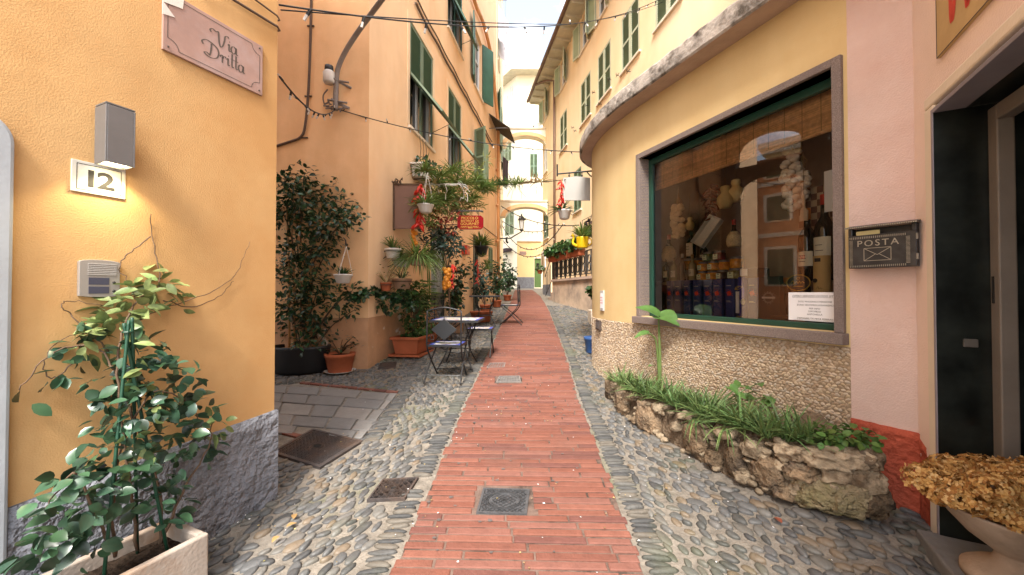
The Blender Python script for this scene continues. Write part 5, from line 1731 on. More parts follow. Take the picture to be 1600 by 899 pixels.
def spider(mb, c, n, L, W, rg, up=.7, droop=.8, spread=1.0):
    W *= 1.35
    for _ in range(int(n * 1.7)):
        a_ = rg.uniform(0, 6.283); e = rg.uniform(.15, 1.0)
        d = Vector((math.cos(a_)*e*spread, math.sin(a_)*e*spread, up*rg.uniform(.5, 1.2)))
        mb.blade(Vector(c) + Vector((math.cos(a_)*.02, math.sin(a_)*.02, 0)), d, L*rg.uniform(.6, 1.15), W*rg.uniform(.8, 1.2), droop*rg.uniform(.6, 1.3))
b = MB(); spider(b, c + Vector((0, 0, .1)), 26, .16, .012, rg)
tag(b.build('spider_plant', m_leaf_mid, None, base=c + Vector((0, 0, .1))), 'short green tufts in the white hanging pot beside the weeping fig', 'plant')
# ================================================================== along the peach front
def FAP(px, py, n=0):
    s, z = FA.hit(px, py, n); return FA.pt(s, n, z)
# brown board standing out from the wall
c = FAP(614, 358)
bw, bh = .47, None
zt_ = FAP(614, 290).z
bd = thing('notice_board', 'plain brown board projecting from the peach wall beside red chillies', 'board', Matrix.Translation(c))
m_board = mat('brown_board', (.20, .115, .085), .6, .06, 3, .04, 40, .4)
b = MB(); b.box(.03, bw, -.012, .012, 0, zt_ - c.z); b.build('board', m_board, bd, bevel=.003)
b = MB(); b.box(0, bw + .02, -.018, .018, zt_ - c.z + .001, zt_ - c.z + .03); b.box(.0, .029, -.018, .018, -.02, zt_ - c.z)
rgx = random.Random(4)
for _ in range(26):
    p = Vector((rgx.uniform(-.03, .14), rgx.uniform(-.04, .02), zt_ - c.z + rgx.uniform(.02, .11))); b.tube([p, p + Vector((rgx.uniform(-.05, .05), rgx.uniform(-.03, .03), rgx.uniform(-.05, .05)))], .010, 5)
b.build('bracket', m_stem, bd)

def chili_string(name_label, top, L, r, rg, n=26):
    t_ = thing('chili_string', name_label, 'chili garland', Matrix.Translation(Vector(top)))
    b = MB(); b.tube([(0, 0, 0), (.005, 0, -L)], .004, 5); b.build('string', m_straw, t_)
    b = MB()
    for k in range(n):
        z = -L * (k + .5) / n; a_ = rg.uniform(0, 6.28)
        p0 = Vector((0, 0, z)); d = Vector((math.cos(a_)*.75, math.sin(a_)*.75, rg.uniform(-.9, .1))).normalized()
        l = r * rg.uniform(1.2, 1.9)
        b.tube([p0, p0 + d*l*.35, p0 + d*l*.7 + Vector((0, 0, -.1*l)), p0 + d*l + Vector((0, 0, -.3*l))], [r*.16, r*.30, r*.24, r*.04], 6)
    b.build('chillies', m_chili, t_, smooth=True)
    return t_
rg = random.Random(8)
chili_string('thick string of red chillies hanging against the brown board', at(656, 288, 6.2), .68, .085, rg, 34)
# white trough on the wall above
tr_c = FAP(662, 283, -.12)
t_ = thing('window_box', 'white plastic trough high on the peach wall above the brown board', 'planter', FA.M(FA.loc(tr_c).x, -.12, tr_c.z))
b = MB(); b.prism([(-.30, .0), (.30, .0), (.36, .20), (-.36, .20)], -.11, .10); b.box(-.39, .39, -.135, .115, .201, .235); b.build('trough', m_plastic_white, t_, bevel=.008)
b = MB(); b.tube([(-.2, .12, -.02), (-.2, -.1, -.02)], .01, 5); b.tube([(.2, .12, -.02), (.2, -.1, -.02)], .01, 5); b.build('bracket', m_black, t_)
b = MB(); base = tr_c + Vector((0, 0, .25)); sM = FA.d
for k in range(9):
    leafball(b, base + sM * rg.uniform(-.3, .75) + Vector((rg.uniform(-.05, .15), 0, rg.uniform(-.12, .08))), (.13, .16, .10), 18, .075, .042, rg)
m_ = b
tw = MB()
for k in range(3):
    p = base + sM * (-.2 + .15*k); tw.tube([p, p + Vector((.02, .0, .3)), p + Vector((-.01, .03, .55))], .006, 5)
for v, f in ((tw.v, tw.f),):
    m_.add(v, f, 1)
tag(m_.build('trailing_plant', [m_leaf_blue, m_stem], None, base=base), 'trailing dark leaved plant in the white trough high on the peach wall', 'plant')
# hanging pots and wall pots
c1 = at(665, 333, 6.05)
hanging_bowl('white hanging pot in front of the chillies and brown board', c1, .125, .13, at(668, 270, 6.1))
b = MB(); spider(b, c1 + Vector((0, 0, .11)), 40, .34, .018, rg, up=.6); tag(b.build('spider_plant', m_leaf_light, None, base=c1), 'pale spider plant spilling from the white pot by the brown board', 'plant')
def wall_pot(label, px, py, n, r, h, m, plab, pm, nleaf=30):
    c = FAP(px, py, n)
    t_ = pot('wall_pot', label, c, r, h, m)
    t_['category'] = 'wall pot'
    b = MB()
    b.tube([(0, 0, h*.7), tuple(FA.n * (-n))], .006, 5); b.tube([(r*1.05*math.cos(a), r*1.05*math.sin(a), h*.7) for a in [k*.449 for k in range(15)]], .005, 5)
    b.build('ring_bracket', m_black, t_)
    b = MB(); spider(b, c + Vector((0, 0, h)), nleaf, .22, .014, rg, up=.9, droop=.6)
    for _ in range(14): b.leaf(c + Vector((rg.gauss(0, .07), rg.gauss(0, .06), h + abs(rg.gauss(.08, .06)))), Vector((rg.uniform(-1, 1), rg.uniform(-1, 1), .2)), Vector((0, 0, 1)), .07, .03)
    tag(b.build('potted_plant', pm, None, base=c), plab, 'plant')
wall_pot('cream ribbed wall pot, upper of two on the peach wall under the brown board', 614, 404, -.16, .125, .15, m_plastic_white, 'thin pale green plant in the upper cream wall pot', m_leaf_light)
wall_pot('cream wall pot, lower of two on the peach wall under the brown board', 626, 417, -.22, .13, .13, m_plastic_white, 'small plant in the lower cream wall pot', m_leaf_mid, 14)
wall_pot('small terracotta wall pot on the peach wall left of the cream wall pots', 603, 455, -.13, .085, .13, m_terra, 'wispy reddish stems in the small terracotta wall pot', m_straw, 10)
wall_pot('tan wall pot half hidden below the hanging spider plant', 628, 452, -.2, .16, .17, m_terra_pale, 'broad leaves in the tan wall pot', m_leaf_blue, 10)
# spider plant cascade
c2 = at(652, 405, 6.0)
t_ = pot('hanging_pot', 'pale pot hidden under the big cascading spider plant left of the green door', c2 + Vector((0, 0, -.1)), .13, .15, m_terra_pale); t_['category'] = 'hanging pot'
b = MB(); b.tube([(0, 0, .1), tuple(FA.pt(FA.loc(c2).x, 0, c2.z) - c2 + Vector((0, 0, .15)))], .008, 5); b.build('bracket', m_black, t_)
b = MB(); spider(b, c2, 190, .52, .012, rg, up=.4, droop=1.05)
for k in range(14):
    a_ = rg.uniform(-.9, .9); e = c2 + Vector((math.cos(a_)*.22, math.sin(a_)*.25 - .1, rg.uniform(-.75, -.35)))
    b.tube([c2, c2 + Vector((math.cos(a_)*.2, math.sin(a_)*.2 - .08, .05)), e], .003, 4)
    spider(b, e, 16, .15, .012, rg, up=.1, droop=.5)
tag(b.build('spider_plant', m_leaf_light, None, base=c2), 'big cascading pale spider plant left of the dark green door', 'plant')

# rectangular terracotta planter with its shrub
tp_ = ghit(636, 553)
fx = FA.loc(tp_)
t_ = thing('planter_box', 'long terracotta trough on a tray against the peach wall behind the first chair', 'planter', FA.M(fx.x + .18, -.30, tp_.z))
hl, hw_ = .42, .18
b = MB()
b.add([(-hl, -hw_, .03), (hl, -hw_, .03), (hl, hw_, .03), (-hl, hw_, .03), (-hl-.04, -hw_-.04, .27), (hl+.04, -hw_-.04, .27), (hl+.04, hw_+.04, .27), (-hl-.04, hw_+.04, .27)], [(3,2,1,0),(0,1,5,4),(1,2,6,5),(2,3,7,6),(3,0,4,7)])
for q in ((-hl-.065, hl+.065, -hw_-.065, -hw_-.02), (-hl-.065, hl+.065, hw_+.02, hw_+.065)): b.box(*q, .26, .305)
for q in ((-hl-.065, -hl-.02), (hl+.02, hl+.065)): b.box(*q, -hw_-.02, hw_+.02, .26, .305)
b.build('trough', m_terra, t_, bevel=.006)
b = MB(); b.box(-hl-.06, hl+.06, -hw_-.06, hw_+.06, 0, .012); b.box(-hl-.08, hl+.08, -hw_-.08, -hw_-.06, 0, .035); b.box(-hl-.08, hl+.08, hw_+.06, hw_+.08, 0, .035); b.box(-hl-.08, -hl-.06, -hw_-.06, hw_+.06, 0, .035); b.box(hl+.06, hl+.08, -hw_-.06, hw_+.06, 0, .035)
b.build('tray', m_terra, t_)
b = MB(); b.box(-hl-.02, hl+.02, -hw_-.02, hw_+.02, .20, .275); b.build('soil', m_soil, t_)
b = MB()
ctr = FA.pt(fx.x + .18, -.30, tp_.z + .32)
for (s, n, z, r, cnt) in ((-.25, -.05, .04, .2, 70), (.05, -.1, .06, .22, 80), (.35, -.02, .06, .2, 60), (-.05, .05, .3, .2, 60), (.2, .0, .42, .2, 70), (.0, -.05, .55, .2, 70), (-.2, .05, .62, .18, 50), (.15, .08, .75, .2, 60), (-.38, .05, .72, .16, 40), (.35, .05, .6, .18, 50)):
    leafball(b, FA.pt(fx.x + .18 + s, -.30 + n, tp_.z + .32 + z), (r, r, r*.75), cnt, .07, .036, rg, shell=.15)
tw = MB()
for k in range(5):
    p = ctr + FA.d * rg.uniform(-.2, .2); tw.tube(catmull([p - Vector((0, 0, .05)), p + Vector((rg.uniform(-.05, .05), 0, .25)), p + Vector((rg.uniform(-.1, .1), rg.uniform(-.1, .1), .5)), p + Vector((rg.uniform(-.2, .1), rg.uniform(-.2, .2), .8))], 4), .010, 5)
b.add(tw.v, tw.f, 1)
tag(b.build('potted_shrub', [m_leaf_mid, m_stem], None, base=ctr), 'bushy green shrub growing from the long terracotta trough', 'shrub')
b = MB(); tw = MB()
prev = None
l = catmull([at(640, 470, 5.95), at(612, 462, 5.85), at(590, 456, 5.8), at(572, 454, 5.5), at(560, 462, 5.3)], 6)
tw.tube(l, .006, 5)
for p in l:
    leafball(b, p + Vector((0, 0, -.02)), (.07, .07, .05), 7, .065, .038, rg)
for (px, py, Y) in ((605, 472, 5.8), (592, 478, 5.8), (610, 485, 5.8), (640, 480, 5.9), (625, 462, 5.9)): leafball(b, at(px, py, Y), (.09, .08, .07), 16, .065, .038, rg)
b.add(tw.v, tw.f, 1)
tag(b.build('ivy_spray', [m_leaf_dark, m_stem], None, base=l[0]), 'dark ivy spray reaching left from the shrub past the peach corner', 'plant')

# tangle of greenery over the doors, on wires along the wall
rg = random.Random(31)
b = MB()
for k in range(17):
    px = 664 + k * 6.2; py = 284 + rg.uniform(-16, 34); Y = 6.3 + (px - 665) * .020
    p = at(px, py, Y)
    spider(b, p, 40, .32, .015, rg, up=.35, droop=.9)
b2 = MB()
for k in range(26):
    px = rg.uniform(668, 728); py = rg.uniform(285, 345) - max(0, (px - 720)) * .5; Y = 6.3 + (px - 665) * .018
    leafball(b, at(px, py, Y), (.14, .18, .12), 20, .09, .022, rg, mi=k % 3 == 0, shell=.1)
tag(b.build('hanging_greenery', [m_leaf_light, m_straw], None, base=at(690, 290, 6.6)), 'tangle of green and straw coloured trailing plants over the green door', 'plant')
b = MB()
for k in range(10):
    pts = [at(690, 288, 6.6), at(rg.uniform(655, 735), rg.uniform(283, 300), rg.uniform(6.2, 7.4))]
    for i in range(5): pts.append(pts[-1] + Vector((rg.uniform(-.07, .09), rg.uniform(-.08, .08), rg.uniform(-.13, .03))))
    b.tube(catmull(pts, 4), .006, 4)
tag(b.build('raffia_garland', mat('white_raffia', (.58, .55, .50), .8, .1, 9), None, base=at(690, 290, 6.6)), 'loose white raffia strands wound through the greenery over the green door', 'garland')
b = MB()
for k in range(30):
    px = rg.uniform(655, 765); py = rg.uniform(262, 330) - max(0, (px - 740)) * .6; Y = 6.2 + (px - 655) * .018
    leafball(b, at(px, py, Y), (.15, .18, .11), 16, .10, .016, rg, shell=.1)
tag(b.build('willowy_greenery', mat('yellow_green_leaf', (.20, .22, .06), .5, .25, 6, island=.45, huevar=.04, trans=.25), None, base=at(700, 300, 6.8)), 'yellow green willowy growth spreading from the brown board to the orange pipe', 'plant')
# dark shrub hanging in front of the door
b = MB(); tw = MB()
for (px, py, r, n) in ((690, 380, 24, 90), (706, 385, 22, 80), (675, 365, 20, 60), (700, 362, 24, 70), (668, 385, 16, 40)):
    Y = 6.9 + rg.uniform(-.25, .3); c = at(px, py, Y); q = r*Y/FPX
    leafball(b, c, (q, q, q*.8), n, .085, .028, rg, shell=.1)
    tw.tube(catmull([at(700, 425, 7.1), at((700+px)/2, (425+py)/2 - 5, 7.0), c, c + Vector((rg.uniform(-.1, .1), 0, .1))], 4), .009, 5)
    if n < 50: pass
b.add(tw.v, tw.f, 1)
trk = MB(); trk.tube([at(700, 425, 7.1), at(702, 470, 7.15), ghit(703, 548) * 1.0], .018, 6); b.add(trk.v, trk.f, 1)
tag(b.build('dark_shrub', [m_leaf_grey, m_stem], None, base=at(700, 430, 7.1)), 'dark narrow leafed shrub hanging in front of the green door grille', 'shrub')
b = MB()
for (px, py) in ((678, 335), (690, 340), (700, 345), (684, 350), (712, 338), (672, 348), (705, 362)): leafball(b, at(px, py, 6.5), (.06, .06, .06), 9, .07, .028, rg)
tag(b.build('red_leaf_cluster', m_bushred, None, base=at(690, 342, 6.5)), 'clusters of red leaves hanging below the white pot', 'plant')
def lemons(label, px, py, Y, n, L, r):
    t_ = thing('fruit_garland', label, 'fruit garland', Matrix.Translation(at(px, py, Y)))
    b = MB(); b.tube([(0, 0, 0), (0, 0, -L)], .004, 5); b.build('string', m_straw, t_)
    b = MB()
    for k in range(n):
        a_ = rg.uniform(0, 6.28); b.ball((math.cos(a_)*r*.8, math.sin(a_)*r*.8, -L*(k+.5)/n), (r*rg.uniform(.85, 1.1), r*.95, r*rg.uniform(.85, 1.05)), 8, 6)
    b.build('fruit', m_orange, t_, smooth=True)
lemons('orange fruit garland low on the right jamb of the green door', 698, 420, 6.6, 18, .34, .047)
lemons('yellow orange fruit garland left of the green door under the board', 648, 360, 6.4, 12, .40, .038)
chili_string('short red chilli bunch beside the orange fruit garland at the green door', at(708, 412, 6.65), .42, .055, rg, 18)
chili_string('thin red chilli string against the second green door', at(746, 405, 8.8), .55, .055, rg, 20)

# red hanging sign
c = at(735, 348, 6.9)
rs = thing('hanging_sign', 'red cut-corner sign with gold lettering hung on the peach wall', 'sign', Matrix.Translation(c))
m_redsign = mat('red_sign_paint', (.23, .006, .010), .6, .05, 5, spec=.08); m_gold = mat('gold_letter_paint', (.62, .40, .06), .5, .1, 9)
W_, H_ = .235, .125
b = MB(); k = .045
b.prism([(-W_+k, -H_), (W_-k, -H_), (W_, -H_+k), (W_, H_-k), (W_-k, H_), (-W_+k, H_), (-W_, H_-k), (-W_, -H_+k)], -.012, .012); b.build('board', m_redsign, rs)
for i, (tx, sz) in enumerate((('PICCOLO', .062), ('BISTROT DI', .054), ('GOURMET', .062), ('NAPOLETANO', .042))):
    text_part(tx, sz, T(-.012, -.0125, .078 - i*.052), rs, m_gold, ext=.001, sx=1.15)
b = MB(); b.box(-.19, -.06, -.0135, -.0125, -.101, -.098); b.box(.06, .19, -.0135, -.0125, -.101, -.098); b.box(-.04, .04, -.0135, -.0125, -.104, -.094); b.build('ornament', m_gold, rs)
b = MB()
wx = -(c.x - ax(c.y))
b.tube([(wx, 0, .205), (W_, 0, .205)], .010, 6); b.tube([(wx, 0, .25), (W_-.02, 0, .215)], .006, 5)
for x in (-.15, .15): b.tube([(x, 0, .205), (x, 0, H_-.01)], .006, 5)
b.build('bracket', m_black, rs)
# red box on the wall
c = FAP(728, 398, -.08)
t_ = thing('mail_box', 'small red box with a pale orange round mark on the wall between the doors', 'box', FA.M(FA.loc(c).x, -.08, c.z))
b = MB(); b.box(-.16, .16, -.07, .08, 0, .22); b.box(-.18, .18, -.09, .08, .221, .235); b.build('box', mat('red_box', (.42, .035, .015), .4, .05, 5), t_, bevel=.006)
b = MB(); b.lathe([(.07, 0), (.07, .004), (.001, .005)], seg=16, M=T(.05, -.07, .13) @ RX(R(90)) @ Matrix.Diagonal((1, .75, 1, 1))); b.build('round_mark', mat('orange_mark', (.75, .25, .10), .5, 0), t_)
# spider plant by the second door, plants farther on
c = at(752, 392, 8.6)
hanging_bowl('dark hanging basket beside the second green door', c + Vector((0, 0, -.1)), .16, .2, c + Vector((0, 0, .55)), m_black)
b = MB(); spider(b, c + Vector((0, 0, .08)), 70, .38, .026, rg, up=.8, droop=.7)
for k in range(5): spider(b, c + Vector((rg.uniform(0, .25), rg.uniform(-.1, .1), rg.uniform(-.5, -.1))), 14, .17, .016, rg, up=.4)
tag(b.build('spider_plant', m_leaf_light, None, base=c), 'bright spider plant in the dark basket beside the second green door', 'plant')
b = MB(); b.tube([c + Vector((0, 0, .55)), c + Vector((-.05, 0, .6)), Vector((ax(c.y), c.y, c.z+.58))], .009, 5)
tag(b.build('hook', m_black, None, base=c + Vector((-.2, 0, .58))), 'iron arm holding the dark hanging basket by the second green door', 'hook')
def bush(label, px, py_base, hpx, rpx, m, potm, n=90, Lf=.075, Wf=.04, plab=None, Y=None, potr=.16):
    g = ghit(px, py_base); Yb = g.y
    if plab: pot('flower_pot', plab, g, potr, potr*1.4, potm)
    b = MB(); tw = MB(); h = hpx*Yb/FPX; r = rpx*Yb/FPX
    top = g + Vector((0, 0, potr*1.3))
    for k in range(7):
        e = top + Vector((rg.uniform(-.7, .7)*r, rg.uniform(-.6, .6)*r, rg.uniform(.35, 1)*(h - potr)))
        tw.tube(catmull([top - Vector((0, 0, .05)), top + (e-top)*.5 + Vector((rg.uniform(-.05, .05), 0, .06)), e], 5), [.012 - .0008*i for i in range(11)], 5)
        leafball(b, e, (r*.55, r*.5, h*.17), n // 7, Lf, Wf, rg, shell=.1)
        leafball(b, top + (e-top)*.6, (r*.45, r*.45, h*.15), n // 10, Lf, Wf, rg, shell=.1)
    b.add(tw.v, tw.f, 1)
    tag(b.build('potted_shrub', [m, m_stem], None, base=g), label, 'shrub')
bush('dark leafy shrub in a pot beside the green door behind the first table', 711, 520, 105, 22, m_leaf_dark, m_terra_pale, 170, .085, .05, 'pale urn-like pot beside the green door behind the first table', potr=.2)
bush('loose shrub beside the second door behind the far table', 758, 488, 75, 22, m_leaf_grey, m_terra, 130, .09, .05, 'terracotta pot beside the second door behind the far table')
bush('dark shrub by the peach wall beyond the far chair', 776, 480, 70, 18, m_leaf_dark, m_terra, 130, .10, .055, 'terracotta pot beyond the far chair')
bush('glossy pale-tipped shrub leaning over the brick path edge farthest on the left', 793, 470, 52, 18, m_leaf_blue, m_terra, 120, .13, .07, 'small pot at the path edge farthest on the left')
g = ghit(752, 503)
t_ = pot('flower_pot', 'wide terracotta pot on the cobbles under the far table', g, .28, .26, m_terra, seg=20)

# ------------------------------------------------------------------ café tables and chairs
m_tile_ = bpy.data.materials.new('painted_tile'); m_tile_.use_nodes = True
def tile_mat(m):
    t = m.node_tree; b = t.nodes['Principled BSDF']; N = lambda k: t.nodes.new('ShaderNode'+k); L = t.links.new
    tc = N('TexCoord'); v = N('TexVoronoi'); v.inputs['Scale'].default_value = 24
    L(tc.outputs['Object'], v.inputs['Vector'])
    sp = N('SeparateColor'); L(v.outputs['Color'], sp.inputs['Color'])
    r = N('ValToRGB'); r.color_ramp.interpolation = 'CONSTANT'; e = r.color_ramp.elements
    cols = [(0, (.70, .66, .58)), (.42, (.66, .60, .50)), (.6, (.06, .10, .42)), (.72, (.50, .20, .08)), (.82, (.62, .56, .30)), (.9, (.16, .22, .50))]
    e[0].position = 0; e[0].color = (*cols[0][1], 1); e[1].position = .42; e[1].color = (*cols[1][1], 1)
    for p, c in cols[2:]: q = e.new(p); q.color = (*c, 1)
    L(sp.outputs['Red'], r.inputs['Fac']); L(r.outputs['Color'], b.inputs['Base Color']); b.inputs['Roughness'].default_value = .3
tile_mat(m_tile_)
m_blueb = mat('cobalt_tile_border', (.06, .09, .42), .3, .2, 14)
m_iron_b = m_black
def tile_top(par, name, w_, d_, z, th=.022):
    e = .045
    b = MB(); b.box(-w_/2, w_/2, -d_/2, -d_/2+e, z, z+th); b.box(-w_/2, w_/2, d_/2-e, d_/2, z, z+th); b.box(-w_/2, -w_/2+e, -d_/2+e, d_/2-e, z, z+th); b.box(w_/2-e, w_/2, -d_/2+e, d_/2-e, z, z+th)
    o = b.build(name, m_blueb, par)
    b = MB(); b.box(-w_/2+e+.001, w_/2-e-.001, -d_/2+e+.001, d_/2-e-.001, z, z+th+.001); b.build('tile', m_tile_, o)
    b = MB(); g = .012
    b.box(-w_/2-g, w_/2+g, -d_/2-g, -d_/2-.001, z-.008, z+th+.002); b.box(-w_/2-g, w_/2+g, d_/2+.001, d_/2+g, z-.008, z+th+.002); b.box(-w_/2-g, -w_/2-.001, -d_/2, d_/2, z-.008, z+th+.002); b.box(w_/2+.001, w_/2+g, -d_/2, d_/2, z-.008, z+th+.002); b.box(-w_/2, w_/2, -d_/2, d_/2, z-.008, z-.001)
    b.build('rim', m_iron_b, o)
def table(label, M, w_=.66, h=.70):
    t_ = thing('cafe_table', label, 'table', M)
    tile_top(t_, 'table_top', w_, w_, h-.022)
    for sx in (-1, 1):
        for sy in (-1, 1):
            b = MB()
            b.tube(catmull([(sx*.22, sy*.22, h-.03), (sx*.20, sy*.20, h-.16), (sx*.13, sy*.13, .38), (sx*.15, sy*.15, .22), (sx*.25, sy*.25, .0)], 6), .011, 6); b.build('leg', m_iron_b, t_, smooth=True)
    b = MB()
    for z, r in ((.40, .18), (.24, .21)):
        b.tube([(r*math.cos(a), r*math.sin(a), z) for a in [k*math.pi/12 for k in range(25)]], .007, 5)
    for k in range(8):
        a = k*math.pi/4
        b.tube(catmull([(.17*math.cos(a), .17*math.sin(a), .40), (.22*math.cos(a), .22*math.sin(a), .52), (.16*math.cos(a), .16*math.sin(a), h-.03)], 4), .005, 5)
    b.build('basket_ring', m_iron_b, t_)
    return t_
def chair(label, M):
    t_ = thing('cafe_chair', label, 'chair', M)
    sw, sz_ = .22, .45
    tile_top(t_, 'seat', .40, .38, sz_, .018)
    for sx in (-1, 1):
        b = MB(); b.tube(catmull([(sx*sw, -.20, .90), (sx*sw, -.21, .60), (sx*sw, -.20, .44), (sx*(sw-.01), -.08, .28), (sx*(sw-.02), .22, 0)], 6), .0105, 6); b.build('leg', m_iron_b, t_, smooth=True)
        b = MB(); b.tube(catmull([(sx*(sw-.015), .20, .445), (sx*(sw-.015), .10, .36), (sx*(sw+.0), -.10, .20), (sx*(sw+.012), -.30, 0)], 6), .0105, 6); b.build('leg', m_iron_b, t_, smooth=True)
    b = MB(); b.tube([(-sw, -.27, .10), (sw, -.27, .10)], .006, 5); b.tube([(-sw+.02, .15, .10), (sw-.02, .15, .10)], .006, 5); b.build('stretcher', m_iron_b, t_)
    b = MB()
    b.tube(catmull([(-sw, -.20, .90), (-.12, -.205, .925), (0, -.21, .945), (.12, -.205, .925), (sw, -.20, .90)], 5), .010, 6)
    b.tube([(-sw, -.205, .83), (sw, -.205, .83)], .006, 5); b.tube([(-sw, -.205, .50), (sw, -.205, .50)], .006, 5)
    for sx in (-1, 1):
        for c_ in ((.07, .865), (.15, .862)):
            b.tube([(sx*(c_[0] + .030*math.cos(a)*(1-a/14)), -.206, c_[1] + .028*math.sin(a)*(1-a/14)) for a in [k*.5 for k in range(15)]], .0045, 4)
        b.tube([(sx*(.16 + .035*math.cos(a)*(1-a/14)), -.206, .56 + .04*math.sin(a)*(1-a/14)) for a in [k*.5 for k in range(15)]], .0045, 4)
    br = b.build('backrest', m_iron_b, t_, smooth=True)
    b = MB(); b.prism([(-.165, .665), (0, .53), (.165, .665), (0, .80)], -.214, -.196); b.tube([(0, -.205, .53), (0, -.205, .50)], .005, 5); b.tube([(0, -.205, .80), (0, -.205, .83)], .005, 5)
    b.build('diamond_panel', mat('black_tile', (.020, .021, .023), .35, .05, 5), br)
    return t_
def on_ground(x, y, rz):
    return Matrix.Translation((x, y, gz(x, y))) @ RZ(rz)
g1 = ghit(701, 590)
ch1 = chair('nearest black iron chair with tiled seat, its diamond back facing the viewer', on_ground(g1.x, g1.y - .05, R(-5)))
ch1['group'] = 'iron chairs at the café tables'
gt = ghit(716, 574)
tb1 = table('nearest square table with blue bordered tile top on curved iron legs', on_ground(gt.x, gt.y + .02, R(-4)))
tb1['group'] = 'tiled café tables'
g3 = ghit(794, 507)
copy_tree(ch1, on_ground(g3.x + .05, g3.y, R(82)), 'iron chair standing sideways on the brick path beside the far table')
gt2 = ghit(757, 509)
copy_tree(tb1, on_ground(gt2.x, gt2.y, R(4)), 'farther square tiled table in front of the second door')
gs = ghit(740, 560)
st_ = thing('tile_stool', 'low tile topped folding stool under the right side of the nearest table', 'stool', on_ground(gs.x + .10, gs.y + .18, R(-3)))
tile_top(st_, 'seat', .38, .36, .43, .018)
for sx in (-1, 1):
    b = MB(); b.tube([(sx*.19, -.17, .43), (sx*.19, .19, 0)], .010, 6); b.build('leg', m_iron_b, st_)
    b = MB(); b.tube([(sx*.17, .17, .43), (sx*.17, -.19, 0)], .010, 6); b.build('leg', m_iron_b, st_)
gx = ghit(704, 545)
copy_tree(ch1, on_ground(gx.x - .05, gx.y + .25, R(-100)), 'iron chair tucked behind the nearest table, mostly hidden by it')
for o in bpy.data.objects:
    if o.parent is None and o.name.startswith('cafe_chair'): o['group'] = 'iron chairs at the café tables'
    if o.parent is None and o.name.startswith('cafe_table'): o['group'] = 'tiled café tables'

# ================================================================== wires over the alley
def hanging_wire(label, pts, r, sag, bulbs=0, n=36, seg=5, name='string_lights', group='strings of lights over the alley', bl=.055, m=None):
    base = Vector(pts[0])
    t_ = thing(name, label, 'string lights' if bulbs else 'wire', Matrix.Translation(base), group)
    allp = []
    for i in range(len(pts) - 1):
        a, c = Vector(pts[i]), Vector(pts[i+1])
        for k in range(n):
            t = k / n; allp.append(a + (c - a)*t + Vector((0, 0, -sag[i]*4*t*(1-t))))
    allp.append(Vector(pts[-1]))
    b = MB(); b.tube(allp, r, seg); b.build('wire', m or m_cable, t_, world=True)
    if bulbs:
        rgb = random.Random(len(label))
        for k in range(bulbs):
            i = int((k + .5) / bulbs * (len(allp) - 1)); p = allp[i]
            d = Vector((rgb.uniform(-.8, .8), rgb.uniform(-.5, .5), rgb.choice([-1, -1, -1, .5]))).normalized()
            b = MB(); b.tube([p, p + d*bl*.55], bl*.14, 6, 0); b.tube([p + d*bl*.55, p + d*bl*1.05], bl*.13, 6, 1)
            b.build('bulb', [m_cable, m_bulb], t_, world=True)
    return t_
m_bulb = mat('clear_bulb', (.55, .52, .48), .15, 0)
a0 = at(436, 8, 2.62); a1 = at(1036, -4, 8.2)
hanging_wire('near string of lights crossing the top of the view from the ochre corner', [a0, a1], .0065, [.36], 15, bl=.085)
hanging_wire('second thin wire twisted beside the near string of lights', [a0 + Vector((0, .02, -.02)), a0 + (a1-a0)*.5 + Vector((0, 0, -.36)), a1 + Vector((0, 0, -.1))], .005, [.03, .06], 0, name='wire', group=None)
k0 = at(437, 120, 2.62); k1 = FEP(525, 170, -.06); k2 = at(912, 238, 6.0)
hanging_wire('lower string of lights from the ochre corner past the lamp bracket to the canopy', [k0, k1, k2], .007, [.16, .13], 24, bl=.06)
for i, (l_, r_, sg_, lab) in enumerate((((783, 322, 14.5), (905, 352, 11), .25, 'string of lights sagging just under the lower arch'), ((784, 345, 15.5), (866, 355, 14), .30, 'string of lights below the lantern height, middle of the far three'), ((784, 352, 16), (880, 350, 13), .95, 'deepest sagging string of lights in front of the far end'), ((786, 376, 16.5), (862, 388, 14.5), .5, 'lowest string of lights over the far path'))):
    hanging_wire(lab, [at(l_[0], l_[1], l_[2]), at(r_[0], r_[1], r_[2])], .014, [sg_], 12, bl=.10)
# planted wire
pw0 = FAP(722, 288, -.02); pw1 = at(884, 281, 6.4)
b = MB()
pts = []
for k in range(31):
    t = k/30; pts.append(pw0 + (pw1-pw0)*t + Vector((0, 0, -.05*4*t*(1-t))))
b.tube(pts, .007, 5)
tag(b.build('wire', m_cable, None, base=pw0), 'wire carrying a row of spider plants across the alley', 'wire')
rg = random.Random(77)
for k, (t, n, L, lab, m) in enumerate(((.05, 60, .34, 'first tuft of spider plant on the wire, nearest the peach wall', m_leaf_mid), (.20, 40, .28, 'small tuft on the planted wire just left of the orange pipe', m_leaf_light), (.36, 60, .36, 'full green tuft on the planted wire right of the orange pipe', m_leaf_mid), (.50, 60, .36, 'green tuft at the middle of the planted wire over the path', m_leaf_mid), (.64, 55, .36, 'straw tipped tuft right of the middle on the planted wire', m_leaf_light), (.80, 34, .42, 'sparse dry tuft on the planted wire nearest the white hanging bowl', m_straw))):
    p = pw0 + (pw1-pw0)*t + Vector((0, 0, -.05*4*t*(1-t) + .0))
    b = MB()
    for q in (-.22, 0, .22): spider(b, p + (pw1-pw0).normalized()*q*.8, n//3, L*rg.uniform(.6, .85), .013, rg, up=.35, droop=.9)
    for _ in range(7):
        e = p + Vector((rg.uniform(-.2, .2), rg.uniform(-.1, .1), rg.uniform(-.35, -.1))); b.tube([p, p + (e-p)*.5 + Vector((rg.uniform(-.06, .06), 0, .04)), e], .003, 4)
    tag(b.build('spider_plant', m, None, base=p), lab, 'plant', 'spider plants on the wire across the alley')

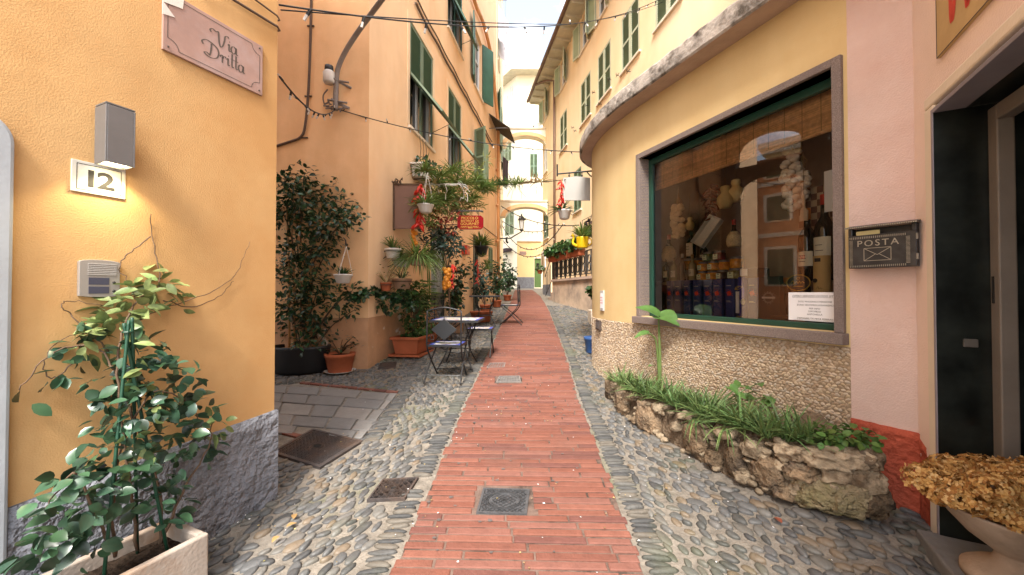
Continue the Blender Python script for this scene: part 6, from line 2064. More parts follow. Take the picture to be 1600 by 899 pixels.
# laundry and awning far along the peach house
rg = random.Random(5)
m_linen = mat('white_linen', (.70, .70, .72), .9, .08, 6, trans=.2); m_darkcloth = mat('dark_cloth', (.05, .035, .045), .9, .2, 6)
def laundry(label, px, py, Y, w_, h, m, n=-.0):
    c = at(px, py, Y); b = MB(); nx, nz2 = 10, 8
    for th in (0, .008):
        for i in range(nx+1):
            for j in range(nz2+1):
                x = w_*(i/nx-.5); z = -h*j/nz2*(1 + .1*math.sin(i*1.3))
                b.v.append((c.x + x*.35 + .05*math.sin(i*1.7)*j/nz2, c.y + x + .04*math.sin(i*1.1 + j*.4) + th, c.z + z))
        o = 0 if th == 0 else (nx+1)*(nz2+1)
        for i in range(nx):
            for j in range(nz2):
                a = o + i*(nz2+1)+j; b.f.append((a, a+nz2+1, a+nz2+2, a+1)); b.mi.append(0)
    tag(b.build('laundry', m, None, base=c, smooth=True), label, 'laundry')
laundry('white sheet drying highest on the far end of the peach front', 787, 22, 17, 1.3, 1.5, m_linen)
laundry('white laundry drying below the highest sheet on the far peach front', 788, 70, 18, 1.6, .9, m_linen)
laundry('dark garments hanging under the small far awning', 790, 248, 17, .7, 1.2, m_darkcloth)
b = MB()
for (px, py, Y) in ((787, 20, 17), (788, 68, 18), (790, 246, 17)):
    c = at(px, py, Y); wx = ax(Y)
    b = MB()
    for dy in (-.7, .7): b.tube([(wx, Y+dy, c.z+.02), (c.x+.15, Y+dy, c.z+.02)], .012, 5)
    for k in range(3): b.tube([(c.x-.12+.1*k, Y-.75, c.z+.02), (c.x-.12+.1*k, Y+.75, c.z+.02)], .005, 4)
    tag(b.build('laundry_rack', m_steel, None, base=(wx, Y, c.z)), {20: 'highest wall rack of drying lines on the far peach front', 68: 'second wall rack of drying lines on the far peach front', 246: 'low wall rack with the dark garments on the far peach front'}[py], 'drying rack')
aw = thing('awning', 'small dark striped awning high on the far peach front', 'awning', Matrix.Translation(FAP(769, 190)))
c = FAP(769, 190)
b = MB(); q = FA.loc(c); o = FA.M().inverted()
def Aq(s, n, z): return FA.pt(q.x + s, n, q.z + z) 
b.add([Aq(-.6, -.01, 0), Aq(.9, -.01, 0), Aq(.9, -.75, -.55), Aq(-.6, -.75, -.55), Aq(-.6, -.01, .03), Aq(.9, -.01, .03), Aq(.9, -.75, -.52), Aq(-.6, -.75, -.52)], [(0,1,2,3),(7,6,5,4),(0,4,5,1),(1,5,6,2),(2,6,7,3),(3,7,4,0)])
b.build('cover', mat('dark_awning', (.06, .055, .045), .8, .2, 5), aw, world=True)
b = MB(); b.tube([Aq(-.55, 0, -.5), Aq(-.55, -.74, -.53)], .015, 5); b.tube([Aq(.85, 0, -.5), Aq(.85, -.74, -.53)], .015, 5); b.build('arm', m_steel, aw, world=True)

# ------------------------------------------------------------------ far end: lantern, plaque, poster, dark bracket awning
Yl = 17.9
c = at(815, 344, Yl)
ln = thing('lantern', 'old iron wall lantern under the lower arch at the far end', 'lantern', Matrix.Translation(c))
b = MB(); s_ = .16
for k in range(4):
    a = math.pi/4 + k*math.pi/2; b.tube([(s_*math.cos(a), s_*math.sin(a), .0), (s_*.6*math.cos(a), s_*.6*math.sin(a), -.42)], .016, 5)
b.lathe([(s_*1.15, 0), (s_*.7, .14), (.05, .18), (.03, .26), (.001, .3)], seg=8); b.lathe([(s_*.6, -.44), (.09, -.48), (.03, -.55)], seg=8); b.build('frame', m_black, ln)
b = MB(); b.lathe([(s_*.55, -.41), (s_*.92, -.01)], seg=4, M=RZ(R(45))); b.build('glass', mat('lantern_glass', (.6, .6, .58), .15, 0), ln)
b = MB(); b.tube(catmull([(0, 0, -.55), (-.12, .0, -.62), (-.3, 0, -.72), (-.55, .1, -.85), (-.7, .1, -.80)], 6), .03, 6); b.tube(catmull([(-.7, .1, -.8), (-.7, .1, -1.0), (-.62, .1, -1.05)], 4), .05, 6)
b.tube([(-.7, .1, -.85), (ax(Yl+.1) - c.x, .1, -.85)], .03, 6)
b.build('bracket', m_black, ln)
def plate_thing(name, label, cat, F, tl, br, th, m, inner=None, frame=None):
    h = hole_from(F, tl, br); w_, hh = h[1]-h[0], h[3]-h[2]
    t_ = thing(name, label, cat, F.M((h[0]+h[1])/2, 0, (h[2]+h[3])/2))
    b = MB(); b.box(-w_/2, w_/2, -th, 0, -hh/2, hh/2); b.build('plate', m, t_, bevel=.004)
    if inner:
        b = MB(); e = .1*w_; b.box(-w_/2+e, w_/2-e, -th-.004, -th-.001, -hh/2+e, hh/2-e); b.build('face', inner, t_)
    return t_, w_, hh
pt_, pw_, ph_ = plate_thing('wall_plaque', 'small pink street plaque on the far apricot wall beside the green door', 'plaque', FC, (812, 393), (822, 399), .02, m_plaq)
text_part('VIA DRITTA', ph_*.38, T(0, -.021, 0), pt_, m_engr, ext=.001)
pf, pw_, ph_ = plate_thing('wall_shrine', 'white framed picture panel on the apricot house end near the green door', 'picture', FB, (846.5, 394), (853, 418), .05, m_white, mat('picture_face', (.55, .44, .30), .7, .25, 5))
b = MB(); b.lathe([(pw_*.14, -ph_*.30), (pw_*.16, -ph_*.05), (pw_*.07, ph_*.15), (pw_*.10, ph_*.24), (.001, ph_*.32)], seg=8, M=T(0, -.056, 0) @ Matrix.Diagonal((1, .1, 1, 1))); b.build('figure', mat('picture_figure', (.25, .16, .09), .7, .2, 5), pf)
c = at(845, 428, 18.6) 
pot('wall_pot', 'small pot with a plant under the white picture panel by the green door', Vector((1.35, 18.6, c.z)), .13, .18, m_terra)['category'] = 'wall pot'
b = MB(); leafball(b, (1.35, 18.6, c.z + .26), (.2, .2, .14), 40, .1, .06, rg); tag(b.build('potted_plant', m_leaf_mid, None, base=(1.35, 18.6, c.z + .2)), 'little green plant in the pot under the white picture panel', 'plant')
c = FCL.hit(794, 392); 
aw2 = thing('awning', 'dark folded awning on thin arms on the pale far wall at the left', 'awning', FCL.M(c[0], 0, c[1]))
b = MB(); b.box(-.7, .6, -.55, -.02, -.12, .12); b.build('cover', m_darkcloth, aw2, bevel=.03)
b = MB(); b.tube([(.45, -.5, -.1), (.2, -.02, -1.1)], .02, 5); b.tube([(-.2, -.5, -.1), (-.4, -.02, -1.1)], .02, 5); b.build('arm', m_steel, aw2)
c = FB.hit(849, 196, -.2)
ac = thing('air_conditioner', 'white air conditioner box high on the apricot house end below the eaves', 'air conditioner', FB.M(.15, -.32, 1.6 + 7.85))
b = MB(); b.box(-.45, .15, -.15, .15, 0, .5); b.build('casing', m_white, ac, bevel=.02)
b = MB(); b.lathe([(.17, 0), (.17, .01), (.05, .02)], seg=16, M=T(-.15, -.151, .25) @ RX(R(90))); b.build('fan_grille', m_black, ac)
b = MB(); b.tube([(-.4, .32, -.02), (-.4, -.15, -.02)], .015, 5); b.tube([(.1, .32, -.02), (.1, -.15, -.02)], .015, 5); b.build('bracket', m_steel, ac)
# ================================================================== right side: terrace, railing, planters, hanging things
q0, q1 = ghit(863, 471), ghit(926, 489)
FT = Frame(q0.x, q0.y, q1.x - q0.x, q1.y - q0.y)
LT = 5.2
zf = 1.6 + .50
te = thing('terrace', 'raised grey terrace with a stained low wall along the apricot house', 'terrace', FT.M())
m_tewall = mat('stained_render', (.50, .38, .28), .92, .15, 3, .2, 50, .2, stain=(.24, .20, .17), stain_s=1.6, stain_lo=.48, stain_hi=.7)
b = MB(); b.box(0, LT, 0, 1.1, .2, zf - .081); b.build('wall', m_tewall, te)
b = MB(); b.box(-.05, LT, -.06, 1.1, zf - .08, zf); b.build('floor_slab', m_concrete_soft, te)
b = MB()
for k in range(4): b.box(-.32*(k+1), -.32*k - .001, .15, 1.1, .2, zf - .08 - .2*(k+1))
b.build('steps', m_concrete_soft, te)
rl = thing('iron_railing', 'black wrought iron railing with ring panels along the terrace edge', 'railing', FT.M(0, .03, zf))
b = MB(); hR = .78
b.tube([(0, 0, hR), (LT, 0, hR)], .018, 6); b.tube([(0, 0, .08), (LT, 0, .08)], .014, 6)
b.tube([(0, 0, hR), (-.5, .02, hR-.1), (-1.2, .08, hR-.62)], .018, 6); b.tube([(0, 0, .08), (-1.15, .08, -.62)], .014, 6)
b.build('rails', m_black, rl)
x = 0
while x <= LT:
    b = MB(); b.tube([(x, 0, 0), (x, 0, hR)], .026, 6); b.build('post', m_black, rl); x += .43
for k in range(5):
    t = (k + .5)/5; xx = -1.15*t; b = MB(); b.tube([(xx, .08*t, .08-.7*t), (xx, .08*t, hR-.05-.55*t)], .012, 5); b.build('post', m_black, rl)
x = .0
while x < LT - .3:
    b = MB(); cx = x + .215
    for rz_ in (.28, .52): b.tube([(cx + .085*math.cos(a), 0, rz_ + .125*math.sin(a)) for a in [k*math.pi/8 for k in range(17)]], .017, 5)
    for dx in (-.12, .12): b.tube([(cx+dx, 0, .08), (cx+dx, 0, hR)], .014, 5)
    b.build('ring_panel', m_black, rl); x += .43
# terracotta troughs with geraniums on the rail
rg = random.Random(14)
for k, (s, lab) in enumerate(((.55, 'terracotta trough of geraniums on the railing, far end'), (1.55, 'terracotta trough of geraniums on the railing, middle'), (2.55, 'terracotta trough of geraniums on the railing, nearest the yellow can'))):
    t_ = thing('window_box', lab, 'planter', FT.M(s, -.10, zf + hR - .13), 'troughs on the terrace railing')
    b = MB(); b.prism([(-.42, 0), (.42, 0), (.46, .2), (-.46, .2)], -.10, .10); b.box(-.48, .48, -.13, .13, .2, .23); b.build('trough', m_terra, t_, bevel=.008)
    b = MB(); b.tube([(-.3, .1, .1), (-.3, .14, .14)], .01, 5); b.tube([(.3, .1, .1), (.3, .14, .14)], .01, 5); b.build('hook', m_black, t_)
    b = MB(); c = FT.pt(s, -.12, zf + hR + .18)
    for j in range(6): leafball(b, FT.pt(s - .4 + .16*j, -.12 + rg.uniform(-.08, .05), zf + hR + .18 + rg.uniform(-.05, .12)), (.2, .2, .16), 42, .095, .085, rg, shell=.2)
    tag(b.build('geranium', m_leaf_mid, None, base=c), 'leafy geranium filling the railing trough' + [' at the far end', ' in the middle', ' nearest the yellow can'][k], 'plant', 'geraniums on the terrace railing')
# dark pots and dry plant hanging over the near part of the terrace
c = at(918, 360, 8.2)
b = MB()
for _ in range(5): leafball(b, c + Vector((rg.uniform(-.12, .15), rg.uniform(-.1, .1), rg.uniform(-.1, .2))), (.12, .12, .12), 26, .07, .05, rg)
tag(b.build('dark_plant', mat('purple_leaf', (.035, .018, .018), .5, .3, 6, island=.5), None, base=c), 'dark purple plant hanging above the yellow can next to the shop corner', 'plant')
b = MB(); b.tube([c + Vector((0, 0, 0)), c + Vector((.1, -.1, .4)), Vector((1.75, 6.7, c.z + .45))], .008, 5)
tag(b.build('hook', m_black, None, base=c), 'iron arm holding the dark purple plant at the shop corner', 'hook')
# yellow watering can pot
Yc = 7.6; c = at(910, 388, Yc)
wc = thing('hanging_pot', 'bright yellow enamel can used as a hanging planter by the shop corner', 'hanging pot', Matrix.Translation(c))
b = MB(); b.lathe([(.105, 0), (.11, .01), (.125, .20), (.13, .215), (.118, .215), (.113, .19)], seg=20); b.build('can', m_yel, wc, smooth=True)
b = MB(); b.tube(catmull([(-.11, 0, .04), (-.19, 0, .1), (-.17, 0, .22), (-.21, 0, .27)], 5), [.03]*5 + [.022]*6 + [.03]*5, 8); b.tube(catmull([(.12, 0, .05), (.18, 0, .1), (.17, 0, .18), (.125, 0, .19)], 5), .012, 6); b.build('spout', m_yel, wc, smooth=True)
b = MB(); b.tube([(0, 0, .2), (.0, 0, .55), (.2, -.3, .62)], .006, 5); b.build('hanger', m_black, wc)
b = MB(); spider(b, c + Vector((0, 0, .2)), 60, .34, .022, rg, up=.8, droop=.8)
tag(b.build('spider_plant', m_leaf_light, None, base=c), 'variegated spider plant growing from the yellow can', 'plant')
# white sign on its iron bar
Ys = 6.45
c = at(901, 296, Ys); pr_ = (at(922, 296, Ys) - at(880, 296, Ys)).x / 2; ph_ = (at(901, 278, Ys) - at(901, 313, Ys)).z / 2
ws = thing('hanging_sign', 'blank white sign hanging from a black iron bar at the shop corner', 'sign', Matrix.Translation(c))
b = MB(); e = .03
b.prism([(-pr_, -ph_), (pr_, -ph_), (pr_, ph_), (pr_*.0, ph_*1.15), (-pr_, ph_)], -.012, .012); b.build('board', mat('white_sign_board', (.36, .345, .32), .5, .03, 4), ws)
b = MB(); zb2 = ph_ + .13
b.tube([(-pr_-.10, 0, zb2-.06), (pr_+.14, 0, zb2)], .013, 6); b.tube([(pr_+.14, 0, zb2-.14), (pr_+.14, 0, zb2+.1)], .016, 6)
b.tube(catmull([(pr_+.14, 0, zb2-.14), (pr_+.02, 0, zb2-.10), (pr_-.05, 0, zb2-.03)], 5), .010, 6)
for x in (-pr_*.55, pr_*.4): b.tube([(x, 0, zb2-.03), (x, 0, ph_-.02)], .009, 6); b.ball((x, 0, ph_+.04), .018, 6, 4)
b.tube([(-pr_-.10, 0, zb2-.1), (-pr_-.10, 0, zb2+.1)], .014, 6)
b.tube([(pr_+.14, 0, zb2), (1.32 + .2 - c.x, -.2, zb2)], .012, 6)
b.build('bar', m_black, ws)
rg = random.Random(9)
chili_string('red chilli string hanging from the iron bar beside the blank white sign', at(877, 282, Ys), .52, .06, rg, 24)
c = at(882, 343, Ys)
hanging_bowl('white hanging bowl under the chillies, right side of the alley', c, .112, .155, at(880, 281, Ys))
b = MB(); spider(b, c + Vector((-.05, 0, .14)), 20, .26, .02, rg, up=.3, droop=1.0); tag(b.build('spider_plant', m_leaf_mid, None, base=c), 'few drooping leaves in the white hanging bowl on the right', 'plant')
# things on the ground beside the shop corner
g = ghit(921, 552)
pot('flower_pot', 'blue glazed pot on the cobbles behind the shop corner', Vector((g.x + .06, g.y + .05, g.z)), .14, .27, m_bluepot)
g2 = Vector((2.12, 9.3, gz(2.12, 9.3)))
stp = thing('stone_block', 'low white stone block holding the terracotta pot by the terrace wall', 'block', Matrix.Translation(g2))
b = MB(); b.box(-.25, .25, -.2, .2, -.05, .33); b.build('block', m_trim, stp, bevel=.02)
pot('flower_pot', 'terracotta pot on the white stone block against the terrace wall', g2 + Vector((0, 0, .33)), .16, .2, m_terra)
b = MB()
for _ in range(5): leafball(b, g2 + Vector((rg.uniform(-.15, .15), rg.uniform(-.1, .1), .65 + rg.uniform(-.05, .2))), (.17, .17, .15), 26, .1, .085, rg)
b.ball(tuple(g2 + Vector((-.12, -.15, 1.0))), .05, 8, 6, 1)
tag(b.build('geranium', [m_leaf_mid, m_orange], None, base=g2 + Vector((0, 0, .5))), 'round leafed geranium with an orange bloom in the pot on the stone block', 'plant')
# small plaques on the rounded shop corner
def corner_plate(name, label, cat, px, py, wd, ht, m, th=.012):
    best = None
    for k in range(400):
        s = 1.9 + k*.01
        if s > cum[-1]: break
        p, nn = on_path(s)
        r = 800 + FPX*p.x/p.y
        if best is None or abs(r - px) < best[0]: best = (abs(r - px), s, p, nn)
    _, s, p, nn = best
    z = at(px, py, p.y).z
    d = Vector((-nn.y*-1, -nn.x, 0)); F = Frame(p.x, p.y, nn.y * -1, nn.x)
    if F.n.dot(Vector((nn.x, nn.y, 0))) > 0: F = Frame(p.x, p.y, nn.y, -nn.x)
    t_ = thing(name, label, cat, F.M(0, -.008, z))
    b = MB(); b.box(-wd/2, wd/2, -th, .02, -ht/2, ht/2); b.build('plate', m, t_, bevel=.002)
    return t_
cpn = corner_plate('wall_plaque', 'small pale plaque with red print on the rounded shop corner', 'plaque', 942, 470, .11, .27, m_plastic_grey)
b = MB(); b.box(-.042, .042, -.014, -.0125, -.1, .1); b.build('notice', m_paper, cpn)
m_redink = mat('red_ink', (.45, .04, .03), .6, 0)
for k in range(3): text_part(('AVVISO', 'DIVIETO', 'DI SOSTA')[k], .022, T(0, -.0148, .04 - .035*k), cpn, m_redink, ext=.0003)
lb = corner_plate('letter_slot', 'dark framed letter slot set in the pebbled base at the shop corner', 'letter slot', 937, 508, .15, .13, m_iron_rust, .03)
b = MB(); b.box(-.055, .055, -.034, -.031, -.045, .045); b.build('flap', m_steel, lb)

# ------------------------------------------------------------------ rock planter against the shop
rg = random.Random(42)
rp = thing('rock_planter', 'rough stone planter bed built against the pebbled shop base', 'planter', Matrix.Translation(ghit(1150, 740)))
basep = [ghit(*p) for p in [(946, 618), (968, 648), (1000, 670), (1060, 704), (1120, 742), (1180, 772), (1250, 797), (1305, 808), (1345, 812)]]
topp = [(952, 588), (972, 606), (1003, 618), (1065, 642), (1130, 662), (1190, 678), (1260, 690), (1306, 694), (1340, 690)]
# height of the wall top at each station, measured a little behind the foot
wallp = []
for (bp, tpx) in zip(basep, topp):
    inn = bp + Vector((.10, .03, 0)); wallp.append((bp, at(tpx[0], tpx[1], inn.y)))
def rock(mb, c, rx, ry, rz, seed, mi=0, rot=0, div=3):
    import bmesh as bm_
    bmx = bm_.new(); bm_.ops.create_icosphere(bmx, subdivisions=div, radius=1)
    o = len(mb.v); cr_, sr_ = math.cos(rot), math.sin(rot)
    for v in bmx.verts:
        p = v.co.copy(); s = Vector((seed*3.1, seed*1.7, seed))
        d = 1 + .30*noise.noise(p*1.3 + s) + .20*noise.noise(p*3.1 + s) + .11*noise.noise(p*7 + s) + .06*noise.noise(p*15 + s)
        # squarish, like broken stone
        q = Vector([math.copysign(abs(a)**.72, a) for a in p]) * d
        x, y, z = q.x*rx, q.y*ry, q.z*rz
        mb.v.append((c[0] + x*cr_ - y*sr_, c[1] + x*sr_ + y*cr_, c[2] + z))
    for f in bmx.faces: mb.f.append([v.index + o for v in f.verts]); mb.mi.append(mi)
    bmx.free()
def station(t):
    f = t * (len(wallp) - 1); i = min(int(f), len(wallp) - 2); u = f - i
    b0 = wallp[i][0].lerp(wallp[i+1][0], u); t0 = wallp[i][1].lerp(wallp[i+1][1], u)
    d = (wallp[i+1][0] - wallp[i][0]).normalized()
    return b0, t0, d
# main stones: (station, height fraction, length, height, material)
spec = [(.02, .45, .13, .30, 0), (.12, .40, .17, .32, 0), (.27, .35, .20, .30, 0), (.30, .80, .12, .10, 1), (.42, .42, .22, .30, 0), (.50, .82, .15, .10, 1), (.545, .36, .13, .2, 0), (.60, .70, .15, .12, 1), (.645, .36, .20, .22, 0),
        (.70, .80, .17, .10, 1), (.73, .55, .17, .10, 0), (.785, .30, .24, .26, 2), (.80, .78, .20, .11, 1), (.86, .58, .19, .13, 1), (.90, .28, .20, .22, 2), (.93, .80, .18, .11, 1), (.97, .50, .18, .16, 1), (1.0, .25, .16, .2, 0), (1.0, .8, .13, .12, 0),
        (.08, .85, .09, .07, 1), (.19, .82, .10, .08, 0), (.36, .55, .09, .10, 1), (.48, .2, .12, .12, 0), (.57, .15, .11, .10, 1), (.69, .15, .12, .10, 0), (.68, .55, .09, .07, 1), (.835, .42, .09, .08, 1), (.38, .87, .08, .05, 1), (.46, .66, .08, .07, 1), (.22, .15, .09, .09, 0)]
mats3 = [m_rock, m_rock_pale, m_rock_moss]
for i, (t, hf, L, H, mi) in enumerate(spec):
    b0, t0, d = station(min(1, t)); H_ = t0.z - b0.z
    c = b0.lerp(Vector((t0.x, t0.y, b0.z)), .25 + .5*hf); c = Vector((c.x + .06, c.y + .02, b0.z + H_*hf))
    b = MB(); rock(b, c, L*.54, .085 + .03*rg.random(), H*.47, i + 1, 0, math.atan2(d.y, d.x) + rg.gauss(0, .1), 4 if L > .15 else 3)
    b.build('stone', mats3[mi], rp, world=True, smooth=True)
# earthen core between the stones
b = MB(); N_ = 60
for i in range(N_ + 1):
    b0, t0, d = station(i/N_); nn = Vector((-d.y, d.x, 0)); nn = nn if nn.x > 0 else -nn
    wp = None
    for k, (o, z) in enumerate(((.06, b0.z - .05), (.075, b0.z + (t0.z-b0.z)*.4), (.10, b0.z + (t0.z-b0.z)*.75), (.17, t0.z - .035), (.5, t0.z + .03))):
        w_ = .012*noise.noise(Vector((i*.5, k*2, 0)))
        b.v.append(tuple(Vector((b0.x, b0.y, 0)) + nn*(o + w_) + Vector((0, 0, z + w_))))
for i in range(N_):
    for k in range(4):
        a = i*5+k; b.f.append((a, a+5, a+6, a+1)); b.mi.append(0)
b.build('earth_core', mat('clay_mortar', (.15, .108, .072), .95, .35, 8, .9, 40, .1, bump2=.8, bs2=14, dist=.03), rp, world=True, smooth=True)
b = MB()
for i in range(150):
    b0, t0, d = station(rg.random()); hf = rg.random()
    c = b0.lerp(Vector((t0.x, t0.y, b0.z)), .25 + .5*hf); c = Vector((c.x + .02, c.y - .0, b0.z + (t0.z-b0.z)*hf*.95))
    rock(b, c, rg.uniform(.012, .035), .03, rg.uniform(.010, .024), i + 60, 0, rg.uniform(0, 3), 2)
b.build('packing_stones', m_rock_pale, rp, world=True, smooth=True, kind='stuff')

# planting: grassy clumps, an elephant ear, a bergenia, ground ivy
rg = random.Random(19)
m_grassl = mat('striped_grass', (.13, .20, .065), .5, .25, 30, 0, 1, .4, island=.45, huevar=.03, trans=.25)
for k, (t, off, n, L, lab) in enumerate(((.03, .10, 34, .16, 'low tuft of grass at the far tip of the rock planter'), (.12, .12, 60, .20, 'grass clump around the foot of the tall elephant ear plant'), (.22, .13, 70, .22, 'grass clump just right of the elephant ear plant'), (.31, .12, 75, .24, 'dense grass clump left of the small round-leaved plant'), (.42, .13, 75, .26, 'grass clump behind the round-leaved plant in the planter'), (.52, .10, 75, .26, 'overhanging grass clump at the middle of the rock planter'), (.62, .10, 60, .24, 'grass clump right of the middle of the rock planter'), (.72, .10, 46, .22, 'grass clump beside the ground ivy in the rock planter'), (.18, .22, 50, .2, 'grass clump against the pebbles behind the elephant ear'), (.36, .24, 55, .22, 'grass clump against the pebbles at mid planter'))):
    b0, t0, d = station(t); nn = Vector((-d.y, d.x, 0)); nn = nn if nn.x > 0 else -nn
    c = Vector((t0.x, t0.y, t0.z - .02)) + nn*(off - .05)
    b = MB()
    for j in range(4): spider(b, c + d*rg.uniform(-.12, .12) + nn*rg.uniform(-.05, .08), n//4, L*1.12, .010, rg, up=.75, droop=1.0)
    if t in (.52, .42):
        for _ in range(8): b.blade(c - nn*.08, Vector((rg.uniform(-.6, .2), rg.uniform(-.8, -.2), .25)), .30, .011, 1.3)
    tag(b.build('border_grass', m_grassl, None, base=c), lab, 'grass clump', 'grass clumps in the rock planter')
def heart(mb, c, d, nrm, L, W, mi=0):
    """a big heart leaf, creased along the middle with a drooping tip"""
    d = d.normalized(); side = d.cross(nrm).normalized(); nn = side.cross(d)
    prof = [(-.22, .30, .55), (-.05, .05, .85), (.12, 0, 1.0), (.35, 0, .92), (.6, 0, .66), (.8, 0, .36), (1.0, 0, .02)]
    vs = []
    for (t, inn, w_) in prof:
        z = -.30*max(0, t)**2 * L
        for sgn in (-1, -.5, 0, .5, 1):
            o = sgn*w_*W/2
            tt = t if sgn else max(t, 0)
            if abs(sgn) == .5 and t < 0: tt = t*.8
            vs.append(c + d*(tt*L) + side*o + nn*(z + abs(sgn)*.16*W*w_ + .02*W*math.sin(9*t + sgn*3)))
    fs = []
    for i in range(len(prof) - 1):
        for k in range(4): a = i*5+k; fs.append((a, a+1, a+6, a+5))
    mb.add(vs, fs, mi)
ee = ghit(1030, 612)
b0, t0, d = station(.17); Ye = t0.y + .06
base = at(1030, 606, Ye)
eth = thing('elephant_ear_plant', 'tall single-stemmed elephant ear plant with drooping arrow leaf in the rock planter', 'plant', Matrix.Translation(base))
m_ear = mat('elephant_ear_leaf', (.10, .20, .05), .35, .2, 9, .05, 30, .5, trans=.25); m_earstem = mat('green_stem', (.12, .18, .05), .5, .2, 10)
b = MB()
tip = at(1029, 497, Ye - .03)
b.tube(catmull([base, at(1031, 560, Ye), tip], 6), [.024 - .0013*i for i in range(13)], 8); b.tube(catmull([at(1030, 600, Ye), at(1026, 540, Ye-.02), at(1020, 525, Ye-.04), at(1008, 521, Ye-.06)], 5), [.010]*5+[.008]*5+[.006]*6, 6)
b.build('stalk', m_earstem, eth, world=True, smooth=True)
for a_ in ((tip + Vector((.02, 0, .01)), Vector((.55, -.8, -.1)), Vector((-.1, -.35, .9)), .20, .27), (tip + Vector((0, .01, .02)), Vector((-.8, -.2, .55)), Vector((.65, -.45, .55)), .24, .18), (at(1012, 521, Ye-.06), Vector((-1, -.25, -.05)), Vector((0, -.3, 1)), .15, .10), (at(1020, 572, Ye-.02), Vector((-.7, -.6, .3)), Vector((0, -.2, 1)), .08, .05)):
    b = MB(); heart(b, *a_); b.build('leaf', m_ear, eth, world=True, smooth=True)
b0, t0, d = station(.44); c = Vector((t0.x + .06, t0.y, t0.z + .0))
br_ = thing('round_leaved_plant', 'low plant with bright round green leaves at the middle of the rock planter', 'plant', Matrix.Translation(c))
b = MB(); bs = MB()
for (px, py) in ((1140, 605), (1158, 602), (1176, 612), (1190, 628), (1165, 622), (1200, 620), (1150, 618), (1182, 600)):
    p = at(px, py, c.y + rg.uniform(-.06, .05)); bs.tube(catmull([c, c.lerp(p, .5) + Vector((0, 0, .03)), p], 4), .004, 5)
    heart(b, p, Vector((rg.uniform(-1, 1), rg.uniform(-1, .1), rg.uniform(-.3, .3))), Vector((0, -.4, 1)), .075, .10)
bs.build('stalks', m_earstem, br_, world=True); b.build('leaves', m_ear, br_, world=True, smooth=True)
b = MB()
for t in (.80, .86, .92, .97):
    b0, t0, d = station(t); leafball(b, Vector((t0.x + .06, t0.y + .04, t0.z + .03)), (.12, .10, .05), 24, .04, .03, rg, up=.9, shell=.1)
leafball(b, at(1352, 690, wallp[-1][1].y), (.05, .05, .03), 8, .04, .03, rg, up=.9)
c = station(.88)[1]
tag(b.build('ground_ivy', mat('bright_ground_leaf', (.085, .16, .035), .5, .2, 8, island=.4, huevar=.03, trans=.2), None, base=c), 'bright small leaved ground ivy spilling over the near end of the rock planter', 'plant')

# ------------------------------------------------------------------ mailbox on the pink pier
a = hole_from(W2, (1322, 350), (1436, 416))
px0, px1 = W2.hit(1325, 385, -.10)[0], W2.hit(1432, 385, -.10)[0]
zt_, zb_ = W2.hit(1372, 352, -.10)[1], W2.hit(1372, 418, -.10)[1]
mw, mh = px1-px0, zt_-zb_
mbx = thing('mailbox', 'small dark metal mailbox embossed POSTA on the pink pier', 'mailbox', W2.M((px0+px1)/2, 0, zb_))
m_pewter = mat('dark_pewter', (.055, .055, .058), .38, .25, 9, .06, 40, .5, metal=.7, stain=(.03, .03, .032), stain_s=9, stain_lo=.45, stain_hi=.7)
m_pewter_hi = mat('worn_pewter', (.34, .32, .27), .4, .15, 30, 0, 1, .5, metal=.6)
b = MB(); b.box(-mw/2, mw/2, -.095, 0, 0, mh*.80); b.box(-mw/2, -mw/2+.02, -.095, 0, mh*.8, mh*.98); b.box(mw/2-.02, mw/2, -.095, 0, mh*.8, mh*.98); b.box(-mw/2+.02, mw/2-.02, -.02, 0, mh*.8, mh*.98); b.build('body', m_pewter, mbx, bevel=.003)
b = MB(); b.add([(-mw/2-.012, -.125, mh*.965), (mw/2+.012, -.125, mh*.965), (mw/2+.012, 0, mh*1.06), (-mw/2-.012, 0, mh*1.06), (-mw/2-.012, -.125, mh*.995), (mw/2+.012, -.125, mh*.995), (mw/2+.012, 0, mh*1.09), (-mw/2-.012, 0, mh*1.09)], [(3,2,1,0),(4,5,6,7),(0,1,5,4),(1,2,6,5),(2,3,7,6),(3,0,4,7)])
ld_ = b.build('lid', m_pewter, mbx)
b = MB(); n = 34
for k in range(n): b.box(-mw/2-.01 + (mw+.02)*(k+.1)/n, -mw/2-.01 + (mw+.02)*(k+.75)/n, -.1262, -.125, mh*.967, mh*.994)
b.build('lid_trim', m_pewter_hi, ld_)
b = MB(); f0 = -.0965
def fin(x0, x1, z0, z1): b.box(x0, x1, f0-.0015, f0+.0015, z0, z1)
n = 30
for k in range(n):
    x = -mw/2+.008 + (mw*.90-.016)*k/n
    fin(x, x + .0026, mh*.71, mh*.76); fin(x, x + .0026, mh*.02, mh*.065)
for k in range(22):
    z = mh*.08 + mh*.62*k/22
    fin(-mw/2+.006, -mw/2+.022, z, z+.0022); fin(mw/2*.72, mw/2*.72+.016, z, z+.0022)
b.build('beading', m_pewter_hi, mbx)
text_part('POSTA', mh*.21, T(-mw*.05, -.0965, mh*.585), mbx, m_pewter_hi, ext=.0012, spacing=1.25)
b = MB(); ew, eh, ez = mw*.20, mh*.15, mh*.32
fy = f0 - .001
def ln2(x0, z0, x1, z1, w_=.0016):
    d = Vector((x1-x0, 0, z1-z0)); nn = Vector((-d.z, 0, d.x)).normalized()*w_
    b.add([(x0+nn.x, fy, z0+nn.z), (x1+nn.x, fy, z1+nn.z), (x1-nn.x, fy, z1-nn.z), (x0-nn.x, fy, z0-nn.z)], [(0,1,2,3)])
cx_ = -mw*.05
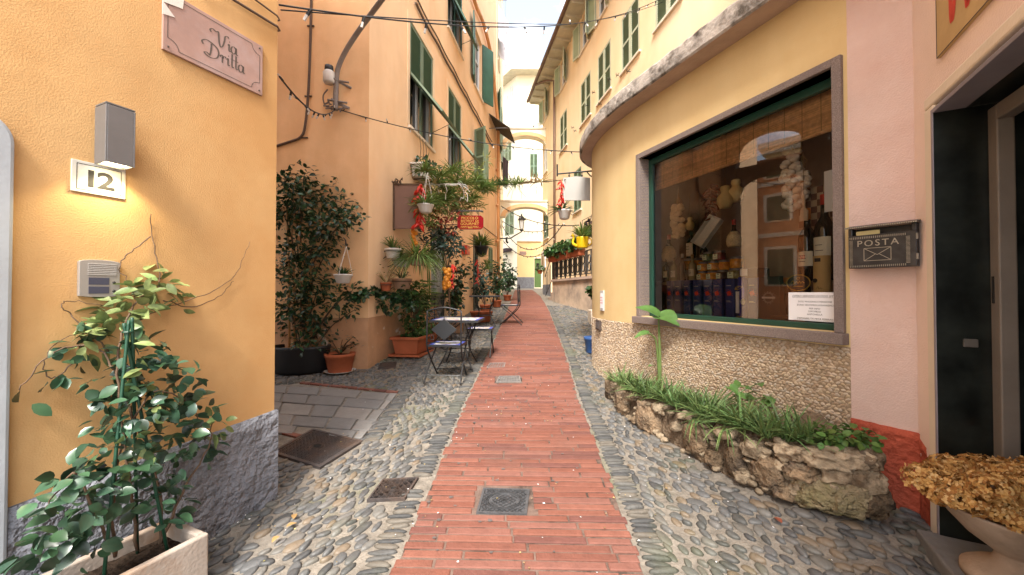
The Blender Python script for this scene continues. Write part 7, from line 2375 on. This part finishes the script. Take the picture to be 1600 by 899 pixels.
for q in ((-1, 1, 1, 1), (-1, -1, 1, -1), (-1, 1, -1, -1), (1, 1, 1, -1), (-1, 1, 0, -.1), (0, -.1, 1, 1), (-1, -1, -.15, 0), (.15, 0, 1, -1)): ln2(cx_+q[0]*ew, ez+q[1]*eh, cx_+q[2]*ew, ez+q[3]*eh)
b.build('envelope_emblem', m_pewter_hi, mbx)
b = MB(); b.box(-mw*.38, -mw*.02, -.085, -.08, mh*.80, mh*.90); b.build('letter', mat('cream_envelope', (.55, .46, .22), .8, 0), mbx)
b = MB()
for k in (0, 1): b.tube([(mw/2+.002, -.093, mh*(.15 + .45*k)), (mw/2+.002, -.093, mh*(.28 + .45*k))], .005, 6)
b.build('hinge', m_pewter_hi, mbx)

# sign fragment above the doorway
s0, z0 = W3.hit(1470, 91)
sgn = thing('painted_sign', 'tan sign board with big red letters above the doorway on the pink house', 'sign', W3.M(s0, 0, z0))
m_tan = mat('tan_sign', (.48, .33, .15), .8, .10, 5, .05, 40)
b = MB(); b.box(0, 1.7, -.014, 0, 0, .62); b.build('board', m_tan, sgn)
b = MB(); b.box(.0, 1.7, -.016, -.0145, .0, .004); b.box(0, .004, -.016, -.0145, .004, .62); b.build('edge_line', m_engr, sgn)
m_redl = mat('red_letter_paint', (.55, .05, .03), .6, .1, 6)
b = MB()
xa, za = W3.hit(1493, 32); xb, zb3 = W3.hit(1516, 6)
xa -= s0; za -= z0; xb -= s0; zb3 -= z0
stroke(b, [(xa-.01, za+.40), (xa-.005, za+.2), (xa, za+.04), (xa+.012, za), (xa+.03, za+.06), (xa+.055, za+.22), (xa+.07, za+.40)], -.0155, .012, .034, pen=0)
stroke(b, [(xb, za+.40), (xb, za+.2), (xb+.01, zb3+.03), (xb+.022, zb3), (xb+.05, za+.16), (xb+.08, za+.38)], -.0155, .012, .034, pen=0)
stroke(b, [(xb+.20, za+.30), (xb+.14, za+.22), (xb+.16, za+.10), (xb+.24, za+.08), (xb+.32, za+.16)], -.0155, .012, .034, pen=0)
b.build('lettering', m_redl, sgn)

# ------------------------------------------------------------------ urn with dried hydrangeas
uc = Vector((2.14, 1.64, .366))
un = thing('urn', 'weathered stone urn on the threshold at the bottom right', 'urn', Matrix.Translation(uc))
b = MB(); b.lathe([(.165, 0), (.165, .03), (.13, .055), (.075, .085), (.062, .12), (.085, .14), (.15, .19), (.20, .25), (.235, .30), (.245, .315), (.225, .315), (.21, .29)], seg=32)
b.build('urn', mat('weathered_urn', (.36, .27, .20), .85, .15, 8, .2, 60, .3, stain=(.24, .18, .13), stain_s=5, stain_lo=.5, stain_hi=.7), un, smooth=True)
b = MB(); b.lathe([(.215, .28), (.001, .30)], seg=20); b.build('soil', m_soil, un)
rg = random.Random(2)
hy = thing('dried_hydrangea', 'big mass of dried golden brown hydrangea heads in the stone urn', 'flowers', Matrix.Translation(uc + Vector((0, 0, .30))))
heads = []
for (px, py, Y, r) in ((1450, 748, 1.70, .10), (1492, 733, 1.78, .10), (1535, 735, 1.80, .11), (1480, 772, 1.62, .09), (1525, 775, 1.58, .12), (1575, 745, 1.70, .12), (1572, 788, 1.55, .11), (1605, 770, 1.55, .12), (1625, 745, 1.65, .12), (1550, 760, 1.52, .09), (1600, 810, 1.50, .09), (1640, 790, 1.5, .1), (1500, 755, 1.85, .09), (1468, 730, 1.82, .06)):
    heads.append((at(px, py, Y), r))
b = MB(); bs = MB()
for c, r in heads:
    bs.tube(catmull([uc + Vector((rg.uniform(-.1, .1), rg.uniform(-.1, .1), .28)), uc.lerp(c, .6) + Vector((0, 0, .12)), c], 4), .006, 5)
    r *= .92; nfl = int(270 * (r/.1)**2)
    for _ in range(nfl):
        v = Vector((rg.gauss(0, 1), rg.gauss(0, 1), rg.gauss(0, 1))).normalized(); rr_ = r*.93*rg.uniform(.66, 1.05)
        p = c + Vector((v.x*rr_, v.y*rr_, v.z*rr_*.68))
        n_ = (v + Vector((rg.uniform(-.5, .5), rg.uniform(-.5, .5), rg.uniform(-.3, .5)))).normalized()
        tdir = n_.orthogonal().normalized(); bt = n_.cross(tdir); a0_ = rg.uniform(0, 6.28)
        i0 = len(b.v); s_ = rg.uniform(.009, .014)
        for k in range(4):
            a_ = a0_ + k*math.pi/2
            d = tdir*math.cos(a_) + bt*math.sin(a_); e_2 = tdir*math.cos(a_+1.57) + bt*math.sin(a_+1.57)
            j = len(b.v)
            b.v += [tuple(p), tuple(p + d*s_*.7 - e_2*s_*.55 + n_*s_*.15), tuple(p + d*s_*1.4 + n_*s_*rg.uniform(-.1, .5)), tuple(p + d*s_*.7 + e_2*s_*.55 + n_*s_*.15)]
            b.f.append((j, j+1, j+2, j+3)); b.mi.append(0)
b.build('petals', m_hyd, hy, world=True); bs.build('stems', m_stem, hy, world=True)

# fallen leaves
rg = random.Random(6)
m_dry = mat('fallen_leaf', (.30, .18, .07), .8, .25, 9, island=.4)
for (px, py, lab) in ((447, 828, 'yellow fallen leaf on the cobbles by the grey plinth corner'), (436, 842, 'larger tan fallen leaf near the planter box corner'), (1480, 852, 'rust red fallen leaf on the cobbles near the doorway'), (1222, 822, 'dark red fallen leaf on the cobbles below the rock planter'), (459, 815, 'small tan fallen leaf nearest the grey plinth corner')):
    p = ghit(px, py) + Vector((0, 0, .015)); b = MB(); b.leaf(p, Vector((rg.uniform(-1, 1), rg.uniform(-1, 1), .05)), Vector((0, 0, 1)), .06, .032, .5, .3)
    tag(b.build('fallen_leaf', m_dry if 'red' not in lab else mat('red_fallen_leaf', (.22, .06, .03), .8, .2, 9), None, base=p), lab, 'leaf')

# confetti, grit and crumbs of leaf on the paving; gum spots on the brick
b = MB(); rg = random.Random(33)
for _ in range(420):
    y = 1.5 + 8*rg.random()**1.6; x = rg.uniform(-1.7, 1.7)
    if y < 2.6 and x < w0x(y) + .03 or pip(x, y, ROCKBED): continue
    r_ = rg.uniform(.003, .009); p = Vector((x, y, gz(x, y) + .011)); a0_ = rg.uniform(0, 6.28)
    b.add([p + Vector((r_*math.cos(a0_ + k*1.57)*rg.uniform(.5, 1.2), r_*math.sin(a0_ + k*1.57)*rg.uniform(.5, 1.2), rg.uniform(0, .004))) for k in range(4)], [(0,1,2,3)], 0 if rg.random() < .45 else 1)
kind(b.build('litter', [m_paper, m_straw]), 'stuff')
b = MB()
for _ in range(90):
    y = 1.6 + 7*rg.random()**1.4; xl, xr = edge_x(LE, y), edge_x(RE, y); x = rg.uniform(xl + .04, xr - .04)
    if any(pip(x, y, q) for q in NOB): continue
    r_ = rg.uniform(.006, .016); n_ = 9
    b.add([(x + r_*math.cos(k*.698)*rg.uniform(.75, 1.2), y + r_*math.sin(k*.698)*rg.uniform(.75, 1.2), gz(x, y) + .0075) for k in range(n_)], [list(range(n_))])
kind(b.build('gum_spots', mat('trodden_gum', (.10, .085, .08), .8, .2, 9)), 'stuff')
# ================================================================== in the shop window
rg = random.Random(55)
def NN(n): return .13 + (n - .13)*.7
def D(px, py, n): return W1.hit(px, py, NN(n))
def DM(s, n, z): return W1.M(s, NN(n) if n > .2 else n, z)
FZ = iz0
# shelf behind the tins
ztin = D(1100, 438, .28)[1]
sh = thing('display_shelf', 'dark wooden display step behind the blue tins in the shop window', 'shelf', DM(0, 0, FZ))
b = MB(); sa, sb = D(1030, 450, .3)[0] - .2, D(1185, 450, .3)[0]
b.box(sa, sb, .292, .85, ztin - FZ - .03, ztin - FZ); b.box(sa, sb, .82, .85, 0, ztin - FZ - .03); b.build('shelf', m_innerfloor, sh)
# bamboo blind
bl_ = thing('bamboo_blind', 'brown bamboo roll blind across the top of the shop window', 'blind', DM((gx0+gx1)/2, .24, gz1))
bz = D(1041, 290, .24)[1] - gz1
hwB = (gx1-gx0)/2 + .0
b = MB(); n = 46
for k in range(n):
    z = bz + (0 - bz)*k/n; b.box(-hwB-.22, hwB, -.003, .003, z + .0008, z + (0-bz)/n - .0008)
m_blind = mat('bamboo_slat', (.66, .40, .19), .6, .2, 30, island=.18)
b.build('slats', m_blind, bl_)
b = MB(); x = -hwB
while x < hwB: b.box(x, x+.003, -.006, -.0035, bz, 0); x += .13
b.build('cords', m_straw, bl_)
b = MB(); b.tube([(-hwB-.2, 0, bz-.01), (hwB, 0, bz-.01)], .014, 8); b.build('bottom_rail', m_blind, bl_)

# blue tins
m_tin = mat('navy_tin', (.03, .055, .23), .38, .06, 5); m_tinred = mat('red_emblem', (.80, .07, .04), .5, 0); m_tinwhite = mat('pale_print', (.55, .52, .48), .6, 0)
zt_ = ztin
tin0 = None
TP = [1049, 1062, 1076, 1092, 1108, 1124, 1143, 1180]
TL = ['first navy tin with a red emblem from the far end of the window row', 'second navy tin with a red emblem from the far end of the window row', 'third navy tin with a red emblem from the far end of the window row', 'fourth navy tin with a red emblem from the far end of the window row', 'fifth navy tin with a red emblem in the window row', 'sixth navy tin with a red emblem in the window row', 'navy tin with a red emblem just left of the bright blue printed tin', 'last navy tin with a red emblem right of the bright blue printed tin']
def tin(h, w_):
    t_ = thing('storage_tin', TL[0], 'tin', DM(0, 0, 0), 'navy tins in the shop window')
    b = MB(); r = .018; pl = []
    for cx, cy, a0_ in ((w_/2-r, w_/2-r, 0), (-w_/2+r, w_/2-r, 90), (-w_/2+r, -w_/2+r, 180), (w_/2-r, -w_/2+r, 270)):
        pl += [(cx + r*math.cos(R(a0_ + k*30)), cy + r*math.sin(R(a0_ + k*30))) for k in range(4)]
    b.slab(pl, 0, h); b.slab([(x*1.02, y*1.02) for x, y in pl], h-.012, h+.003); b.build('body', m_tin, t_)
    b = MB(); pts = []
    for k in range(22):
        a_ = k*2*math.pi/22; rr_ = .019 if k % 2 else .029 + .006*math.sin(k*5.1)
        pts.append((rr_*math.cos(a_), h*.68 + rr_*math.sin(a_)))
    b.add([(x, -w_/2-.0012, z) for x, z in pts], [list(range(22))])
    for k in range(7): b.ball((.036*math.cos(k*.5 - .3), -w_/2-.001, h*.68 + .036*math.sin(k*.5 - .6)), (.003, .0008, .003), 5, 3)
    b.build('emblem', m_tinred, t_)
    b = MB(); b.box(-.028, .02, -w_/2-.0015, -w_/2, h*.845, h*.858); b.box(-.028, .012, -w_/2-.0015, -w_/2, h*.505, h*.515); b.box(-.028, .026, -w_/2-.0015, -w_/2, h*.485, h*.492); b.box(-.028, .02, -w_/2-.0015, -w_/2, h*.08, h*.088); b.build('print', m_tinwhite, t_)
    return t_
hT = zt_ - FZ; wT = .098
t0_ = tin(hT, wT)
for k, px in enumerate(TP):
    s = D(px, 465, .26)[0]
    M_ = DM(s, .28 + (.0 if k % 2 else .01), FZ) @ RZ(R(rg.uniform(-6, 6)))
    if k == 0: t0_.matrix_basis = M_; WM[t0_] = M_
    else: copy_tree(t0_, M_, TL[k])
s = D(1161, 465, .25)[0]
t_ = thing('storage_tin', 'bright blue round tin with gold ornament and a white card in the window row', 'tin', DM(s, .265, FZ))
b = MB(); b.lathe([(.046, 0), (.046, hT*1.02), (.043, hT*1.03)], seg=20); b.build('body', mat('bright_blue_tin', (.02, .02, .36), .25, .05, 5, metal=.3), t_, smooth=True)
b = MB(); b.box(-.04, -.008, -.052, -.047, hT*.25, hT*.72); b.build('card', m_paper, t_)
b = MB()
for zc in (.80, .15):
    for q in range(3): stroke(b, [(-.03 + .02*math.cos(a)*(1+.3*q) + .01*q, hT*zc + .016*math.sin(a*1.3+q)) for a in [k*.7 for k in range(9)]], -.0475, .0015, .004, pen=30, n=3)
b.build('ornament', m_gold, t_)
b = MB(); b.ball((.022, -.042, hT*.5), (.022, .01, .026), 10, 6); b.build('medallion', m_plastic_white, t_, smooth=True)

# bottles
def bottle(label, px, zbase, h, r, n, glass, cap, lab, lz=(.18, .45), capc=.24, txt=None):
    s = D(px, 420, n)[0]
    t_ = thing('bottle', label, 'bottle', DM(s, n, zbase))
    b = MB(); b.lathe([(r*.9, 0), (r, .008), (r, h*.58), (r*.92, h*.64), (r*.42, h*.74), (r*.36, h*.80), (r*.36, h*(1-capc*.5))], seg=16); b.build('glass', glass, t_, smooth=True)
    b = MB(); b.lathe([(r*.38, h*(1-capc*.6)), (r*.40, h*.985), (r*.38, h), (.001, h*1.002)], seg=14); b.build('capsule', cap, t_, smooth=True)
    if lab is not None:
        b = MB(); sg_ = 10
        vs = []
        for k in range(sg_+1):
            a_ = R(-62 + 124*k/sg_) - math.pi/2
            for z in lz: vs.append((r*1.012*math.cos(a_), r*1.012*math.sin(a_), h*z))
        b.add(vs, [(2*k, 2*k+2, 2*k+3, 2*k+1) for k in range(sg_)]); b.build('label', lab, t_)
        b = MB()
        for q in range(3):
            z = h*(lz[0] + (lz[1]-lz[0])*(.3 + .2*q)); b.box(-r*.42, r*(.3 + .1*(q % 2)), -r*1.03-.001, -r*1.02, z, z+.004)
        if txt: text_part(txt, r*.62, T(0, -r*1.03-.001, h*(lz[0]*.4+lz[1]*.6)), t_, m_tinred, ext=.0003)
        b.build('print', m_ink, t_)
    return t_
m_wine = mat('dark_bottle_glass', (.010, .012, .008), .08, 0, 1, 0, 1, .6); m_amber = mat('amber_bottle_glass', (.10, .055, .018), .08, 0, 1, 0, 1, .6); m_brownb = mat('brown_bottle_glass', (.05, .020, .012), .1, 0, 1, 0, 1, .6); m_clear = mat('pale_bottle_glass', (.40, .36, .22), .08, 0, 1, 0, 1, .6)
m_cap_r = mat('red_capsule', (.48, .035, .02), .4, .05, 5); m_cap_o = mat('orange_capsule', (.62, .20, .04), .4, .05, 5); m_cap_k = mat('dark_capsule', (.03, .02, .02), .4, 0); m_cork = mat('cork', (.40, .27, .14), .9, .2, 20); m_cap_w = mat('white_capsule', (.65, .6, .55), .5, 0)
m_label = mat('cream_label', (.84, .80, .66), .7, .05, 8)
zS = ztin
bottle('dark slim bottle with a cream label, far left of the upper window row', 1041, zS, .27, .034, .42, m_wine, m_cork, m_label)
bottle('clear bottle with a cream label beside the far left dark one', 1053, zS, .27, .034, .44, m_clear, m_cork, m_label)
bottle('tall brown bottle without a label in the upper window row', 1066, zS, .30, .036, .43, m_brownb, m_cap_w, None)
bottle('pale liqueur bottle with a white label left of the jars', 1082, zS, .28, .038, .42, m_clear, m_cork, m_label)
bottle('dark wine bottle with a big white label standing higher behind the brown bottle', 1080, zS + .20, .36, .05, .62, m_wine, m_cap_k, m_label, (.22, .62))
bottle('dark bottle hidden behind the white tray and jars', 1100, zS + .15, .30, .04, .7, m_wine, m_cap_k, m_label)
def flask(label, px, z, n, s_):
    s = D(px, 380, n)[0]
    t_ = thing('straw_flask', label, 'flask', DM(s, n, z))
    b = MB(); b.lathe([(.045*s_, 0), (.05*s_, .01*s_), (.058*s_, .06*s_), (.05*s_, .10*s_), (.028*s_, .135*s_), (.016*s_, .17*s_), (.0155*s_, .24*s_)], seg=16); b.build('glass', m_wine, t_, smooth=True)
    b = MB(); b.lathe([(.05*s_, 0), (.060*s_, .02*s_), (.064*s_, .05*s_), (.062*s_, .075*s_), (.055*s_, .09*s_), (.059*s_, .095*s_), (.045*s_, .115*s_), (.028*s_, .14*s_)], seg=16); b.build('straw', mat('woven_straw', (.78, .64, .38), .8, .25, 90, .4, 120), t_, smooth=True)
    b = MB(); b.lathe([(.017*s_, .2*s_), (.018*s_, .245*s_), (.001, .247*s_)], seg=10); b.build('capsule', m_cap_r, t_)
flask('straw covered flask at the far upper left of the window', 1045, zS + .24, .5, 1.25)
flask('straw covered flask standing on the jars beside the white tray', 1147, zS + .305, .42, 1.05)
# jars in three tiers
def jar(label, px, z, r, h, n, cont, lab=True, lid=m_steel, orange=False):
    s = D(px, 410, n)[0]
    t_ = thing('jar', label, 'jar', DM(s, n, z), 'preserve jars in the shop window')
    b = MB(); b.lathe([(r*.9, 0), (r, .006), (r, h*.74), (r*.88, h*.80)], seg=18); b.build('glass', cont, t_, smooth=True)
    b = MB(); b.lathe([(r*.92, h*.78), (r*.94, h*.97), (r*.9, h), (.001, h)], seg=18); b.build('lid', lid, t_)
    if lab:
        b = MB(); b.box(-r*.72, r*.25, -r*1.03, -r*.7, h*.12, h*.66); b.build('label', mat('green_white_label', (.72, .82, .58), .7, .05, 8) if 'lbl' not in GT else GT['lbl'], t_); GT.setdefault('lbl', bpy.data.materials['green_white_label'])
        b = MB(); b.ball((-r*.25, -r*1.035, h*.56), (r*.14, .001, r*.12), 6, 4); b.box(-r*.6, r*.1, -r*1.04, -r*1.032, h*.3, h*.33); b.build('print', m_ink, t_)
    if orange:
        b = MB(); b.lathe([(r*.62, 0), (r*.62, .004), (.001, .005)], seg=18, M=T(0, -r*.93, h*.40) @ RX(R(90))); b.build('orange_slice', m_orange, t_)
def cm(name, c): return mat(name, c, .12, .5, 30, 0, 1, .6)
m_j_or = cm('orange_preserve', (.80, .30, .03)); m_j_gr = cm('green_preserve', (.05, .12, .03)); m_j_rd = cm('red_preserve', (.14, .015, .02)); m_j_ol = cm('olive_preserve', (.26, .24, .07)); m_j_dk = cm('dark_preserve', (.06, .035, .02))
h1 = .094
for px, c, l in ((1098, m_j_or, 'bottom tier jar of orange preserve, farthest left'), (1113, m_j_or, 'bottom tier jar of orange preserve, second from left'), (1129, m_j_dk, 'bottom tier jar of dark preserve, third from left')): jar(l, px, zS, .047, h1, .40, c)
jar('large bottom tier jar of green olives', 1150, zS, .060, h1*1.1, .40, m_j_ol)
for px, c, l, o, q in ((1099, m_j_or, 'middle tier jar of orange preserve, farthest left', False, True), (1115, m_j_or, 'middle tier jar of pale orange preserve, second', False, True), (1132, m_j_or, 'middle tier jar showing an orange slice', True, False)): jar(l, px, zS + h1 + .001, .047, h1, .40, c, q, orange=o)
jar('large middle tier jar of whole oranges', 1151, zS + h1*1.1 + .001, .058, h1*1.15, .40, m_j_or, False)
jar('top tier jar of green preserve', 1108, zS + 2*h1 + .002, .052, h1, .41, m_j_gr)
jar('top tier jar of red preserve', 1125, zS + 2*h1 + .002, .052, h1, .41, m_j_rd)
jar('round jar of clementines behind the bottles', 1076, zS + .13, .062, .12, .58, m_j_or, False)
jar('second round jar of clementines behind the pale bottle', 1090, zS + .13, .062, .12, .60, m_j_or, False)
# strings of garlic, chillies, gourds
def braid(label, px, pz0, pz1, n, r, m, cnt, wd):
    s, z0 = D(px, pz0, n); z1 = D(px, pz1, n)[1]
    t_ = thing('garlic_braid', label, 'garlic braid', DM(s, n, z0))
    b = MB(); b.tube([(0, 0, .0), (0, 0, .22)], .008, 6)
    for k in range(9): b.tube([(rg.uniform(-.03, .03), 0, -.03), (rg.uniform(-.05, .05), rg.uniform(-.02, .02), .04), (0, 0, .10)], .005, 5)
    b.build('stems', m_straw, t_)
    b = MB()
    for k in range(cnt):
        t = k/cnt; a_ = rg.uniform(math.pi*1.0, math.pi*2.0)
        w_ = wd*(1 - .55*abs(t-.45)*1.2)
        b.ball((math.cos(a_)*w_ + rg.uniform(-.01, .01), math.sin(a_)*w_*.6, (z1-z0)*t), (r*rg.uniform(.9, 1.15), r, r*rg.uniform(.75, .95)), 9, 6)
    b.build('bulbs', m, t_, smooth=True)
m_garlic = mat('garlic_skin', (.88, .73, .50), .6, .12, 12); m_garlicw = mat('white_garlic_skin', (.80, .72, .62), .6, .1, 12)
braid('string of tan onions hanging at the far side of the window', 1060, 322, 372, .45, .034, m_garlic, 36, .075)
braid('long string of white garlic hanging at the near side of the window', 1236, 235, 330, .55, .034, m_garlicw, 34, .06)
braid('second string of pale garlic beside the long white one', 1252, 260, 320, .62, .032, m_garlicw, 22, .05)
def dstring(label, px, py, n, L, r, cnt):
    s, z = D(px, py, n); c = W1.pt(s, NN(n), z); t_ = chili_string(label, c, L, r, rg, cnt)
    for o in bpy.data.objects:
        if o.parent == t_ and o.name.startswith('chillies'): o.data.materials[0] = m_drychili
m_drychili = mat('dried_chili', (.14, .022, .014), .5, .25, 8, island=.3)
dstring('bunch of dried dark red chillies hanging in the middle of the window', 1110, 290, .5, .34, .06, 46)
def gourd(label, px, py, n, s_):
    s, z = D(px, py, n); t_ = thing('cheese', label, 'cheese', DM(s, n, z))
    b = MB(); b.lathe([(.001, -.13*s_), (.04*s_, -.12*s_), (.058*s_, -.08*s_), (.055*s_, -.04*s_), (.03*s_, -.012*s_), (.026*s_, 0), (.034*s_, .02*s_), (.03*s_, .04*s_), (.001, .05*s_)], seg=16); b.build('cheese', mat('cheese_rind', (.75, .60, .28), .5, .1, 8), t_, smooth=True)
    b = MB(); b.tube([(0, 0, 0), (0, 0, .3)], .003, 5); b.build('string', m_straw, t_)
gourd('pear shaped cheese hanging right of the dried chillies', 1133, 300, .5, 1.3)
gourd('second pear shaped cheese hanging behind the reflection', 1150, 290, .6, 1.3)
gourd('small cheese with a yellow tag hanging beside the tan onions', 1078, 345, .5, .8)
# white tilted tray
s, z = D(1106, 363, .42)
t_ = thing('tray', 'white plastic tray leaning at an angle above the jars', 'tray', DM(s, .42, z) @ RY(R(28)) @ RX(R(-20)))
b = MB(); w_, h_ = .075, .16
b.box(-w_, w_, 0, .01, -h_, h_); b.box(-w_, -w_+.01, -.05, 0, -h_, h_); b.box(w_-.01, w_, -.05, 0, -h_, h_); b.box(-w_+.01, w_-.01, -.05, 0, h_-.01, h_); b.box(-w_+.01, w_-.01, -.05, 0, -h_, -h_+.01); b.build('tray', m_white, t_, bevel=.008)
# dark crate with price card, black bag with sun mark
s0, z0 = D(1165, 437, .34); s1 = D(1192, 437, .34)[0]
t_ = thing('wooden_box', 'dark red wooden box with a small white price card on the tins', 'box', DM((s0+s1)/2, .34, ztin + .003))
b = MB(); b.box(-.085, .085, -.08, .08, 0, .085); b.build('box', mat('mahogany', (.05, .014, .010), .3, .2, 10), t_, bevel=.004)
b = MB(); b.box(-.07, .0, -.084, -.081, .02, .08); b.build('price_card', m_paper, t_)
s = D(1204, 465, .24)[0]
t_ = thing('gift_bag', 'black gift bag printed with a pale rayed sun in the shop window', 'bag', DM(s, .25, FZ))
m_bag = mat('black_paper', (.028, .027, .026), .6, .2, 5, .1, 30)
b = MB(); hb_ = hT*1.02; b.add([(-.095, -.03, 0), (.095, -.03, 0), (.095, .05, 0), (-.095, .05, 0), (-.085, -.025, hb_), (.085, -.025, hb_), (.085, .02, hb_), (-.085, .02, hb_)], [(3,2,1,0),(4,5,6,7),(0,1,5,4),(1,2,6,5),(2,3,7,6),(3,0,4,7)]); b.build('bag', m_bag, t_)
b = MB(); zc = hb_*.58
for k in range(26):
    a_ = k*2*math.pi/26; r0, r1 = .034, .060 if k % 2 else .05
    b.add([(r0*math.cos(a_-.05), -.0335, zc + r0*math.sin(a_-.05)), (r1*math.cos(a_), -.0335, zc + r1*math.sin(a_)), (r0*math.cos(a_+.05), -.0335, zc + r0*math.sin(a_+.05))], [(0,1,2)])
b.box(-.055, .055, -.0338, -.033, zc-.006, zc+.008); b.build('sun_mark', m_tinwhite, t_)
# right group: two big bottles, cork tube, oval sign, papers
bottle('tall dark bottle with an orange capsule and a label marked 50', 1262, zS - .03, .58, .062, .50, m_wine, m_cap_o, m_label, (.20, .40), .26, '50')
bottle('tallest dark wine bottle with a red capsule at the near window edge', 1289, zS - .03, .66, .066, .48, m_wine, m_cap_r, m_label, (.18, .50), .2)
bottle('dark bottle with an orange capsule lying low behind the oval sign', 1228, FZ + .05, .36, .05, .55, m_wine, m_cap_o, None)
bottle('dark bottle with a red capsule behind the oval sign', 1254, FZ + .05, .44, .055, .55, m_wine, m_cap_r, None)
s, z = D(1284, 456, .26); zt2 = D(1284, 400, .26)[1]
t_ = thing('gift_tube', 'tan cardboard bottle tube with a dark stamp near the window edge', 'tube', DM(s, .27, FZ + .10))
m_card = mat('tan_cardboard', (.62, .42, .18), .7, .06, 8)
htb = zt2 - FZ - .10
b = MB(); b.lathe([(.052, 0), (.052, htb), (.001, htb)], seg=24); b.lathe([(.0535, htb*.87), (.0535, htb*.985)], seg=24); b.build('tube', m_card, t_, smooth=False)
b = MB(); b.lathe([(.016, 0), (.016, .002), (.001, .002)], seg=14, M=T(-.018, -.052, htb*.60) @ RX(R(90))); b.box(-.02, .02, -.0545, -.0535, htb*.9, htb*.96); stroke(b, [(-.01, htb*.46), (.0, htb*.5), (.008, htb*.46), (.016, htb*.48), (.024, htb*.46), (.032, htb*.475)], -.0535, .001, .003); b.build('stamp', m_ink, t_)
pd = thing('display_block', 'dark display block under the cardboard tube in the shop window', 'block', DM(D(1262, 470, .4)[0], .42, FZ))
b = MB(); b.box(-.20, .22, -.16, .2, 0, .098); b.build('block', mat('dark_block', (.03, .022, .018), .5, .2, 6), pd, bevel=.004)
s, z = D(1248, 442, .24)
t_ = thing('oval_sign', 'black oval sign with a gold rim and gold script in the shop window', 'sign', DM(s, .25, z))
b = MB(); b.lathe([(1, 0), (1, .10), (.94, .12), (.001, .12)], seg=32, M=RX(R(90)) @ Matrix.Diagonal((.085, .062, .12, 1))); b.build('board', m_bag, t_)
b = MB(); b.tube([(.084*math.cos(a), -.0135, .061*math.sin(a)) for a in [k*math.pi/20 for k in range(41)]], .0035, 6); b.build('rim', m_gold, t_)
b = MB(); stroke(b, [(-.05, .0), (-.04, .016), (-.03, .004), (-.036, -.012), (-.02, 0), (-.01, .01), (0, -.006), (.01, .012), (.02, -.006), (.03, .008), (.045, -.004)], -.0152, .002, .004); b.box(-.035, .035, -.0155, -.0148, -.030, -.026); stroke(b, [(-.012, .035), (-.006, .042), (0, .034), (.006, .042), (.012, .035), (0, .020), (-.012, .035)], -.0152, .0015, .003); b.build('script', m_gold, t_)
b = MB(); b.box(-.01, .01, .002, .02, FZ - z, -.05); b.build('stand', m_ink, t_)
# sheet of paper taped to the glass
A0 = D(1232, 458, .127); A1 = D(1311, 505, .127); zt3 = D(1270, 457, .127)[1]; zb3_ = D(1270, 502, .127)[1]
wP = gx1 - .02 - A0[0]; hP = zt3 - zb3_
t_ = thing('paper_notice', 'white paper notice for dog sitting taped low on the shop window', 'notice', DM(A0[0] + wP/2, .1275, (zt3+zb3_)/2))
b = MB(); b.box(-wP/2, wP/2, -.0006, .0006, -hP/2, hP/2); b.build('sheet', m_paper, t_)
lines_ = [('OFFRO SERVIZIO DI DOG SITTER', .040, .36, .25), ('DOG WALKING E PENSIONE', .033, .17, 0), ('ZONA VENTIMIGLIA/SANREMO', .033, .05, 0), ('PER INFO', .033, -.07, 0), ('3397398251', .033, -.17, 0), ('ANTONELLA', .033, -.27, 0), ('DISPONIBILITÀ META FEBBRAIO', .033, -.42, .25)]
for tx, sz, z, shr in lines_:
    text_part(tx, sz*hP/.30*.75, T(0, -.0011, z*hP), t_, m_ink, ext=.0002, shear=shr)
b = MB(); b.box(-wP*.42, wP*.42, -.0012, -.0007, hP*.31, hP*.316); b.box(-wP*.40, wP*.40, -.0012, -.0007, -hP*.475, -hP*.469); b.build('underline', m_ink, t_)
# white sheet high at the right edge, chequered card, cable hooks
s0, z0 = D(1290, 268, .32); s1, z1 = D(1312, 328, .32)
t_ = thing('paper_sheet', 'white sheet hanging high at the near edge inside the shop window', 'paper', DM((s0+s1)/2, .32, (z0+z1)/2))
b = MB(); b.box(-(s1-s0)/2-.01, (s1-s0)/2+.03, -.001, .001, -(z0-z1)/2, (z0-z1)/2); b.build('sheet', m_paper, t_)
s, z = D(1275, 322, .7)
t_ = thing('chequered_card', 'brown chequered card behind the tall bottles in the shop window', 'card', DM(s, .72, z))
b = MB(); b.box(-.14, .14, 0, .01, -.16, .16); b.build('card', mat('brown_card', (.13, .06, .04), .6, 0), t_)
b = MB()
for i in range(6):
    for j in range(6):
        if (i+j) % 2: b.box(-.14 + .0467*i, -.14 + .0467*(i+1), -.001, -.0002, -.16 + .0533*j, -.16 + .0533*(j+1))
b.build('squares', mat('tan_square', (.40, .30, .20), .6, 0), t_)
s, z = D(1256, 305, .45)
t_ = thing('spatula', 'pale wooden spatula hanging inside the shop window near the bottles', 'spatula', DM(s, .45, z))
b = MB(); b.prism([(-.008, .0), (.008, .0), (.010, -.10), (.03, -.13), (.026, -.21), (-.03, -.20), (-.026, -.12), (-.010, -.10)], -.004, .004); b.build('blade', mat('pale_wood', (.55, .45, .34), .6, .1, 20), t_)
b = MB(); b.tube([(0, 0, 0), (0, 0, .35)], .002, 4); b.build('string', m_straw, t_)
